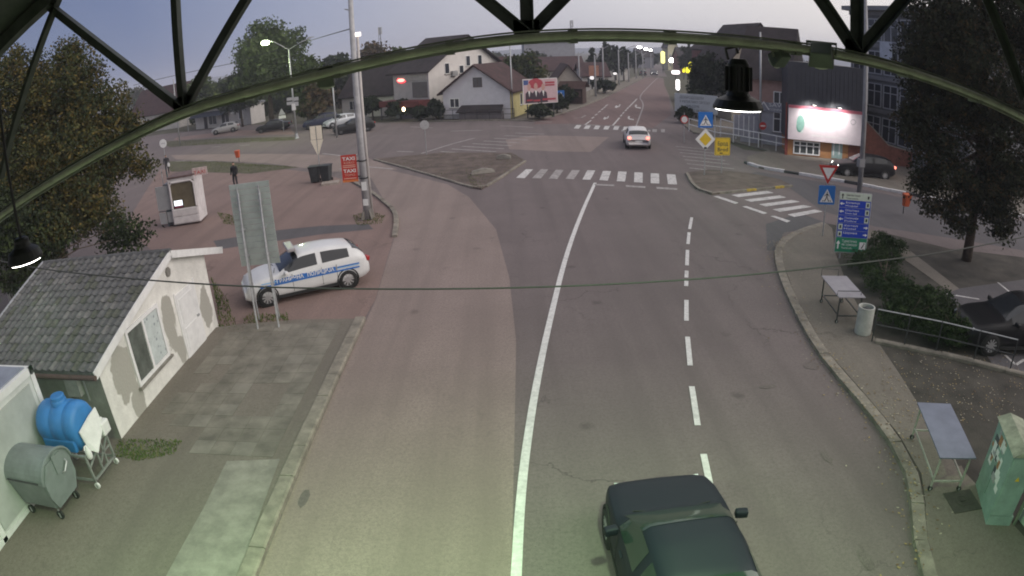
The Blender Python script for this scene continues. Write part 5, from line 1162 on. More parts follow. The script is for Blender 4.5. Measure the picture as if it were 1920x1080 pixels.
for x, y, Y, rx, rz in ((1800, 110, 19, 2.3, 1.9), (1860, 210, 18.5, 2.2, 1.8), (1760, 300, 19, 1.3, 1.3), (1880, 330, 18, 1.8, 1.3), (1760, 190, 19.5, 1.7, 1.7), (1900, 60, 19, 2.4, 2.0), (1775, 30, 19.5, 2.2, 1.8), (1740, 340, 19, .9, .7), (1790, 385, 18.6, .8, .5), (1865, 395, 18, 1.1, .6), (1910, 330, 18, 1.3, 1.0), (1830, 350, 18.6, 1.4, 1.0), (1800, 420, 18.6, .9, .4), (1750, 395, 18.8, .6, .4), (1880, 430, 18, .9, .4), (1730, 110, 19.5, 1.1, 1.4), (1712, 235, 19.5, .8, 1.0), (1850, -60, 19, 2.6, 2.2), (1960, 200, 18.5, 2.4, 2.4)):
    p = PY(x, y, Y); lob.append((p.x - tb0.x, p.y - tb0.y, p.z - .085, rx, rx, rz))
make_tree('broadleaf_tree', 'big dark leafy tree on the verge at the right picture edge', (tb0.x, tb0.y, .085), lob, 4200, 28, .075, leaf_mats('dark_leaf', [(.034, .04, .024), (.046, .047, .028), (.024, .029, .018), (.075, .055, .028)]), trunk_r=.2, trunk_h=6.0, clump_r=.42, weights=[.4, .25, .25, .1], branches=34, shell=.25)
bcp = G(1815, 640, .09)
bk = make_car('parked_car', 'black saloon parked nose-in beside the hedge on the right', 'car', (14.5, 11.95, .096), R(166), mat('car_paint_black', (.009, .009, .011), .35, 0, spec=.3), SEDAN, 4.6, 1.8)

# ================================================================== traffic signs right of the crossing
def sign_post(name, label, base, h, rz=0, r=.03, cat='road sign'):
    t = thing(name, label, cat, (base.x, base.y, base.z), rz); MB().tube([(0, .035, 0), (0, .035, h)], r, 8).build('post', m_steel, t); return t
b0 = G(1321, 328, .09); h_ = ZT(b0, 212); s = sign_post('priority_sign', 'blue pedestrian crossing sign above a yellow priority diamond', b0, h_ - .05, R(4))
zp = (ZT(b0, 243) + h_) / 2; plate(s, rrect(.9, .9), m_blue_sign, zp, -.0); ped_symbol(s, zp - .03, 1.0)
zd = ZT(b0, 264); dm = [(0, -.62), (.62, 0), (0, .62), (-.62, 0)]
plate(s, dm, m_white_sign, zd, -.004); plate(s, [(x*.62, z*.62) for x, z in dm], m_yellow_sign, zd, -.026, .006, 'yellow_diamond')
MB().box((-.08, -.045, zd - .56), (.08, -.028, zd - .44)).build('clamp', m_steel_d, s)
b1_ = G(1353, 325, .09); zt_ = ZT(b1_, 261); zb_ = ZT(b1_, 294); s = sign_post('town_sign', 'yellow town name sign reading Brod in two scripts', b1_, zt_ - .05, R(5))
zc = (zt_ + zb_) / 2; plate(s, rrect(1.0, zt_ - zb_, .06), m_yellow_sign, zc); plate(s, rrect(.92, zt_ - zb_ - .08, .05), m_black_sign, zc, -.0205, .0015, 'border'); plate(s, rrect(.89, zt_ - zb_ - .11, .05), m_yellow_sign, zc, -.0225, .0015, 'field')
text('Брод', .32, m_black_sign, s, (-.33, -.027, zc + .06), UPR, wide=.66, bold=.004); text('Brod', .32, m_black_sign, s, (-.33, -.027, zc - .28), UPR, wide=.66, bold=.004); MB().box((-.18, -.027, zc - .42), (.02, -.0245, zc - .36)).build('mark', m_black_sign, s)
b2_ = G(1543, 442, .09); h_ = ZT(b2_, 310); s = sign_post('give_way_sign', 'red and white give-way triangle above a blue pedestrian sign', b2_, h_ - .02, R(-6))
zy = (h_ + ZT(b2_, 348)) / 2; k = .46; tri = [(0, -k*.95), (k, k*.72), (-k, k*.72)]
plate(s, tri, m_red_sign, zy); plate(s, [(x*.62, z*.62 + .02) for x, z in tri], m_white_sign, zy, -.022, .006, 'white_field')
zp = (ZT(b2_, 352) + ZT(b2_, 387)) / 2; plate(s, rrect(.76, .78, .05), m_blue_sign, zp); ped_symbol(s, zp - .03, .86)
# direction board
q = [G(1580, 480, .09), G(1603, 502, .09)]; bm_ = G(1592, 492, .09)
db = thing('direction_board', 'tall direction board with blue rows and a green foot panel', 'direction board', (12.35, 19.5, .09), R(-14))
dbb = Vector((12.35, 19.5, .09)); z1, z0_ = ZT(dbb, 361) - .09, ZT(dbb, 474) - .09; wd = 1.32; 
for x in (-.38, .38): MB().tube([(x, .05, 0), (x, .05, z1 - .1)], .03, 8).build('post', m_steel, db)
plate(db, rrect(wd, z1 - z0_, .04), m_signback, (z1 + z0_) / 2, .0, .03, 'back_panel')
H_ = z1 - z0_; rows = [('w', .12), ('b', .125), ('b', .125), ('b', .125), ('b', .125), ('b', .115), ('g', .245)]; zc_ = z1 - .02; m_wlg = mat('sign_pale_green', (.55, .62, .52), .4, .05, 8)
lines = [('Центар града', 'Town centre'), ('Болница', 'Hospital'), ('Општина', 'Town hall'), ('Полиција', 'Police'), ('Хотел', 'Hotel'), ('Царина', ''), ('Туристичка', 'информација')]
for i, ((kind, fr), (t1, t2)) in enumerate(zip(rows, lines)):
    hh = H_ * fr; z_ = zc_ - hh; m = {'w': m_wlg, 'b': mat('sign_row_blue', (.015, .05, .42), .4, .05, 6), 'g': m_green_sign}[kind]
    pn_ = MB().box((-wd/2 + .03, -.045, z_ + .012), (wd/2 - .03, -.031, zc_ - .005)).build('row_panel', m, db); tm = m_black_sign if kind == 'w' else m_white_sign
    left = i in (0, 1, 2, 3, 6); ax_ = -wd/2 + .13 if left else wd/2 - .13; sx = -1 if i in (1, 2, 3) else 1; cz_ = z_ + hh/2 + .005
    if i in (0, 6): arrow = [(-.02, -.1), (.02, -.1), (.02, .02), (.06, .02), (0, .1), (-.06, .02), (-.02, .02)]
    else: arrow = [(-.09*sx, -.018), (-.09*sx, .018), (.0, .018), (.0, .06), (.09*sx, 0), (.0, -.06), (.0, -.018)][::(-1 if sx > 0 else 1)]
    if i == 6: arrow = [(x*1.4, z*1.6) for x, z in arrow]
    plate(db, [(x + ax_, z) for x, z in arrow], tm, cz_, -.046, .003, 'arrow')
    px0 = wd/2 - .23 if left else -wd/2 + .06
    if i == 6:
        MB().box((wd/2 - .32, -.05, cz_ - .15), (wd/2 - .06, -.046, cz_ + .13)).build('pictogram', m_white_sign, db); plate(db, [(wd/2-.24, -.1), (wd/2-.2, -.1), (wd/2-.13, .04), (wd/2-.17, .04)], m_black_sign, cz_, -.051, .003, 'info_mark'); plate(db, [(x*.028 + wd/2 - .135, z*.028 + .075) for x, z in disc(1, 8)], m_black_sign, cz_, -.051, .003, 'info_dot')
        for r_, (t_, sz, ww) in enumerate((('Туристичка', .13, .6), ('информација', .13, .62), ('Tourist info', .1, .44))): text(t_, sz, m_white_sign, db, (-wd/2 + .27, -.047, cz_ + .1 - r_*.125), UPR, wide=ww)
    else:
        MB().box((px0, -.05, cz_ - hh*.38), (px0 + .17, -.046, cz_ + hh*.36)).build('pictogram', m_wlg, db)
        MB().box((px0 + .05, -.053, cz_ - hh*.22), (px0 + .12, -.0505, cz_ + hh*.18)).build('pictogram_symbol', m_black_sign, db)
        tx0 = -wd/2 + .27 if left else -wd/2 + .28
        text(t1, .1, tm, db, (tx0, -.047, cz_ + .015), UPR, wide=.55)
        if t2: text(t2, .09, tm, db, (tx0, -.047, cz_ - .095), UPR, wide=.48)
    zc_ = z_
# pole with street-lamp head near the direction board
b3 = G(1611, 362, .0); pp = thing('lamp_post', 'tall grey pole on the verge behind the direction board', 'pole', (b3.x, b3.y, 0))
MB().tube([(0, 0, 0), (.02, 0, 5), (.1, .05, 11)], [.16, .14, .10], 12).build('shaft', mat('pole_steel_grey', (.30, .30, .31), .6, .15, 3, stain=.4), pp, smooth=True)
MB().box((-.26, -.2, 1.5), (.12, .12, 1.95)).build('junction_box', MATS['pole_steel_grey'], pp); MB().tube([(.05, 0, 8.9), (-.02, -.05, 9.6)], .02, 6).build('insulator', m_steel, pp)
dc = G(1625, 338); make_car('passing_car', 'dark car with headlight and red tail light on beyond the lamp post', 'car', (dc.x + .4, dc.y + 1.2, .004), R(168), mat('car_paint_charcoal', (.008, .008, .01), .4, 0, spec=.3), HATCH, 4.3, 1.75, lit_tail=True, lit_head=True)

# white hatchback driving away and the dark car leaving the frame
wc = G(1196, 281); make_car('white_car', 'white car driving away over the far crossing with tail lights lit', 'car', (wc.x + .35, wc.y + 2.1, 0), R(82), mat('car_paint_white_b', (.62, .6, .6), .35, 0, coat=.3), HATCH, 4.4, 1.80, lit_tail=True)
dk = mat('car_paint_dark_blue', (.009, .012, .02), .5, 0, spec=.25)
dkc = make_car('dark_car', 'dark blue car in the near lane, cut by the picture bottom', 'car', (2.22, 5.75, .004), R(91.5), dk, SEDAN, 4.55, 1.8, glass=mat('car_glass_green', (.022, .034, .03), .1, 0, spec=.5))

# ================================================================== lit buildings on the right
RA, RB = G(1476, 290, .1), G(1612, 303, .1)
loc, rz, Wd = local_frame(RA, RB); shp = thing('shop_building', 'orange shop with dark cladding and a lit billboard across its front', 'shop', (RA.x, RA.y, .1), rz)
def uz(x, y): p = PP(x, y, RA, RB); return (Vector((p.x, p.y, 0)) - Vector((RA.x, RA.y, 0))).length, p.z - .1
zg = uz(1545, 266)[1]; zbt = uz(1540, 201)[1]; zct = uz(1540, 128)[1]
m_or = mat('plaster_orange', (.42, .21, .09), .85, .12, 2, stain=.3); m_clad = mat('cladding_dark_grey', (.045, .048, .06), .5, .15, 2)
MB().box((0, .0, 0), (Wd, 9, zg)).build('ground_floor', m_or, shp); MB().box((-.12, -.15, zg), (Wd + .15, 9, zct + .3)).build('upper_storey', m_clad, shp)
ncl = 18
for k in range(ncl): MB().box((-.1 + k * (Wd + .2) / ncl, -.19, zbt + .15), (-.1 + (k + 1) * (Wd + .2) / ncl - .03, -.152, zct + .25)).build('cladding_panel', m_clad, shp)
u0, u1 = uz(1487, 280)[0], uz(1537, 285)[0]; window(shp, 'front', Wd, 9, u0, .12, u1 - u0, zg - .2, 4, sill=False, t=.09, name='shop_window', gl=mat('shop_glass', (.07, .08, .08), .15, .2, 2), cross=True)
u0, u1 = uz(1559, 285)[0], uz(1579, 288)[0]; dd = door(shp, 'front', Wd, 9, u0, .05, u1 - u0, zg - .1, mat('door_glass_pale', (.33, .45, .43), .3, .2, 6), 'shop_door')
MB().box((.1, -.05, .2), (.2, -.042, 1.6)).build('door_motif', m_white, dd); MB().box((u1 - u0 - .3, -.05, .3), (u1 - u0 - .2, -.042, 1.5)).build('door_motif', m_white, dd)
MB().box((-.2, -.12, 0), (-.0, .3, zg + 2.6)).build('corner_pilaster', mat('pilaster_red', (.25, .06, .045), .8, .2, 3), shp)
bbd = thing('lit_billboard', 'wide pale billboard lit by two lamps on the shop front', 'billboard', (RA.x, RA.y, .1), rz)
m_bbp = mat('billboard_print', (.70, .62, .64), .5, .08, 1.5)
MB().box((-.05, -.34, zg + .02), (Wd + .05, -.24, zbt)).build('panel', m_bbp, bbd)
MB().box((-.05, -.345, zbt - .22), (Wd + .05, -.341, zbt)).build('top_band', mat('billboard_pink', (.45, .12, .16), .5, .1, 3), bbd)
lc = uz(1500, 232); 
for dx, dz, r_, cth in ((0, .1, .38, (.25, .45, .38)), (-.08, -.15, .3, (.12, .28, .22)), (.1, -.35, .18, (.6, .65, .62))): plate(bbd, [(x*.8*r_ + lc[0] + dx, z*r_*1.5) for x, z in disc(1, 12)], mat('billboard_green_%d' % int(r_*100), cth, .5, .15, 6), lc[1] + dz, -.341 - r_*.004, .002, 'emblem')
lc = uz(1598, 228); plate(bbd, [(x*.22 + lc[0], z*.22) for x, z in disc(1, 16)], mat('billboard_ring', (.4, .36, .38), .5, 0), lc[1], -.341, .002, 'round_mark'); plate(bbd, [(x*.15 + lc[0], z*.15) for x, z in disc(1, 16)], m_bbp, lc[1], -.3435, .002, 'round_field')
text('www.eurocroatia.com'.replace('eurocroatia', 'savic'), .3, m_plate, bbd, (1.7, -.345, zg + .35), UPR, wide=Wd * .5)
for x_, y_ in ((1521, 203), (1567, 208)):
    u, z = uz(x_, y_); lt = thing('billboard_lamp', 'small arm lamp over the %s half of the lit billboard' % ('door' if x_ > 1550 else 'window'), 'lamp', (RA.x, RA.y, .1), rz)
    MB().tube([(u, -.24, zbt + .02), (u, -1.5, zbt + .25)], .025, 6).build('arm', m_steel_d, lt); MB().box((u - .14, -1.61, zbt + .2), (u + .14, -1.45, zbt + .28)).build('head', m_steel_d, lt); MB().box((u - .11, -1.59, zbt + .185), (u + .11, -1.47, zbt + .198)).build('lens', m_lamp, lt)
    l = bpy.data.lights.new('lamp_light', 'SPOT'); l.energy = 420; l.color = (1, .97, .95); l.spot_size = R(120); l.spot_blend = .9; l.shadow_soft_size = .12
    lo = bpy.data.objects.new('lamp_light', l); COL.objects.link(lo); lo.parent = lt; lo.location = (u, -1.53, zbt + .15); lo.rotation_euler = (R(50), 0, 0)
# salmon building with grey sign band
SA, SB = PY(1388, 262, 47.5), PY(1478, 270, 45.2); SA.z = SB.z = 0
loc, rz, Wd = local_frame(SA, SB); sv = thing('salmon_building', 'salmon two-storey building with a grey shop sign band', 'building', (*loc[:2], .1), rz)
uz2 = lambda x, y: ((Vector((PP(x, y, SA, SB).x, PP(x, y, SA, SB).y, 0)) - SA).length, PP(x, y, SA, SB).z - .1)
zs1, zs0, zev = uz2(1450, 193)[1], uz2(1450, 210)[1], uz2(1440, 150)[1]
MB().box((0, 0, 0), (Wd, 8, zs0)).build('ground_floor', mat('plaster_grey_blue', (.33, .335, .37), .85, .1, 2, stain=.3), sv); MB().box((0, .0, zs0), (Wd, 8, zev)).build('upper_floor', mat('plaster_salmon', (.40, .26, .225), .85, .12, 2, stain=.3), sv)
rr = MB(); rr.add([(-.4, -.5, zev), (Wd + .1, -.5, zev), (Wd + .1, 8.5, zev), (-.4, 8.5, zev), (-.4, 4, zev + 4.4), (Wd + .1, 4, zev + 4.4)], [(0,1,5,4),(2,3,4,5),(1,2,5),(3,0,4),(3,2,1,0)]); rr.build('roof', m_roof_dk, sv)
MB().box((Wd*.38, -.14, zs0), (Wd, -.003, zs1)).build('sign_band', mat('sign_band_grey', (.26, .27, .31), .5, .1, 3), sv)
text('SAVIĆ', .42, m_white_sign, sv, (Wd*.58, -.15, zs0 + .42), UPR, wide=1.6); text('COMPANY', .22, m_white_sign, sv, (Wd*.58, -.15, zs0 + .12), UPR, wide=1.5)
plate(sv, [(-.5, 0), (-.38, 0), (0, .5), (.38, 0), (.5, 0), (0, .66)], m_white_sign, zs0 + .15, -.15, .006, 'roof_logo', x=Wd*.48)
for (xa, ya, xb, yb) in ((1450, 194, 1474, 173), (1449, 247, 1478, 212)):
    ua, za = uz2(xa, ya); ub, zb2 = uz2(xb, yb); window(sv, 'front', Wd, 8, ua, za, min(ub, Wd - .05) - ua, zb2 - za, 2, cross=ya > 200, t=.08)
ua, za = uz2(1402, 252); ub, _ = uz2(1422, 252); MB().box((ua - 1.2, -.05, .4), (ub, -.003, zs0 - .5)).build('shop_front', mat('shutter_grey', (.32, .32, .35), .5, .15, 1.5), sv)
for k in range(5): MB().box((ua - 1.2 + k * (ub - ua + 1.2) / 5, -.07, .4), (ua - 1.14 + k * (ub - ua + 1.2) / 5, -.052, zs0 - .5)).build('shutter_rib', m_frame, sv)
# concrete block with tall windows
CA, CB = PY(1590, 290, 45.5), PY(1712, 300, 37.5); CA.z = CB.z = 0; CA, CB = CA + Vector((.6, 1.0, 0)), CB + Vector((.6, 1.0, 0))
loc, rz, Wd = local_frame(CA, CB); bl = thing('concrete_block', 'tall grey concrete block with rows of large windows on the right', 'building', (*loc[:2], .1), rz)
uz3 = lambda x, y: ((Vector((PP(x, y, CA, CB).x, PP(x, y, CA, CB).y, 0)) - CA).length, PP(x, y, CA, CB).z - .1)
ztop = uz3(1600, 20)[1]; m_cb = mat('concrete_panel', (.15, .155, .165), .85, .15, 1.5, stain=.4)
MB().box((0, 0, 0), (Wd + 6, 12, ztop)).build('wall', m_cb, bl); MB().box((-.5, -.6, ztop), (Wd + 6.4, 12.4, ztop + .35)).build('roof', mat('roof_edge_grey', (.22, .225, .24), .7, .1, 2), bl)
nf = 4
for fl_ in range(nf):
    z = 1.2 + fl_ * (ztop - 1.2) / nf; hh = (ztop - 1.2) / nf
    MB().box((-.05, -.12, z + hh*.86), (Wd + 6, -.003, z + hh*.98)).build('floor_band', mat('floor_band', (.2, .2, .21), .8, .1, 2), bl)
    for k in range(5): window(bl, 'front', Wd, 12, .35 + k * 2.0, z + .1, 1.75, hh*.72, 2, fr=mat('window_frame_grey', (.36, .37, .40), .5, .1, 4), gl=m_glass, cross=True, sill=False, t=.09)
MB().tube([(.3, .3, ztop + .3), (.3, .3, ztop + 2.6)], .03, 6).build('aerial', m_steel, bl)
bnr = thing('banner', 'white banner hung on the concrete block near the tree', 'banner', (*loc[:2], .1), rz); ub_, zb3 = uz3(1665, 100); MB().box((ub_ - .8, -.2, zb3 - .8), (ub_ + .7, -.17, zb3 + .9)).build('cloth', mat('banner_white', (.5, .53, .6), .7, .1, 2), bnr)
rw = G(1655, 330); rwl = thing('brick_stair_wall', 'brick-red sloping stair wall right of the shop', 'wall', (rw.x + 1.4, rw.y + 4.2, 0), R(-18)); 
wmb = shape([(-1.6, 0), (4.5, 0), (4.5, 1.1), (1.6, 1.5), (-.2, 3.0), (-1.6, 3.9)], 0, .3); wmb.build('wall_panel', mat('brick_red', (.17, .065, .045), .9, .25, 4), rwl); cpm = MB()
for a, b in (((1.6, 1.5), (4.5, 1.1)), ((-.2, 3.0), (1.6, 1.5)), ((-1.6, 3.9), (-.2, 3.0))): cpm.beam((a[0], .15, a[1] + .04), (b[0], .15, b[1] + .04), .4, .07)
cpm.build('coping', m_conc, rwl)
# white pipe railing, no-entry sign, pole, board
wr = thing('white_railing', 'white pipe railing along the ramp before the salmon building', 'railing', (0, 0, .1)); wp_ = [G(x, y, .1) for x, y in ((1292, 246), (1340, 262), (1375, 267), (1405, 273), (1422, 276), (1455, 283), (1478, 288))]
for p in wp_: MB().tube([(p.x, p.y, 0), (p.x, p.y, 1.15)], .045, 6).build('post', m_white, wr)
for z in (1.12, .62):
    for p, q in zip(wp_, wp_[1:]): MB().tube([(p.x, p.y, z), (q.x, q.y, z)], .04, 6).build('rail', m_white, wr)
wr2 = thing('white_railing', 'second white railing sloping up the ramp behind the first', 'railing', (0, 0, .1)); w2 = [G(x, y, .1) + Vector((1.2, 2.0, 0)) for x, y in ((1340, 262), (1370, 267), (1400, 273))]
for i, p in enumerate(w2): MB().tube([(p.x, p.y, 0), (p.x, p.y, 1.5 - .2*i)], .045, 6).build('post', m_white, wr2)
for p, q, i in zip(w2, w2[1:], (0, 1)): MB().tube([(p.x, p.y, 1.48 - .2*i), (q.x, q.y, 1.28 - .2*i)], .04, 6).build('rail', m_white, wr2)
b4 = G(1424, 272, .1); p4 = pole('light_pole', 'slim pale pole beside the no-entry sign', b4, ZT(b4, 60), .11, .07, m_steel)
b5 = G(1429, 277, .1); s = sign_post('no_entry_sign', 'small red round no-entry sign in front of the salmon building', b5, ZT(b5, 228)); zz = ZT(b5, 236) - .1; plate(s, disc(.3), m_red_sign, zz); plate(s, [(-.2, -.05), (.2, -.05), (.2, .05), (-.2, .05)], m_white_sign, zz, -.021, .004, 'bar')
b6 = G(1283, 268, .1); s = sign_post('speed_sign', 'round sign on a dark post at the street corner', b6, ZT(b6, 214)); zz = ZT(b6, 224) - .1; plate(s, disc(.32), m_red_sign, zz); plate(s, disc(.24), m_white_sign, zz, -.021, .004, 'field')
wA, wB = PY(1265, 208, 62), PY(1345, 214, 59); 
wbd = thing('welcome_board', 'large grey bilingual welcome board beside the street', 'information board', (wA.x, wA.y, 0), math.atan2(wB.y - wA.y, wB.x - wA.x)); Lw = (Vector((wB.x, wB.y)) - Vector((wA.x, wA.y))).length; zt2 = PY(1265, 174, 62).z
for x in (.3, Lw - .3): MB().tube([(x, .1, 0), (x, .1, zt2)], .06, 8).build('post', m_steel, wbd)
MB().box((0, 0, wA.z), (Lw, .06, zt2)).build('panel', mat('board_grey', (.5, .53, .56), .5, .06, 2), wbd); mtxt = mat('board_text', (.08, .09, .11), .5, 0)
for i, t_ in enumerate(('ДОБРОДОШЛИ', 'У РЕПУБЛИКУ СРПСКУ', 'WELCOME', 'TO REPUBLIC OF SRPSKA')): text(t_, .36, mtxt, wbd, (.55 if i != 2 else 1.3, -.006, zt2 - .5 - i * (zt2 - wA.z - .15) / 4), UPR, wide=(2.6, 3.3, 1.4, 3.2)[i])
# ================================================================== background left
def left_shop():
    A, B = G(368, 243), G(472, 233); loc, rz, Wd = local_frame(A, B); s = thing('roadside_shop', 'low flat white shop with dark awnings across the junction', 'shop', loc, rz)
    h = ZT(B, 196); MB().box((0, 0, 0), (Wd, 3, h)).build('wall', mat('plaster_white_a', (.5, .48, .46), .85, .1, 1.5, stain=.3), s)
    MB().box((-.2, -.5, h), (Wd + .2, 3.2, h + .3)).build('roof', mat('roof_sheet_grey', (.22, .23, .26), .6, .2, 1.5), s)
    a = MB(); a.add([(0, -.05, h - .3), (Wd*.68, -.05, h - .3), (Wd*.68, -1.6, h - 1.0), (0, -1.6, h - 1.0)], [(3,2,1,0),(0,1,2,3)]); a.build('awning', mat('awning_dark_blue', (.05, .06, .09), .7, .1, 2), s)
    window(s, 'front', Wd, 8, Wd*.26, .5, 2.2, 1.7, 2, name='shop_window'); window(s, 'front', Wd, 8, Wd*.5, .4, 2.0, 1.9, 2, name='shop_window'); door(s, 'front', Wd, 8, Wd*.17, 0, .9, 2.1, mat('door_dark', (.04, .035, .035), .6), 'shop_door')
    window(s, 'front', Wd, 8, Wd*.80, .9, 1.1, 1.7, 1, name='arched_window', t=.12)
    MB().box((0, -.3, 0), (.7, 0, .5)).build('air_conditioner', m_plate, s, loc=(Wd*.70, 0, h - 1.1))
    mb = MB(); mb.add([(Wd*.6, .2, h + .3), (Wd*1.0, .2, h + .3), (Wd*1.0, 3, h + 1.2), (Wd*.6, 3, h + 1.2)], [(0,1,2,3),(3,2,1,0)]); mb.build('roof_light', mat('roof_pale', (.38, .42, .5), .5, .1, 3), s)
left_shop()
A, B = PY(245, 232, 112), PY(335, 222, 108); A.z = B.z = 0
h = house('red_roof_house', 'distant house with long dark red roof behind the autumn tree', A, B, 9, 3.6, 8.4, 'x', mat('plaster_white_b', (.5, .48, .46), .85, .1, 1), m_roof_red)
window(h, 'front', 9, 9, 1.0, 1.2, 2.4, 1.4, 2); window(h, 'front', 9, 9, 4.6, 1.2, 1.4, 1.4, 2)
vb_ = G(292, 232); make_car('white_van', 'white van with headlights on beside the red-roofed house', 'van', (vb_.x, vb_.y, 0), R(185), mat('car_paint_white_c', (.6, .6, .6), .4, 0), VANT, 5.2, 1.9, lit_head=True, detail=False)
# white gabled house with yellow side
A, B = G(833, 225), G(958, 222.5); A.z = B.z = 0
h1 = house('gabled_house', 'white gabled house with yellow side wall at the junction', A, B, 9.0, 3.05, 5.75, 'y', mat('plaster_lilac_white', (.62, .61, .65), .85, .06, 1.5, stain=.2), m_roof_red, over=.5, side=mat('plaster_yellow', (.52, .46, .22), .85, .1, 1.5), chimney=(2.5, 4.0, .5, 5.9))
W1 = (B - A).length
window(h1, 'front', W1, 9, .75, 1.3, 1.15, 1.05, 2, t=.09); window(h1, 'front', W1, 9, W1*.47, 3.45, 1.0, 1.05, 2, fr=mat('frame_brown', (.1, .08, .075), .7), gl=mat('shutter_grey_b', (.11, .105, .11), .6, .1, 4), t=.08, sill=False)
window(h1, 'right', W1, 9, 3.6, 1.1, .8, 1.3, 1); window(h1, 'right', W1, 9, 6.4, 1.1, .8, 1.3, 1)
pr_ = MB(); pr_.add([(W1*.28, -.05, 1.55), (W1*.9, -.05, 1.55), (W1*.92, -1.1, .9), (W1*.24, -1.1, .9), (W1*.28, -.05, 1.47), (W1*.9, -.05, 1.47), (W1*.92, -1.1, .82), (W1*.24, -1.1, .82)], [(0,3,2,1),(4,5,6,7),(3,7,6,2)]); pr_.build('porch_roof', m_roof_dk, h1)
MB().box((W1*.28, -.9, 0), (W1*.9, -.0, .85)).build('porch_base', mat('porch_grey', (.17, .15, .155), .8, .15, 2), h1); MB().box((0, -.05, 0), (W1*.26, -.003, .6)).build('plinth', mat('plinth_stone', (.3, .3, .31), .9, .2, 4), h1)
fn = thing('pipe_fence', 'dark pipe fence in front of the gabled house', 'fence', (A.x, A.y - 1.3, .1), math.atan2(B.y - A.y, B.x - A.x))
for k in range(7): MB().tube([(k*1.35 - .2, 0, 0), (k*1.35 - .2, 0, 1.1)], .035, 6).build('post', m_steel_d, fn)
for z in (1.08, .55): MB().tube([(-.2, 0, z), (7.9, 0, z)], .03, 6).build('rail', m_steel_d, fn)
# large house with neon sign behind it
A, B = G(742, 222), G(808, 223); A.z = B.z = 0; d_ = (B - A).normalized()
m_pl2 = mat('plaster_grey_lilac', (.42, .39, .42), .85, .08, 1.5, stain=.2); m_pl3 = mat('plaster_cream', (.64, .61, .58), .85, .06, 1.5, stain=.2)
zE = ZT(B, 131); h2 = house('corner_house', 'large house with neon-lit front and cream gable behind the gabled house', A, B, 12.5, zE, zE + 3.7, 'x', m_pl2, m_roof_dk, over=.6, side=m_pl3)
W2 = (B - A).length
for u, z, w, hh in ((1.0, 1.2, .8, 1.5),): pass
for u, z in ((2.6, 4.9), (2.6, 2.6), (6.2, 5.6), (8.3, 5.6), (5.0, 4.8)): window(h2, 'right', W2, 12.5, u, z, .8, 1.3 if z > 4.8 else 1.0, 1, sill=True)
for u, z in ((3.6, 5.0), (3.6, 3.3)): MB().box((0, -.35, 0), (.8, 0, .6)).build('air_conditioner', mat('ac_grey', (.3, .3, .3), .6), h2, loc=(W2, u, z - .4), rot=(0, 0, R(90)))
MB().box((W2*.55, -.06, zE*.44), (W2*.96, -.003, zE*.76)).build('loggia', mat('loggia_dark', (.14, .125, .135), .8, .1, 2), h2); window(h2, 'front', W2, 12.5, W2*.68, zE*.47, .7, .7, 1)
MB().box((W2*.2, -.12, zE*.80), (W2*.97, -.003, zE*.95)).build('sign_band', mat('sign_band_pale', (.42, .38, .39), .6, .1, 3), h2)
MB().box((-.6, -1.9, zE*.28), (W2 + .2, -.003, zE*.40)).build('canopy', mat('canopy_dark_red', (.13, .03, .03), .7, .15, 2), h2)
for u in (-.4, W2): MB().tube([(u, -1.8, 0), (u, -1.8, zE*.28)], .06, 6).build('canopy_post', m_steel_d, h2)
ne = thing('neon_sign', 'glowing red oval neon sign on the corner house', 'neon sign', (A.x, A.y, 0), math.atan2(B.y - A.y, B.x - A.x)); zc_ = ZT(A.lerp(B, .4), 150)
shape([(x*.6 + W2*.26, z*.2 + zc_) for x, z in disc(1, 20)], -.2, -.12).build('lit_face', mat('neon_red', (1, .4, .35), .4, 0, emit=(1, .30, .24), estr=3), ne); shape([(x*.78 + W2*.26, z*.36 + zc_) for x, z in disc(1, 20)], -.118, -.02).build('rim', mat('neon_rim', (.5, .05, .06), .4, 0, emit=(1, .06, .08), estr=1.6), ne)
for nm, u, dz, cth in (('wall_lantern', W2*.62, 0, 'yellow glowing lantern under the corner house canopy'), ('wall_lantern', W2*.95, -.1, 'white glowing lamp at the canopy end of the corner house')):
    t = thing(nm, cth, 'lamp', (A.x, A.y, 0), math.atan2(B.y - A.y, B.x - A.x)); MB().lathe([(.08, 0), (.16, .12), (.16, .34), (.05, .45)], 10).build('globe', m_lamp_warm if u < W2*.8 else m_lamp, t, loc=(u, -1.95, zE*.20 + dz)); MB().tube([(u, -1.95, zE*.20 + .4), (u, -1.9, zE*.3)], .02, 5).build('stem', m_steel_d, t)
for k, (u, w) in enumerate(((.5, .9), (2.9, .8))):
    sk_ = MB(); yy = 2.6; zz = zE + (3.7 / 6.25) * yy + .22; sk_.box((0, -.5, 0), (w, .5, .07)); sk_.build('skylight', mat('skylight_glass', (.35, .36, .40), .2, 0), [c for c in h2.children if c.name.startswith('roof')][0], loc=(u, yy, zz), rot=(math.atan2(3.7, 6.25), 0, 0))
# small gabled house left of it
A, B = G(640, 223), G(742, 222); A = Vector((A.x, A.y + 1, 0)); B = Vector((B.x - .8, B.y + 4, 0))
h3 = house('cottage', 'small cottage with dark roof left of the neon-lit house', A, B, 8, 2.9, 6.4, 'x', m_pl3, m_roof_dk, over=.4, side=m_pl3); window(h3, 'front', 9, 8, 1.2, 1.0, 1.2, 1.2, 2); window(h3, 'right', (B-A).length, 8, 3.3, 3.2, .9, .9, 1); window(h3, 'front', 9, 8, 4.5, 1.0, 1.2, 1.2, 2)
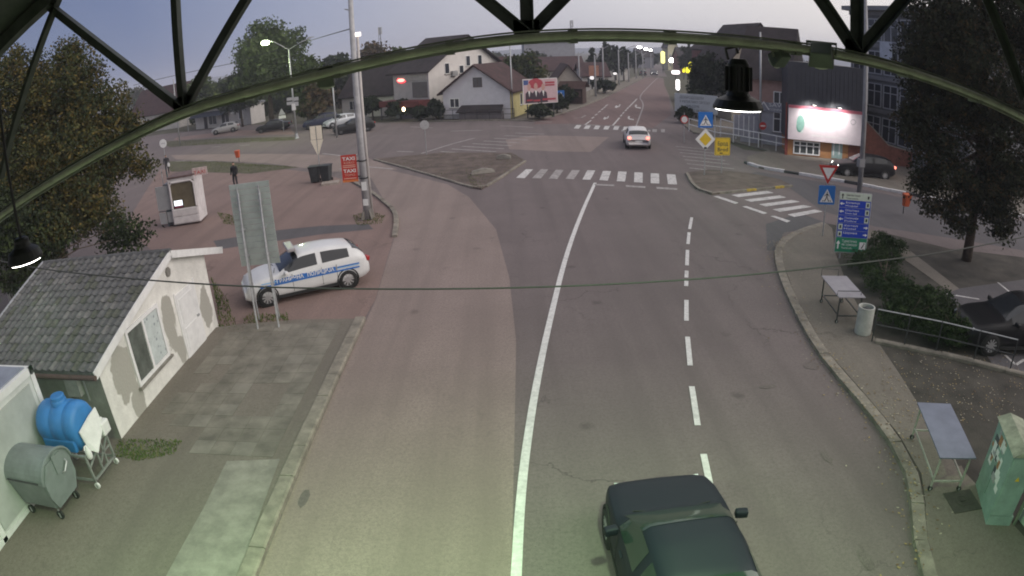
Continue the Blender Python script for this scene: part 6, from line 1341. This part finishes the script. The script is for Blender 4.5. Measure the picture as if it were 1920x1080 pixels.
# election billboard
A, B = G(984, 224), G(1046, 219); A.z = B.z = 0; Lb = (B - A).length; Z0, Z1 = ZT(A, 195), ZT(A, 150)
bb_ = thing('election_billboard', 'billboard on posts showing three suited people on a pink ground', 'billboard', (A.x, A.y, 0), math.atan2(B.y - A.y, B.x - A.x))
for x in (.4, Lb - .4): MB().tube([(x, .12, 0), (x, .12, Z1)], .07, 8).build('post', m_steel_d, bb_)
MB().box((-.06, 0, Z0 - .06), (Lb + .06, .08, Z1 + .06)).build('frame', m_plate, bb_); MB().box((0, -.01, Z0), (Lb, -.002, Z1)).build('poster', mat('poster_pink', (.55, .40, .42), .6, .06, 2), bb_)
Hb = Z1 - Z0; msk, msu, mrd = mat('poster_skin', (.5, .30, .26), .6, .05, 4), mat('poster_suit', (.05, .03, .045), .6, .1, 4), mat('poster_red', (.38, .05, .07), .6, .1, 3)
plate(bb_, [(x*Lb*.22 + Lb*.36, z*Hb*.22 + Hb*.82) for x, z in disc(1, 14) if True], mrd, Z0, -.011, .001, 'red_shape'); plate(bb_, [(0, Hb*.78), (Lb*.14, Hb*.78), (Lb*.14, Hb*.98), (0, Hb*.98)], mat('poster_blue', (.05, .09, .25), .6), Z0, -.0115, .001, 'blue_patch')
for k, (cx, hz) in enumerate(((.16, .68), (.36, .70), (.58, .66))):
    plate(bb_, [((cx - .12)*Lb, .02*Hb), ((cx + .13)*Lb, .02*Hb), ((cx + .10)*Lb, .42*Hb), ((cx + .03)*Lb, .52*Hb), ((cx - .04)*Lb, .52*Hb), ((cx - .11)*Lb, .42*Hb)], msu, Z0, -.0125 - k*.0012, .001, 'printed_suit')
    plate(bb_, [((cx - .03)*Lb, .52*Hb), ((cx + .005)*Lb, .25*Hb), ((cx + .03)*Lb, .52*Hb)], m_plate, Z0, -.0137 - k*.0012, .0006, 'printed_shirt')
    plate(bb_, [(x*Lb*.055 + cx*Lb, z*Hb*.15 + hz*Hb) for x, z in disc(1, 14)], msk, Z0, -.0145 - k*.0012, .0006, 'printed_head'); plate(bb_, [(x*Lb*.06 + cx*Lb, abs(z)*Hb*.09 + (hz + .08)*Hb) for x, z in disc(1, 12)], m_plate if k == 0 else mat('poster_hair', (.12, .07, .05) if k == 1 else (.45, .3, .2), .6), Z0, -.0152 - k*.0012, .0006, 'printed_hair')
for x0, x1, z0, z1 in ((.64, .93, .80, .88), (.64, .93, .70, .77), (.08, .26, .10, .17), (.28, .48, .07, .15), (.55, .95, .10, .18)): MB().box((x0*Lb, -.0195, Z0 + z0*Hb), (x1*Lb, -.0185, Z0 + z1*Hb)).build('print_bar', mrd, bb_)
# lamp post with two arms, lit to the left
b = G(557, 259); H_ = ZT(b, 92); lp = thing('street_lamp', 'double-armed street lamp with greenish lit left head', 'street lamp', (b.x, b.y, 0))
MB().tube([(0, 0, -.02), (-.1, 0, H_)], [.11, .07], 10).build('shaft', m_steel, lp, smooth=True); MB().lathe([(.26, 0), (.2, .06), (.13, .5)], 10).build('base', m_steel, lp)
e1 = PY(497, 77, b.y) - Vector((b.x, b.y, 0)); e2 = PY(583, 71, b.y) - Vector((b.x, b.y, 0))
MB().tube([(-.1, 0, H_ - .05), e1.lerp(Vector((-.1, 0, H_)), .4) + Vector((0, 0, .25)), e1 + Vector((.3, 0, 0))], .045, 6).build('arm', m_steel, lp, smooth=True); MB().tube([(-.1, 0, H_ - .05), Vector((-.1, 0, H_)).lerp(e2, .5) + Vector((0, 0, .1)), e2], .045, 6).build('arm', m_steel, lp, smooth=True)
for e, sx, on in ((e1, -1, True), (e2, 1, False)):
    hd = MB().add([(-.35*1, -.15, 0), (.35, -.12, .02), (.35, .12, .02), (-.35, .15, 0), (-.25, -.1, .14), (.3, -.08, .12), (.3, .08, .12), (-.25, .1, .14)], [(0,3,2,1),(4,5,6,7),(0,1,5,4),(1,2,6,5),(2,3,7,6),(3,0,4,7)]).build('lamp_head', m_steel, lp, loc=tuple(e))
    if on:
        MB().lathe([(.3, -.42), (.44, -.2), (.36, -.01)], 14).build('lens', mat('lamp_green_white', (1, 1, .9), .4, 0, emit=(.82, 1.0, .55), estr=30), hd)
        l = bpy.data.lights.new('lamp_light', 'POINT'); l.energy = 1300; l.color = (.75, 1.0, .45); l.shadow_soft_size = .3; lo = bpy.data.objects.new('lamp_light', l); COL.objects.link(lo); lo.parent = lp; lo.location = tuple(e + Vector((0, 0, -.5)))
for x0, x1, y0, y1 in ((539, 550, 182, 189), (552, 560, 181, 189), (539, 549, 190, 197), (551, 560, 190, 199)):
    p0, p1 = PY(x0, y1, b.y), PY(x1, y0, b.y); MB().box((p0.x - b.x, -.18, p0.z), (p1.x - b.x, -.14, p1.z)).build('sign_panel', m_signback, lp)
MB().box((-.2, -.2, 3.0), (.2, -.08, 3.7)).build('small_sign', m_plate, lp)
t = G(532, 247); s = sign_post('warning_sign', 'triangular warning sign with plate by the parked dark car', t, ZT(t, 202) - .1); zz = ZT(t, 209); plate(s, [(-.45, -.4), (.45, -.4), (0, .4)], m_signback, zz); MB().box((-.45, -.02, zz - .85), (.45, .0, zz - .5)).build('plate', m_plate, s)
for x, yb, yt, lab in ((632, 258, 147, 'thin leaning lamp pole beside the tall concrete pole'), (338, 273, 148, 'slim white pole seen past the gantry joint'), (962, 222, 86, 'slim grey pole in front of the gabled house')):
    b = G(x, yb); pole('thin_pole', lab, b, ZT(b, yt), .09, .06, m_steel)
b = G(313, 322); s = sign_post('round_sign', 'round white sign on a post by the autumn tree', b, ZT(b, 264)); zz = ZT(b, 269); plate(s, disc(.4), m_white_sign, zz); MB().box((-.22, -.024, zz - .04), (.22, -.0205, zz + .04)).build('bar', m_signback, s)
p_ = PY(30, 592, 17.2); pole('thin_pole', 'grey pole behind the dark growth at the left picture edge', Vector((p_.x, p_.y, 0)), 8.2, .13, .11, m_signback)
sp2 = G(684, 420); s2 = pole('wooden_pole', 'second slim pole standing just behind the tall concrete pole', Vector((tpb.x + .1, tpb.y + .5, 0)), ZT(Vector((tpb.x + .1, tpb.y + .5, 0)), 66), .085, .065, mat('pole_pale', (.5, .47, .45), .7, .1, 3)); MB().box((-.1, -.1, 0), (.14, .1, .18)).build('lit_head', mat('lamp_pinkish', (1, .9, .85), .4, 0, emit=(1, .88, .8), estr=2.0), s2, loc=(0, 0, ZT(Vector((tpb.x + .1, tpb.y + .5, 0)), 68)))
for x, y, Y, lab in ((342, 128, 95, 'warm street lamp glowing near the gantry upright'), (433, 160, 100, 'warm street lamp glowing above the roadside shop'), (380, 186, 110, 'small warm lamp glowing over the shop roof')):
    p = PY(x, y, Y); t = thing('distant_lamp', lab, 'street lamp', (p.x, p.y, 0)); MB().tube([(0, 0, 0), (0, 0, p.z - .2)], .07, 6).build('shaft', m_steel, t); MB().lathe([(.1, -.2), (.3, -.1), (.3, .1), (.1, .25)], 10).build('globe', m_lamp_warm, t, loc=(0, 0, p.z))
wire = MB(); wire.tube([PY(250, 160, 66), PY(440, 118, 64), PY(575, 78, 62), PY(664, 52, 30)], .03, 5); tag(wire.build('power_line', m_steel_d), 'power line running from the tall pole to the left', 'cable')

# parked cars on the far side
make_car('parked_car', 'silver hatchback parked before the roadside shop', 'car', tuple(G(424, 249)), R(192), mat('car_paint_silver', (.45, .44, .44), .35, 0, metal=.3), HATCH, 4.0, 1.7, detail=False)
make_car('parked_car', 'black saloon parked under the warning sign', 'car', tuple(G(514, 245)), R(187), mat('car_paint_black_b', (.015, .015, .018), .3, 0), SEDAN, 4.5, 1.78, detail=False)
make_car('parked_car', 'dark blue estate car parked right of the street lamp', 'car', tuple(G(604, 239)), R(194), mat('car_paint_navy', (.03, .035, .07), .3, 0), SUVT, 4.5, 1.8, detail=False)
make_car('parked_car', 'pale silver car half hidden behind the black car', 'car', tuple(G(640, 237)), R(215), mat('car_paint_silver_b', (.5, .52, .55), .35, 0, metal=.2), HATCH, 4.1, 1.72, detail=False)
make_car('parked_car', 'black car parked directly behind the tall concrete pole', 'car', tuple(G(664, 248)), R(200), mat('car_paint_black_c', (.02, .02, .02), .3, 0), HATCH, 4.3, 1.75, detail=False)

# ================================================================== along the street
ms_w = mat('plaster_beige', (.42, .38, .34), .85, .1, 1.5, stain=.3)
def shouse(lab, xa, ya, xb, yb, Y, D, eave, ridge, ax_, wall, roofm, wins=((.8, 1.1),), nm='street_house', dz=0):
    A, B = PY(xa, ya, Y), PY(xb, yb, Y + dz); A.z = B.z = 0; h = house(nm, lab, A, B, D, eave, ridge, ax_, wall, roofm); W = (B - A).length
    for u, z in wins: window(h, 'front', W, D, u * W / 4, z, W * .18, 1.2, 2)
    return h
shouse('beige gabled house behind the dark timber kiosk', 1040, 170, 1092, 168, 84, 10, 2.7, 5.0, 'y', ms_w, m_roof_red, ((.7, 1.0), (2.4, 1.0)))
shouse('house with dark red roof and white gable along the street', 1092, 160, 1142, 158, 104, 10, 2.6, 4.7, 'x', m_pl3, m_roof_red, ((.7, 1.2), (2.4, 1.2)))
shouse('long barn-like house with dark roof above the election billboard', 1000, 170, 1096, 166, 112, 12, 3.4, 5.7, 'x', ms_w, m_roof_red, ())
shouse('pale metal-roofed hall beyond the red roofs', 985, 150, 1080, 150, 175, 20, 9.3, 11.2, 'x', mat('hall_wall', (.3, .3, .33), .8, .1, 1), mat('hall_roof_pale', (.40, .45, .52), .5, .08, 1), ())
shouse('low white house half hidden by trees on the left of the street', 1140, 152, 1180, 150, 142, 9, 3.0, 5.5, 'x', m_pl3, m_roof_dk, ((.8, 1.1), (2.4, 1.1)))
shouse('reddish-roofed house behind the autumn tree and gabled house', 908, 170, 985, 170, 92, 9, 3.8, 6.2, 'x', ms_w, m_roof_red, ())
shouse('narrow cream house at the far end of the street', 1253, 140, 1271, 140, 215, 8, 8.5, 12.0, 'y', mat('plaster_cream_b', (.5, .46, .32), .85, .1, 1), m_roof_dk, ((.6, 1.5), (2.4, 1.5), (.6, 4.5), (2.4, 4.5)))
shouse('dark red-brown house right of the far street', 1275, 150, 1300, 152, 190, 8, 5.0, 8.0, 'x', mat('plaster_brownred', (.22, .1, .09), .85, .1, 1), m_roof_dk, ((.8, 1.2), (2.4, 1.2)))
shouse('tall brick-red house above the pendant lamp', 1338, 190, 1400, 192, 82, 10, 7.6, 9.6, 'y', mat('plaster_brick', (.25, .12, .11), .85, .1, 1), m_roof_dk, ((1.0, 6.2), (2.4, 6.2)))
shouse('big dark-gabled house behind the salmon building', 1372, 200, 1475, 205, 62, 11, 6.6, 10.4, 'y', mat('gable_cream', (.40, .36, .30), .85, .1, 1.5), m_roof_dk, ((1.2, 4.2), (2.2, 4.2)))
shouse('grey distant house left of the far shops', 1196, 138, 1226, 138, 235, 9, 4.5, 7.5, 'x', mat('plaster_slate', (.2, .2, .23), .85, .1, 1), m_roof_dk, ())
# timber kiosk
b = G(1090, 196); kx = thing('timber_kiosk', 'dark brown timber stall on the left street pavement', 'stall', (b.x - 1.2, b.y, .1), R(-20)); mtb = mat('timber_dark', (.06, .035, .03), .85, .2, 5)
MB().box((-1.4, 0, 0), (1.4, 2.2, 2.1)).build('cabin', mtb, kx); MB().add([(-1.8,-.8,2.0),(1.8,-.8,2.0),(1.8,1.1,2.9),(-1.8,1.1,2.9),(1.8,2.8,2.0),(-1.8,2.8,2.0)], [(0,1,2,3),(3,2,4,5),(3,2,1,0),(5,4,2,3)]).build('roof', mat('roof_brown', (.12, .07, .06), .85, .2, 3), kx)
for x in (-1.2, .3): MB().box((x, -.03, .9), (x + .9, -.002, 1.7)).build('hatch', mat('hatch_brown', (.14, .09, .08), .8), kx)
# street poles
m_pc = mat('pole_concrete_b', (.33, .33, .345), .8, .12, 2)
for i, (xb, yb, yt, lab) in enumerate(((1087, 176, 98, 'concrete street pole nearest the dark timber stall'), (1117, 182, 103, 'street pole between the timber stall and the orange panel'), (1132, 176, 87, 'tallest concrete pole of the street row'), (1161, 160, 93, 'street pole in front of the dark pine clump'), (1179, 154, 98, 'street pole just right of the dark pines'), (1193, 148, 100, 'street pole halfway down the far row'), (1206, 146, 100, 'second farthest pole of the street row'), (1221, 141, 100, 'farthest pole of the street row'))):
    b = G(xb, yb); p = pole('street_pole', lab, b, ZT(b, yt), .17, .10, m_pc, group='poles along the left side of the street', n=8)
    MB().tube([(0, 0, ZT(b, yt) - .4), (.9, -.2, ZT(b, yt) + .1)], .05, 5).build('lamp_arm', m_steel, p)
for i, (x, y) in enumerate(((1199, 88.5), (1211, 92), (1220, 94))):
    p = PY(x, y, 150 + 25*i); t = thing('lit_street_lamp', ('nearest', 'middle', 'farthest')[i] + ' of three white street lamps glowing over the street', 'street lamp', (p.x, p.y, 0)); MB().tube([(-3, 0, 0), (-3, 0, p.z - .3), (-1.4, 0, p.z + .3), (0, 0, p.z + .2)], .09, 6).build('shaft', m_steel, t); MB().lathe([(.2, -.3), (.55, -.15), (.55, .1), (.2, .3)], 10).build('lens', m_lamp, t, loc=(0, 0, p.z))
# lit shop signs and cars far down the street
m_ylit = mat('sign_lit_yellow', (1, .9, .3), .4, 0, emit=(1.0, .93, .30), estr=1.5); m_ylit2 = mat('sign_lit_yellow_b', (1, .9, .1), .4, 0, emit=(.95, .9, .02), estr=1.2)
def lit_sign(lab, x, y0, y1, w_px, Y, m, rnd=True, post=True):
    p0, p1 = PY(x, y1, Y), PY(x, y0, Y); w = w_px * Y / FPX; t = thing('lit_sign', lab, 'sign', (p0.x, p0.y, 0)); hh = p1.z - p0.z
    shape([(a, c + (p0.z + p1.z) / 2) for a, c in rrect(w, hh, min(w, hh) * .45)], -.15, .15).build('lit_face', m, t)
    if post: MB().tube([(0, 0, 0), (0, 0, p0.z)], .12, 6).build('post', m_steel_d, t)
lit_sign('tall yellow lit pylon sign beside the far cream house', 1243, 96, 119, 8, 190, m_ylit); lit_sign('white lit round sign on the cream house', 1260, 109, 117, 11, 208, m_lamp)
lit_sign('leftmost small yellow lit sign right of the street', 1282, 124, 136, 4.5, 150, m_ylit2); lit_sign('middle small yellow lit sign right of the street', 1289, 126, 137, 6, 148, m_ylit2); lit_sign('tall bright yellow lit sign right of the street', 1295, 116, 136, 8, 145, m_ylit2)
lit_sign('white glowing double sign above the welcome board', 1271, 149, 169, 7, 100, mat('sign_lit_white', (.9, .9, .9), .4, 0, emit=(1, .97, .95), estr=3)); lit_sign('white glare sign at the right street edge', 1267, 132, 139, 16, 150, mat('sign_lit_pinkwhite', (.9, .9, .9), .4, 0, emit=(1, .9, .9), estr=3))
for x, y, Y, rz_, col_, lab in ((1233, 141, 172, -100, (.05, .05, .06), 'oncoming car with bright headlights far down the street'), (1212, 141, 176, 80, (.06, .06, .07), 'dark car waiting at the left edge of the far street')):
    b = G(x, y); make_car('distant_car', lab, 'car', (b.x - 1.0, b.y, 0), R(rz_), mat('car_paint_far_%d' % x, col_, .3, 0), HATCH, 4.3, 1.8, lit_head=x == 1233, detail=False)
b = PY(1117, 147, 97); t = thing('orange_panel', 'small orange advertising panel on the street pole', 'sign', (b.x, b.y, 0)); MB().box((-1.0, 0, 3.0), (.5, .08, 4.6)).build('panel', mat('panel_orange', (.4, .2, .14), .6, .1, 2), t); MB().tube([(-.2, .1, 0), (-.2, .1, 4.6)], .06, 6).build('post', m_steel, t)
lit_sign('small white lit panel in front of the white street house', 1153, 136, 140, 7, 120, mat('panel_white_lit', (.9, .9, .9), .4, 0, emit=(1, .95, .95), estr=.8)); lit_sign('white lit panel beside the orange panel', 1110, 143, 149, 8, 100, MATS['panel_white_lit'])
b = G(1053, 212); s = sign_post('crossing_sign', 'small blue pedestrian sign above a white diamond at the street mouth', b, ZT(b, 172), R(5)); zz = ZT(b, 177); plate(s, rrect(.75, .9), m_blue_sign, zz); ped_symbol(s, zz, .9); zz = ZT(b, 195); plate(s, [(0, -.6), (.42, 0), (0, .6), (-.42, 0)], m_signback, zz)
for x, yb, yt, lab, Y in ((722, 215, 50, 'thin telecom mast above the brown trees', 190), (1075, 160, 38, 'lattice telecom mast rising behind the street houses', 200)):
    p0, p1 = PY(x, yb, Y), PY(x, yt, Y); t = thing('telecom_mast', lab, 'mast', (p0.x, p0.y, 0)); mb = MB()
    for dx, dy in ((-1, -1), (1, -1), (0, 1)): mb.tube([(dx*.7, dy*.7, 0), (dx*.25, dy*.25, p1.z)], .07, 5)
    for k in range(12): z = p1.z * k / 12; w = .7 - .45 * k / 12; mb.tube([(-w, -w, z), (w, -w, z + p1.z/12)], .04, 4); mb.tube([(w, -w, z), (0, w, z + p1.z/12)], .04, 4)
    mb.build('lattice', mat('mast_grey', (.2, .2, .22), .7), t); mb = MB(); [mb.box((.5*math.cos(a)-.15, .5*math.sin(a)-.15, p1.z - 2.2), (.5*math.cos(a)+.15, .5*math.sin(a)+.15, p1.z)) for a in (0, 2.1, 4.2)]; mb.build('antenna', m_signback, t)
gf = thing('garden_fence', 'low pale concrete fence along the left street pavement', 'fence', (0, 0, .1)); fp = [p + Vector((-2.0, 1.6, 0)) for p in px(1120, 190, 1140, 180, 1163, 168, 1180, 160)]
for a_, b_ in zip(fp, fp[1:]):
    n_ = max(2, int((b_ - a_).length / 2.5))
    for k in range(n_): p, q = a_.lerp(b_, k/n_), a_.lerp(b_, (k + .96)/n_); MB().beam((p.x, p.y, .45), (q.x, q.y, .45), .12, .9).build('panel', m_conc, gf)

ORD = 'first second third fourth fifth sixth seventh eighth ninth tenth eleventh twelfth thirteenth fourteenth fifteenth sixteenth'.split()
# ================================================================== trees
GR = leaf_mats('leaf_green', [(.06, .085, .03), (.085, .11, .038), (.045, .062, .024)]); AU = leaf_mats('leaf_autumn', [(.098, .085, .032), (.072, .072, .028), (.05, .06, .026), (.13, .10, .034)]); GRL = leaf_mats('leaf_fresh', [(.075, .105, .045), (.1, .13, .055), (.055, .075, .035)])
DK = leaf_mats('leaf_dark', [(.03, .042, .024), (.042, .055, .03), (.022, .03, .018)]); BR = leaf_mats('leaf_brown', [(.11, .075, .04), (.085, .065, .038), (.06, .055, .03)])
# autumn tree behind the hut
tbase = Vector((-20.5, 22.5, 0)); lob = []
for x, y, Y, rx, rz_ in ((125, 165, 23, 2.2, 1.7), (185, 215, 23, 1.7, 1.5), (60, 230, 22.5, 2.6, 2.2), (130, 300, 21.5, 2.6, 2.0), (220, 290, 22.5, 1.3, 1.2), (40, 360, 20.5, 2.6, 2.0), (160, 385, 21, 1.7, 1.3), (90, 430, 19.5, 2.0, 1.3), (135, 108, 23, .9, 1.0), (20, 150, 22, 2.0, 1.5), (240, 235, 23.5, .7, .8), (-40, 300, 20.5, 2.6, 2.6), (270, 315, 23, .6, .5), (215, 415, 21, .7, .5)):
    p = PY(x, y, Y); lob.append((p.x - tbase.x, p.y - tbase.y, p.z, rx, rx, rz_))
make_tree('autumn_tree', 'large tree with yellow-brown autumn leaves behind the hut', tuple(tbase), lob, 3800, 28, .08, AU + [DK[1]], trunk_r=.28, trunk_h=5, clump_r=.5, weights=[.17, .23, .3, .08, .22], branches=30, shell=.35)
ub = G(20, 600); lob = []
for x, y, Y, rx, rz_ in ((20, 500, 17.5, 1.6, 1.3), (60, 450, 18.5, 1.8, 1.2), (-30, 420, 17, 2.0, 1.8), (230, 440, 20.5, 1.2, .8)):
    p = PY(x, y, Y); lob.append((p.x + 18.5, p.y - 17.8, max(p.z, .8), rx, rx, rz_))
make_tree('undergrowth_bush', 'dark shrubby growth filling the gap left of the hut roof', (-18.5, 17.8, 0), lob, 700, 24, .085, DK + [GR[2]], cat='bush', trunk_r=.1, trunk_h=1.5, clump_r=.45, branches=12)
def bg_tree(lab, x, yb, yt, wpx, mats, n=240, per=14, nm='tree', Y=None, conifer=False, shell=.35, low=.32, group=None):
    b = G(x, yb) if Y is None else PY(x, yb, Y); b.z = 0; H_ = ZT(b, yt); dist = math.hypot(b.x, b.y); r = wpx / 2 * dist / FPX
    if conifer: lob = [(0, 0, H_*(.25 + .7*k/7), r*(1 - k/7.6), r*(1 - k/7.6), H_*.08) for k in range(7)]
    else:
        lob = [(0, 0, H_*.62, r*.8, r*.8, H_*.36)]
        for k in range(6): a = rng.uniform(0, 6.28); lob.append((math.cos(a)*r*.55, math.sin(a)*r*.55, H_*rng.uniform(low + .08, .78), r*.5, r*.5, H_*rng.uniform(.13, .2)))
        if low < .2:
            for k in range(5): lob.append((rng.uniform(-.9, .9)*r, rng.uniform(-.5, .5)*r, H_*.14, r*.55, r*.5, H_*.14))
        lob.append((rng.uniform(-.2, .2)*r, 0, H_*.86, r*.45, r*.45, H_*.14))
    sz = max(.09, dist * .0028); return make_tree(nm, lab, (b.x, b.y, 0), lob, n, per, sz, mats, trunk_r=max(.1, H_*.02), trunk_h=H_*.6, clump_r=max(.35, r*.2), branches=10, shell=shell, group=group)
for a in (('tall rounded green tree behind the lit street lamp', 512, 242, 36, 150, GRL, 900, 20), ('dark green tree between the tall green tree and roadside shop', 455, 238, 135, 90, DK, 260), ('dark tree left of the roadside shop behind the gantry joint', 385, 236, 140, 80, GR, 240), ('dark bushy tree right of the tall green tree', 585, 236, 95, 90, GR, 380), ('dark tree beside the leaning lamp pole', 640, 230, 96, 80, DK, 320, 14, 'tree', 100),
          ('brown autumn tree left of the neon-lit house', 712, 226, 78, 100, BR, 420, 14, 'tree', 108), ('olive tree in front of the corner house roof', 760, 226, 86, 62, GR, 220, 14, 'tree', 112), ('reddish brown bush behind the parked blue estate', 600, 238, 152, 76, BR, 240), ('reddish bush right of the leaning lamp pole', 655, 226, 165, 40, BR, 160, 14, 'tree', 92), ('yellow-green round shrub behind the parked black saloon', 578, 240, 176, 50, GR, 170),
          ('dark hedge-like shrub before the cottage', 700, 224, 182, 56, DK, 200), ('clipped dark shrub under the neon sign', 752, 225, 186, 58, DK, 220), ('dark shrub beside the gabled house', 818, 226, 186, 34, DK, 150), ('dark shrub before the corner house entrance', 790, 227, 200, 34, DK, 140)):
    bg_tree(*a)
bg_tree('olive autumn tree between gabled house and billboard', 985, 200, 97, 92, [GR[0], AU[2], AU[1], DK[1]], 420, Y=80); bg_tree('low dark shrub under the billboard', 1010, 224, 196, 60, DK, 150); bg_tree('dark shrub beside the billboard end', 1045, 214, 178, 44, DK, 150); bg_tree('dark shrub behind the timber stall', 1062, 200, 160, 40, DK, 150, Y=80); bg_tree('shrub between street poles and stall', 1135, 176, 150, 50, DK, 160)
bg_tree('dark spiky conifer standing above the red roofs', 1112, 160, 85, 36, DK, 260, 12, Y=120, conifer=True); bg_tree('tall dark pine in the clump left of the street', 1138, 155, 81, 34, DK, 260, Y=135); bg_tree('second dark pine in the clump left of the street', 1155, 155, 84, 32, DK, 240, Y=138); bg_tree('dark pine nearest the road in the clump', 1170, 155, 88, 30, DK, 220, Y=142)
bg_tree('distant dark tree at the end of the pole row', 1190, 145, 96, 34, DK, 180, Y=185); bg_tree('distant trees at the street vanishing point', 1222, 140, 98, 40, DK, 180, Y=240); bg_tree('round dark tree right of the far cream house', 1292, 160, 86, 44, DK, 220, Y=150)
bg_tree('broad dark tree mass left of the pendant lamp', 1335, 205, 96, 90, DK, 520, 16, Y=68); bg_tree('dark tree behind the pendant lamp', 1372, 210, 104, 80, DK, 420, 16, Y=64); bg_tree('low dark hedge behind the welcome board', 1305, 225, 168, 60, DK, 220, Y=64); bg_tree('shrub in front of the welcome board posts', 1285, 236, 202, 34, DK, 140, Y=60)
for i, (x, y, w) in enumerate(((60, 150, 90), (150, 145, 80), (260, 160, 90), (330, 160, 70), (420, 148, 80), (470, 150, 70), (540, 140, 80), (640, 120, 90), (700, 112, 70), (800, 108, 80), (880, 104, 80), (930, 100, 70), (1010, 96, 70), (1310, 100, 80), (1400, 90, 90), (1480, 110, 90))):
    Yd = 150 + 25 * (i % 4); bg_tree(('distant skyline tree, %s of the row from the left' % ORD[i]), x, y + 40, y, w, [DK[1], GR[2], BR[2]], 130, 12, 'skyline_tree', Y=Yd, group='trees on the wooded skyline')

for i in range(14):
    x = 392 + i * 29; yt_ = (168, 150, 158, 140, 128, 120, 112, 118, 106, 112, 108, 112, 106, 110)[i]
    bg_tree('dark tree in the dense row behind the parked cars, %s from the left' % ORD[i], x, 218, yt_, 66, [DK[0], DK[1], GR[2]] if i % 3 else [DK[1], GR[2], BR[2]], 230, 14, 'row_tree', Y=104 + 5 * (i % 3), group='dense row of trees behind the parked cars', low=.12, shell=.2)


# ---- evening haze
hz = MB().box((-1720, -320, -2.1), (1720, 1720, 42)).build('haze', [])
mh_ = bpy.data.materials.new('haze'); mh_.use_nodes = True; th_ = mh_.node_tree; th_.nodes.clear(); oh_ = th_.nodes.new('ShaderNodeOutputMaterial'); pv_ = th_.nodes.new('ShaderNodeVolumePrincipled')
pv_.inputs['Color'].default_value = (.86, .885, 1.0, 1); pv_.inputs['Density'].default_value = 0.0008; th_.links.new(pv_.outputs[0], oh_.inputs['Volume']); hz.data.materials.append(mh_)
tag(hz, 'thin grey evening haze over the whole junction', 'haze', kind='stuff')
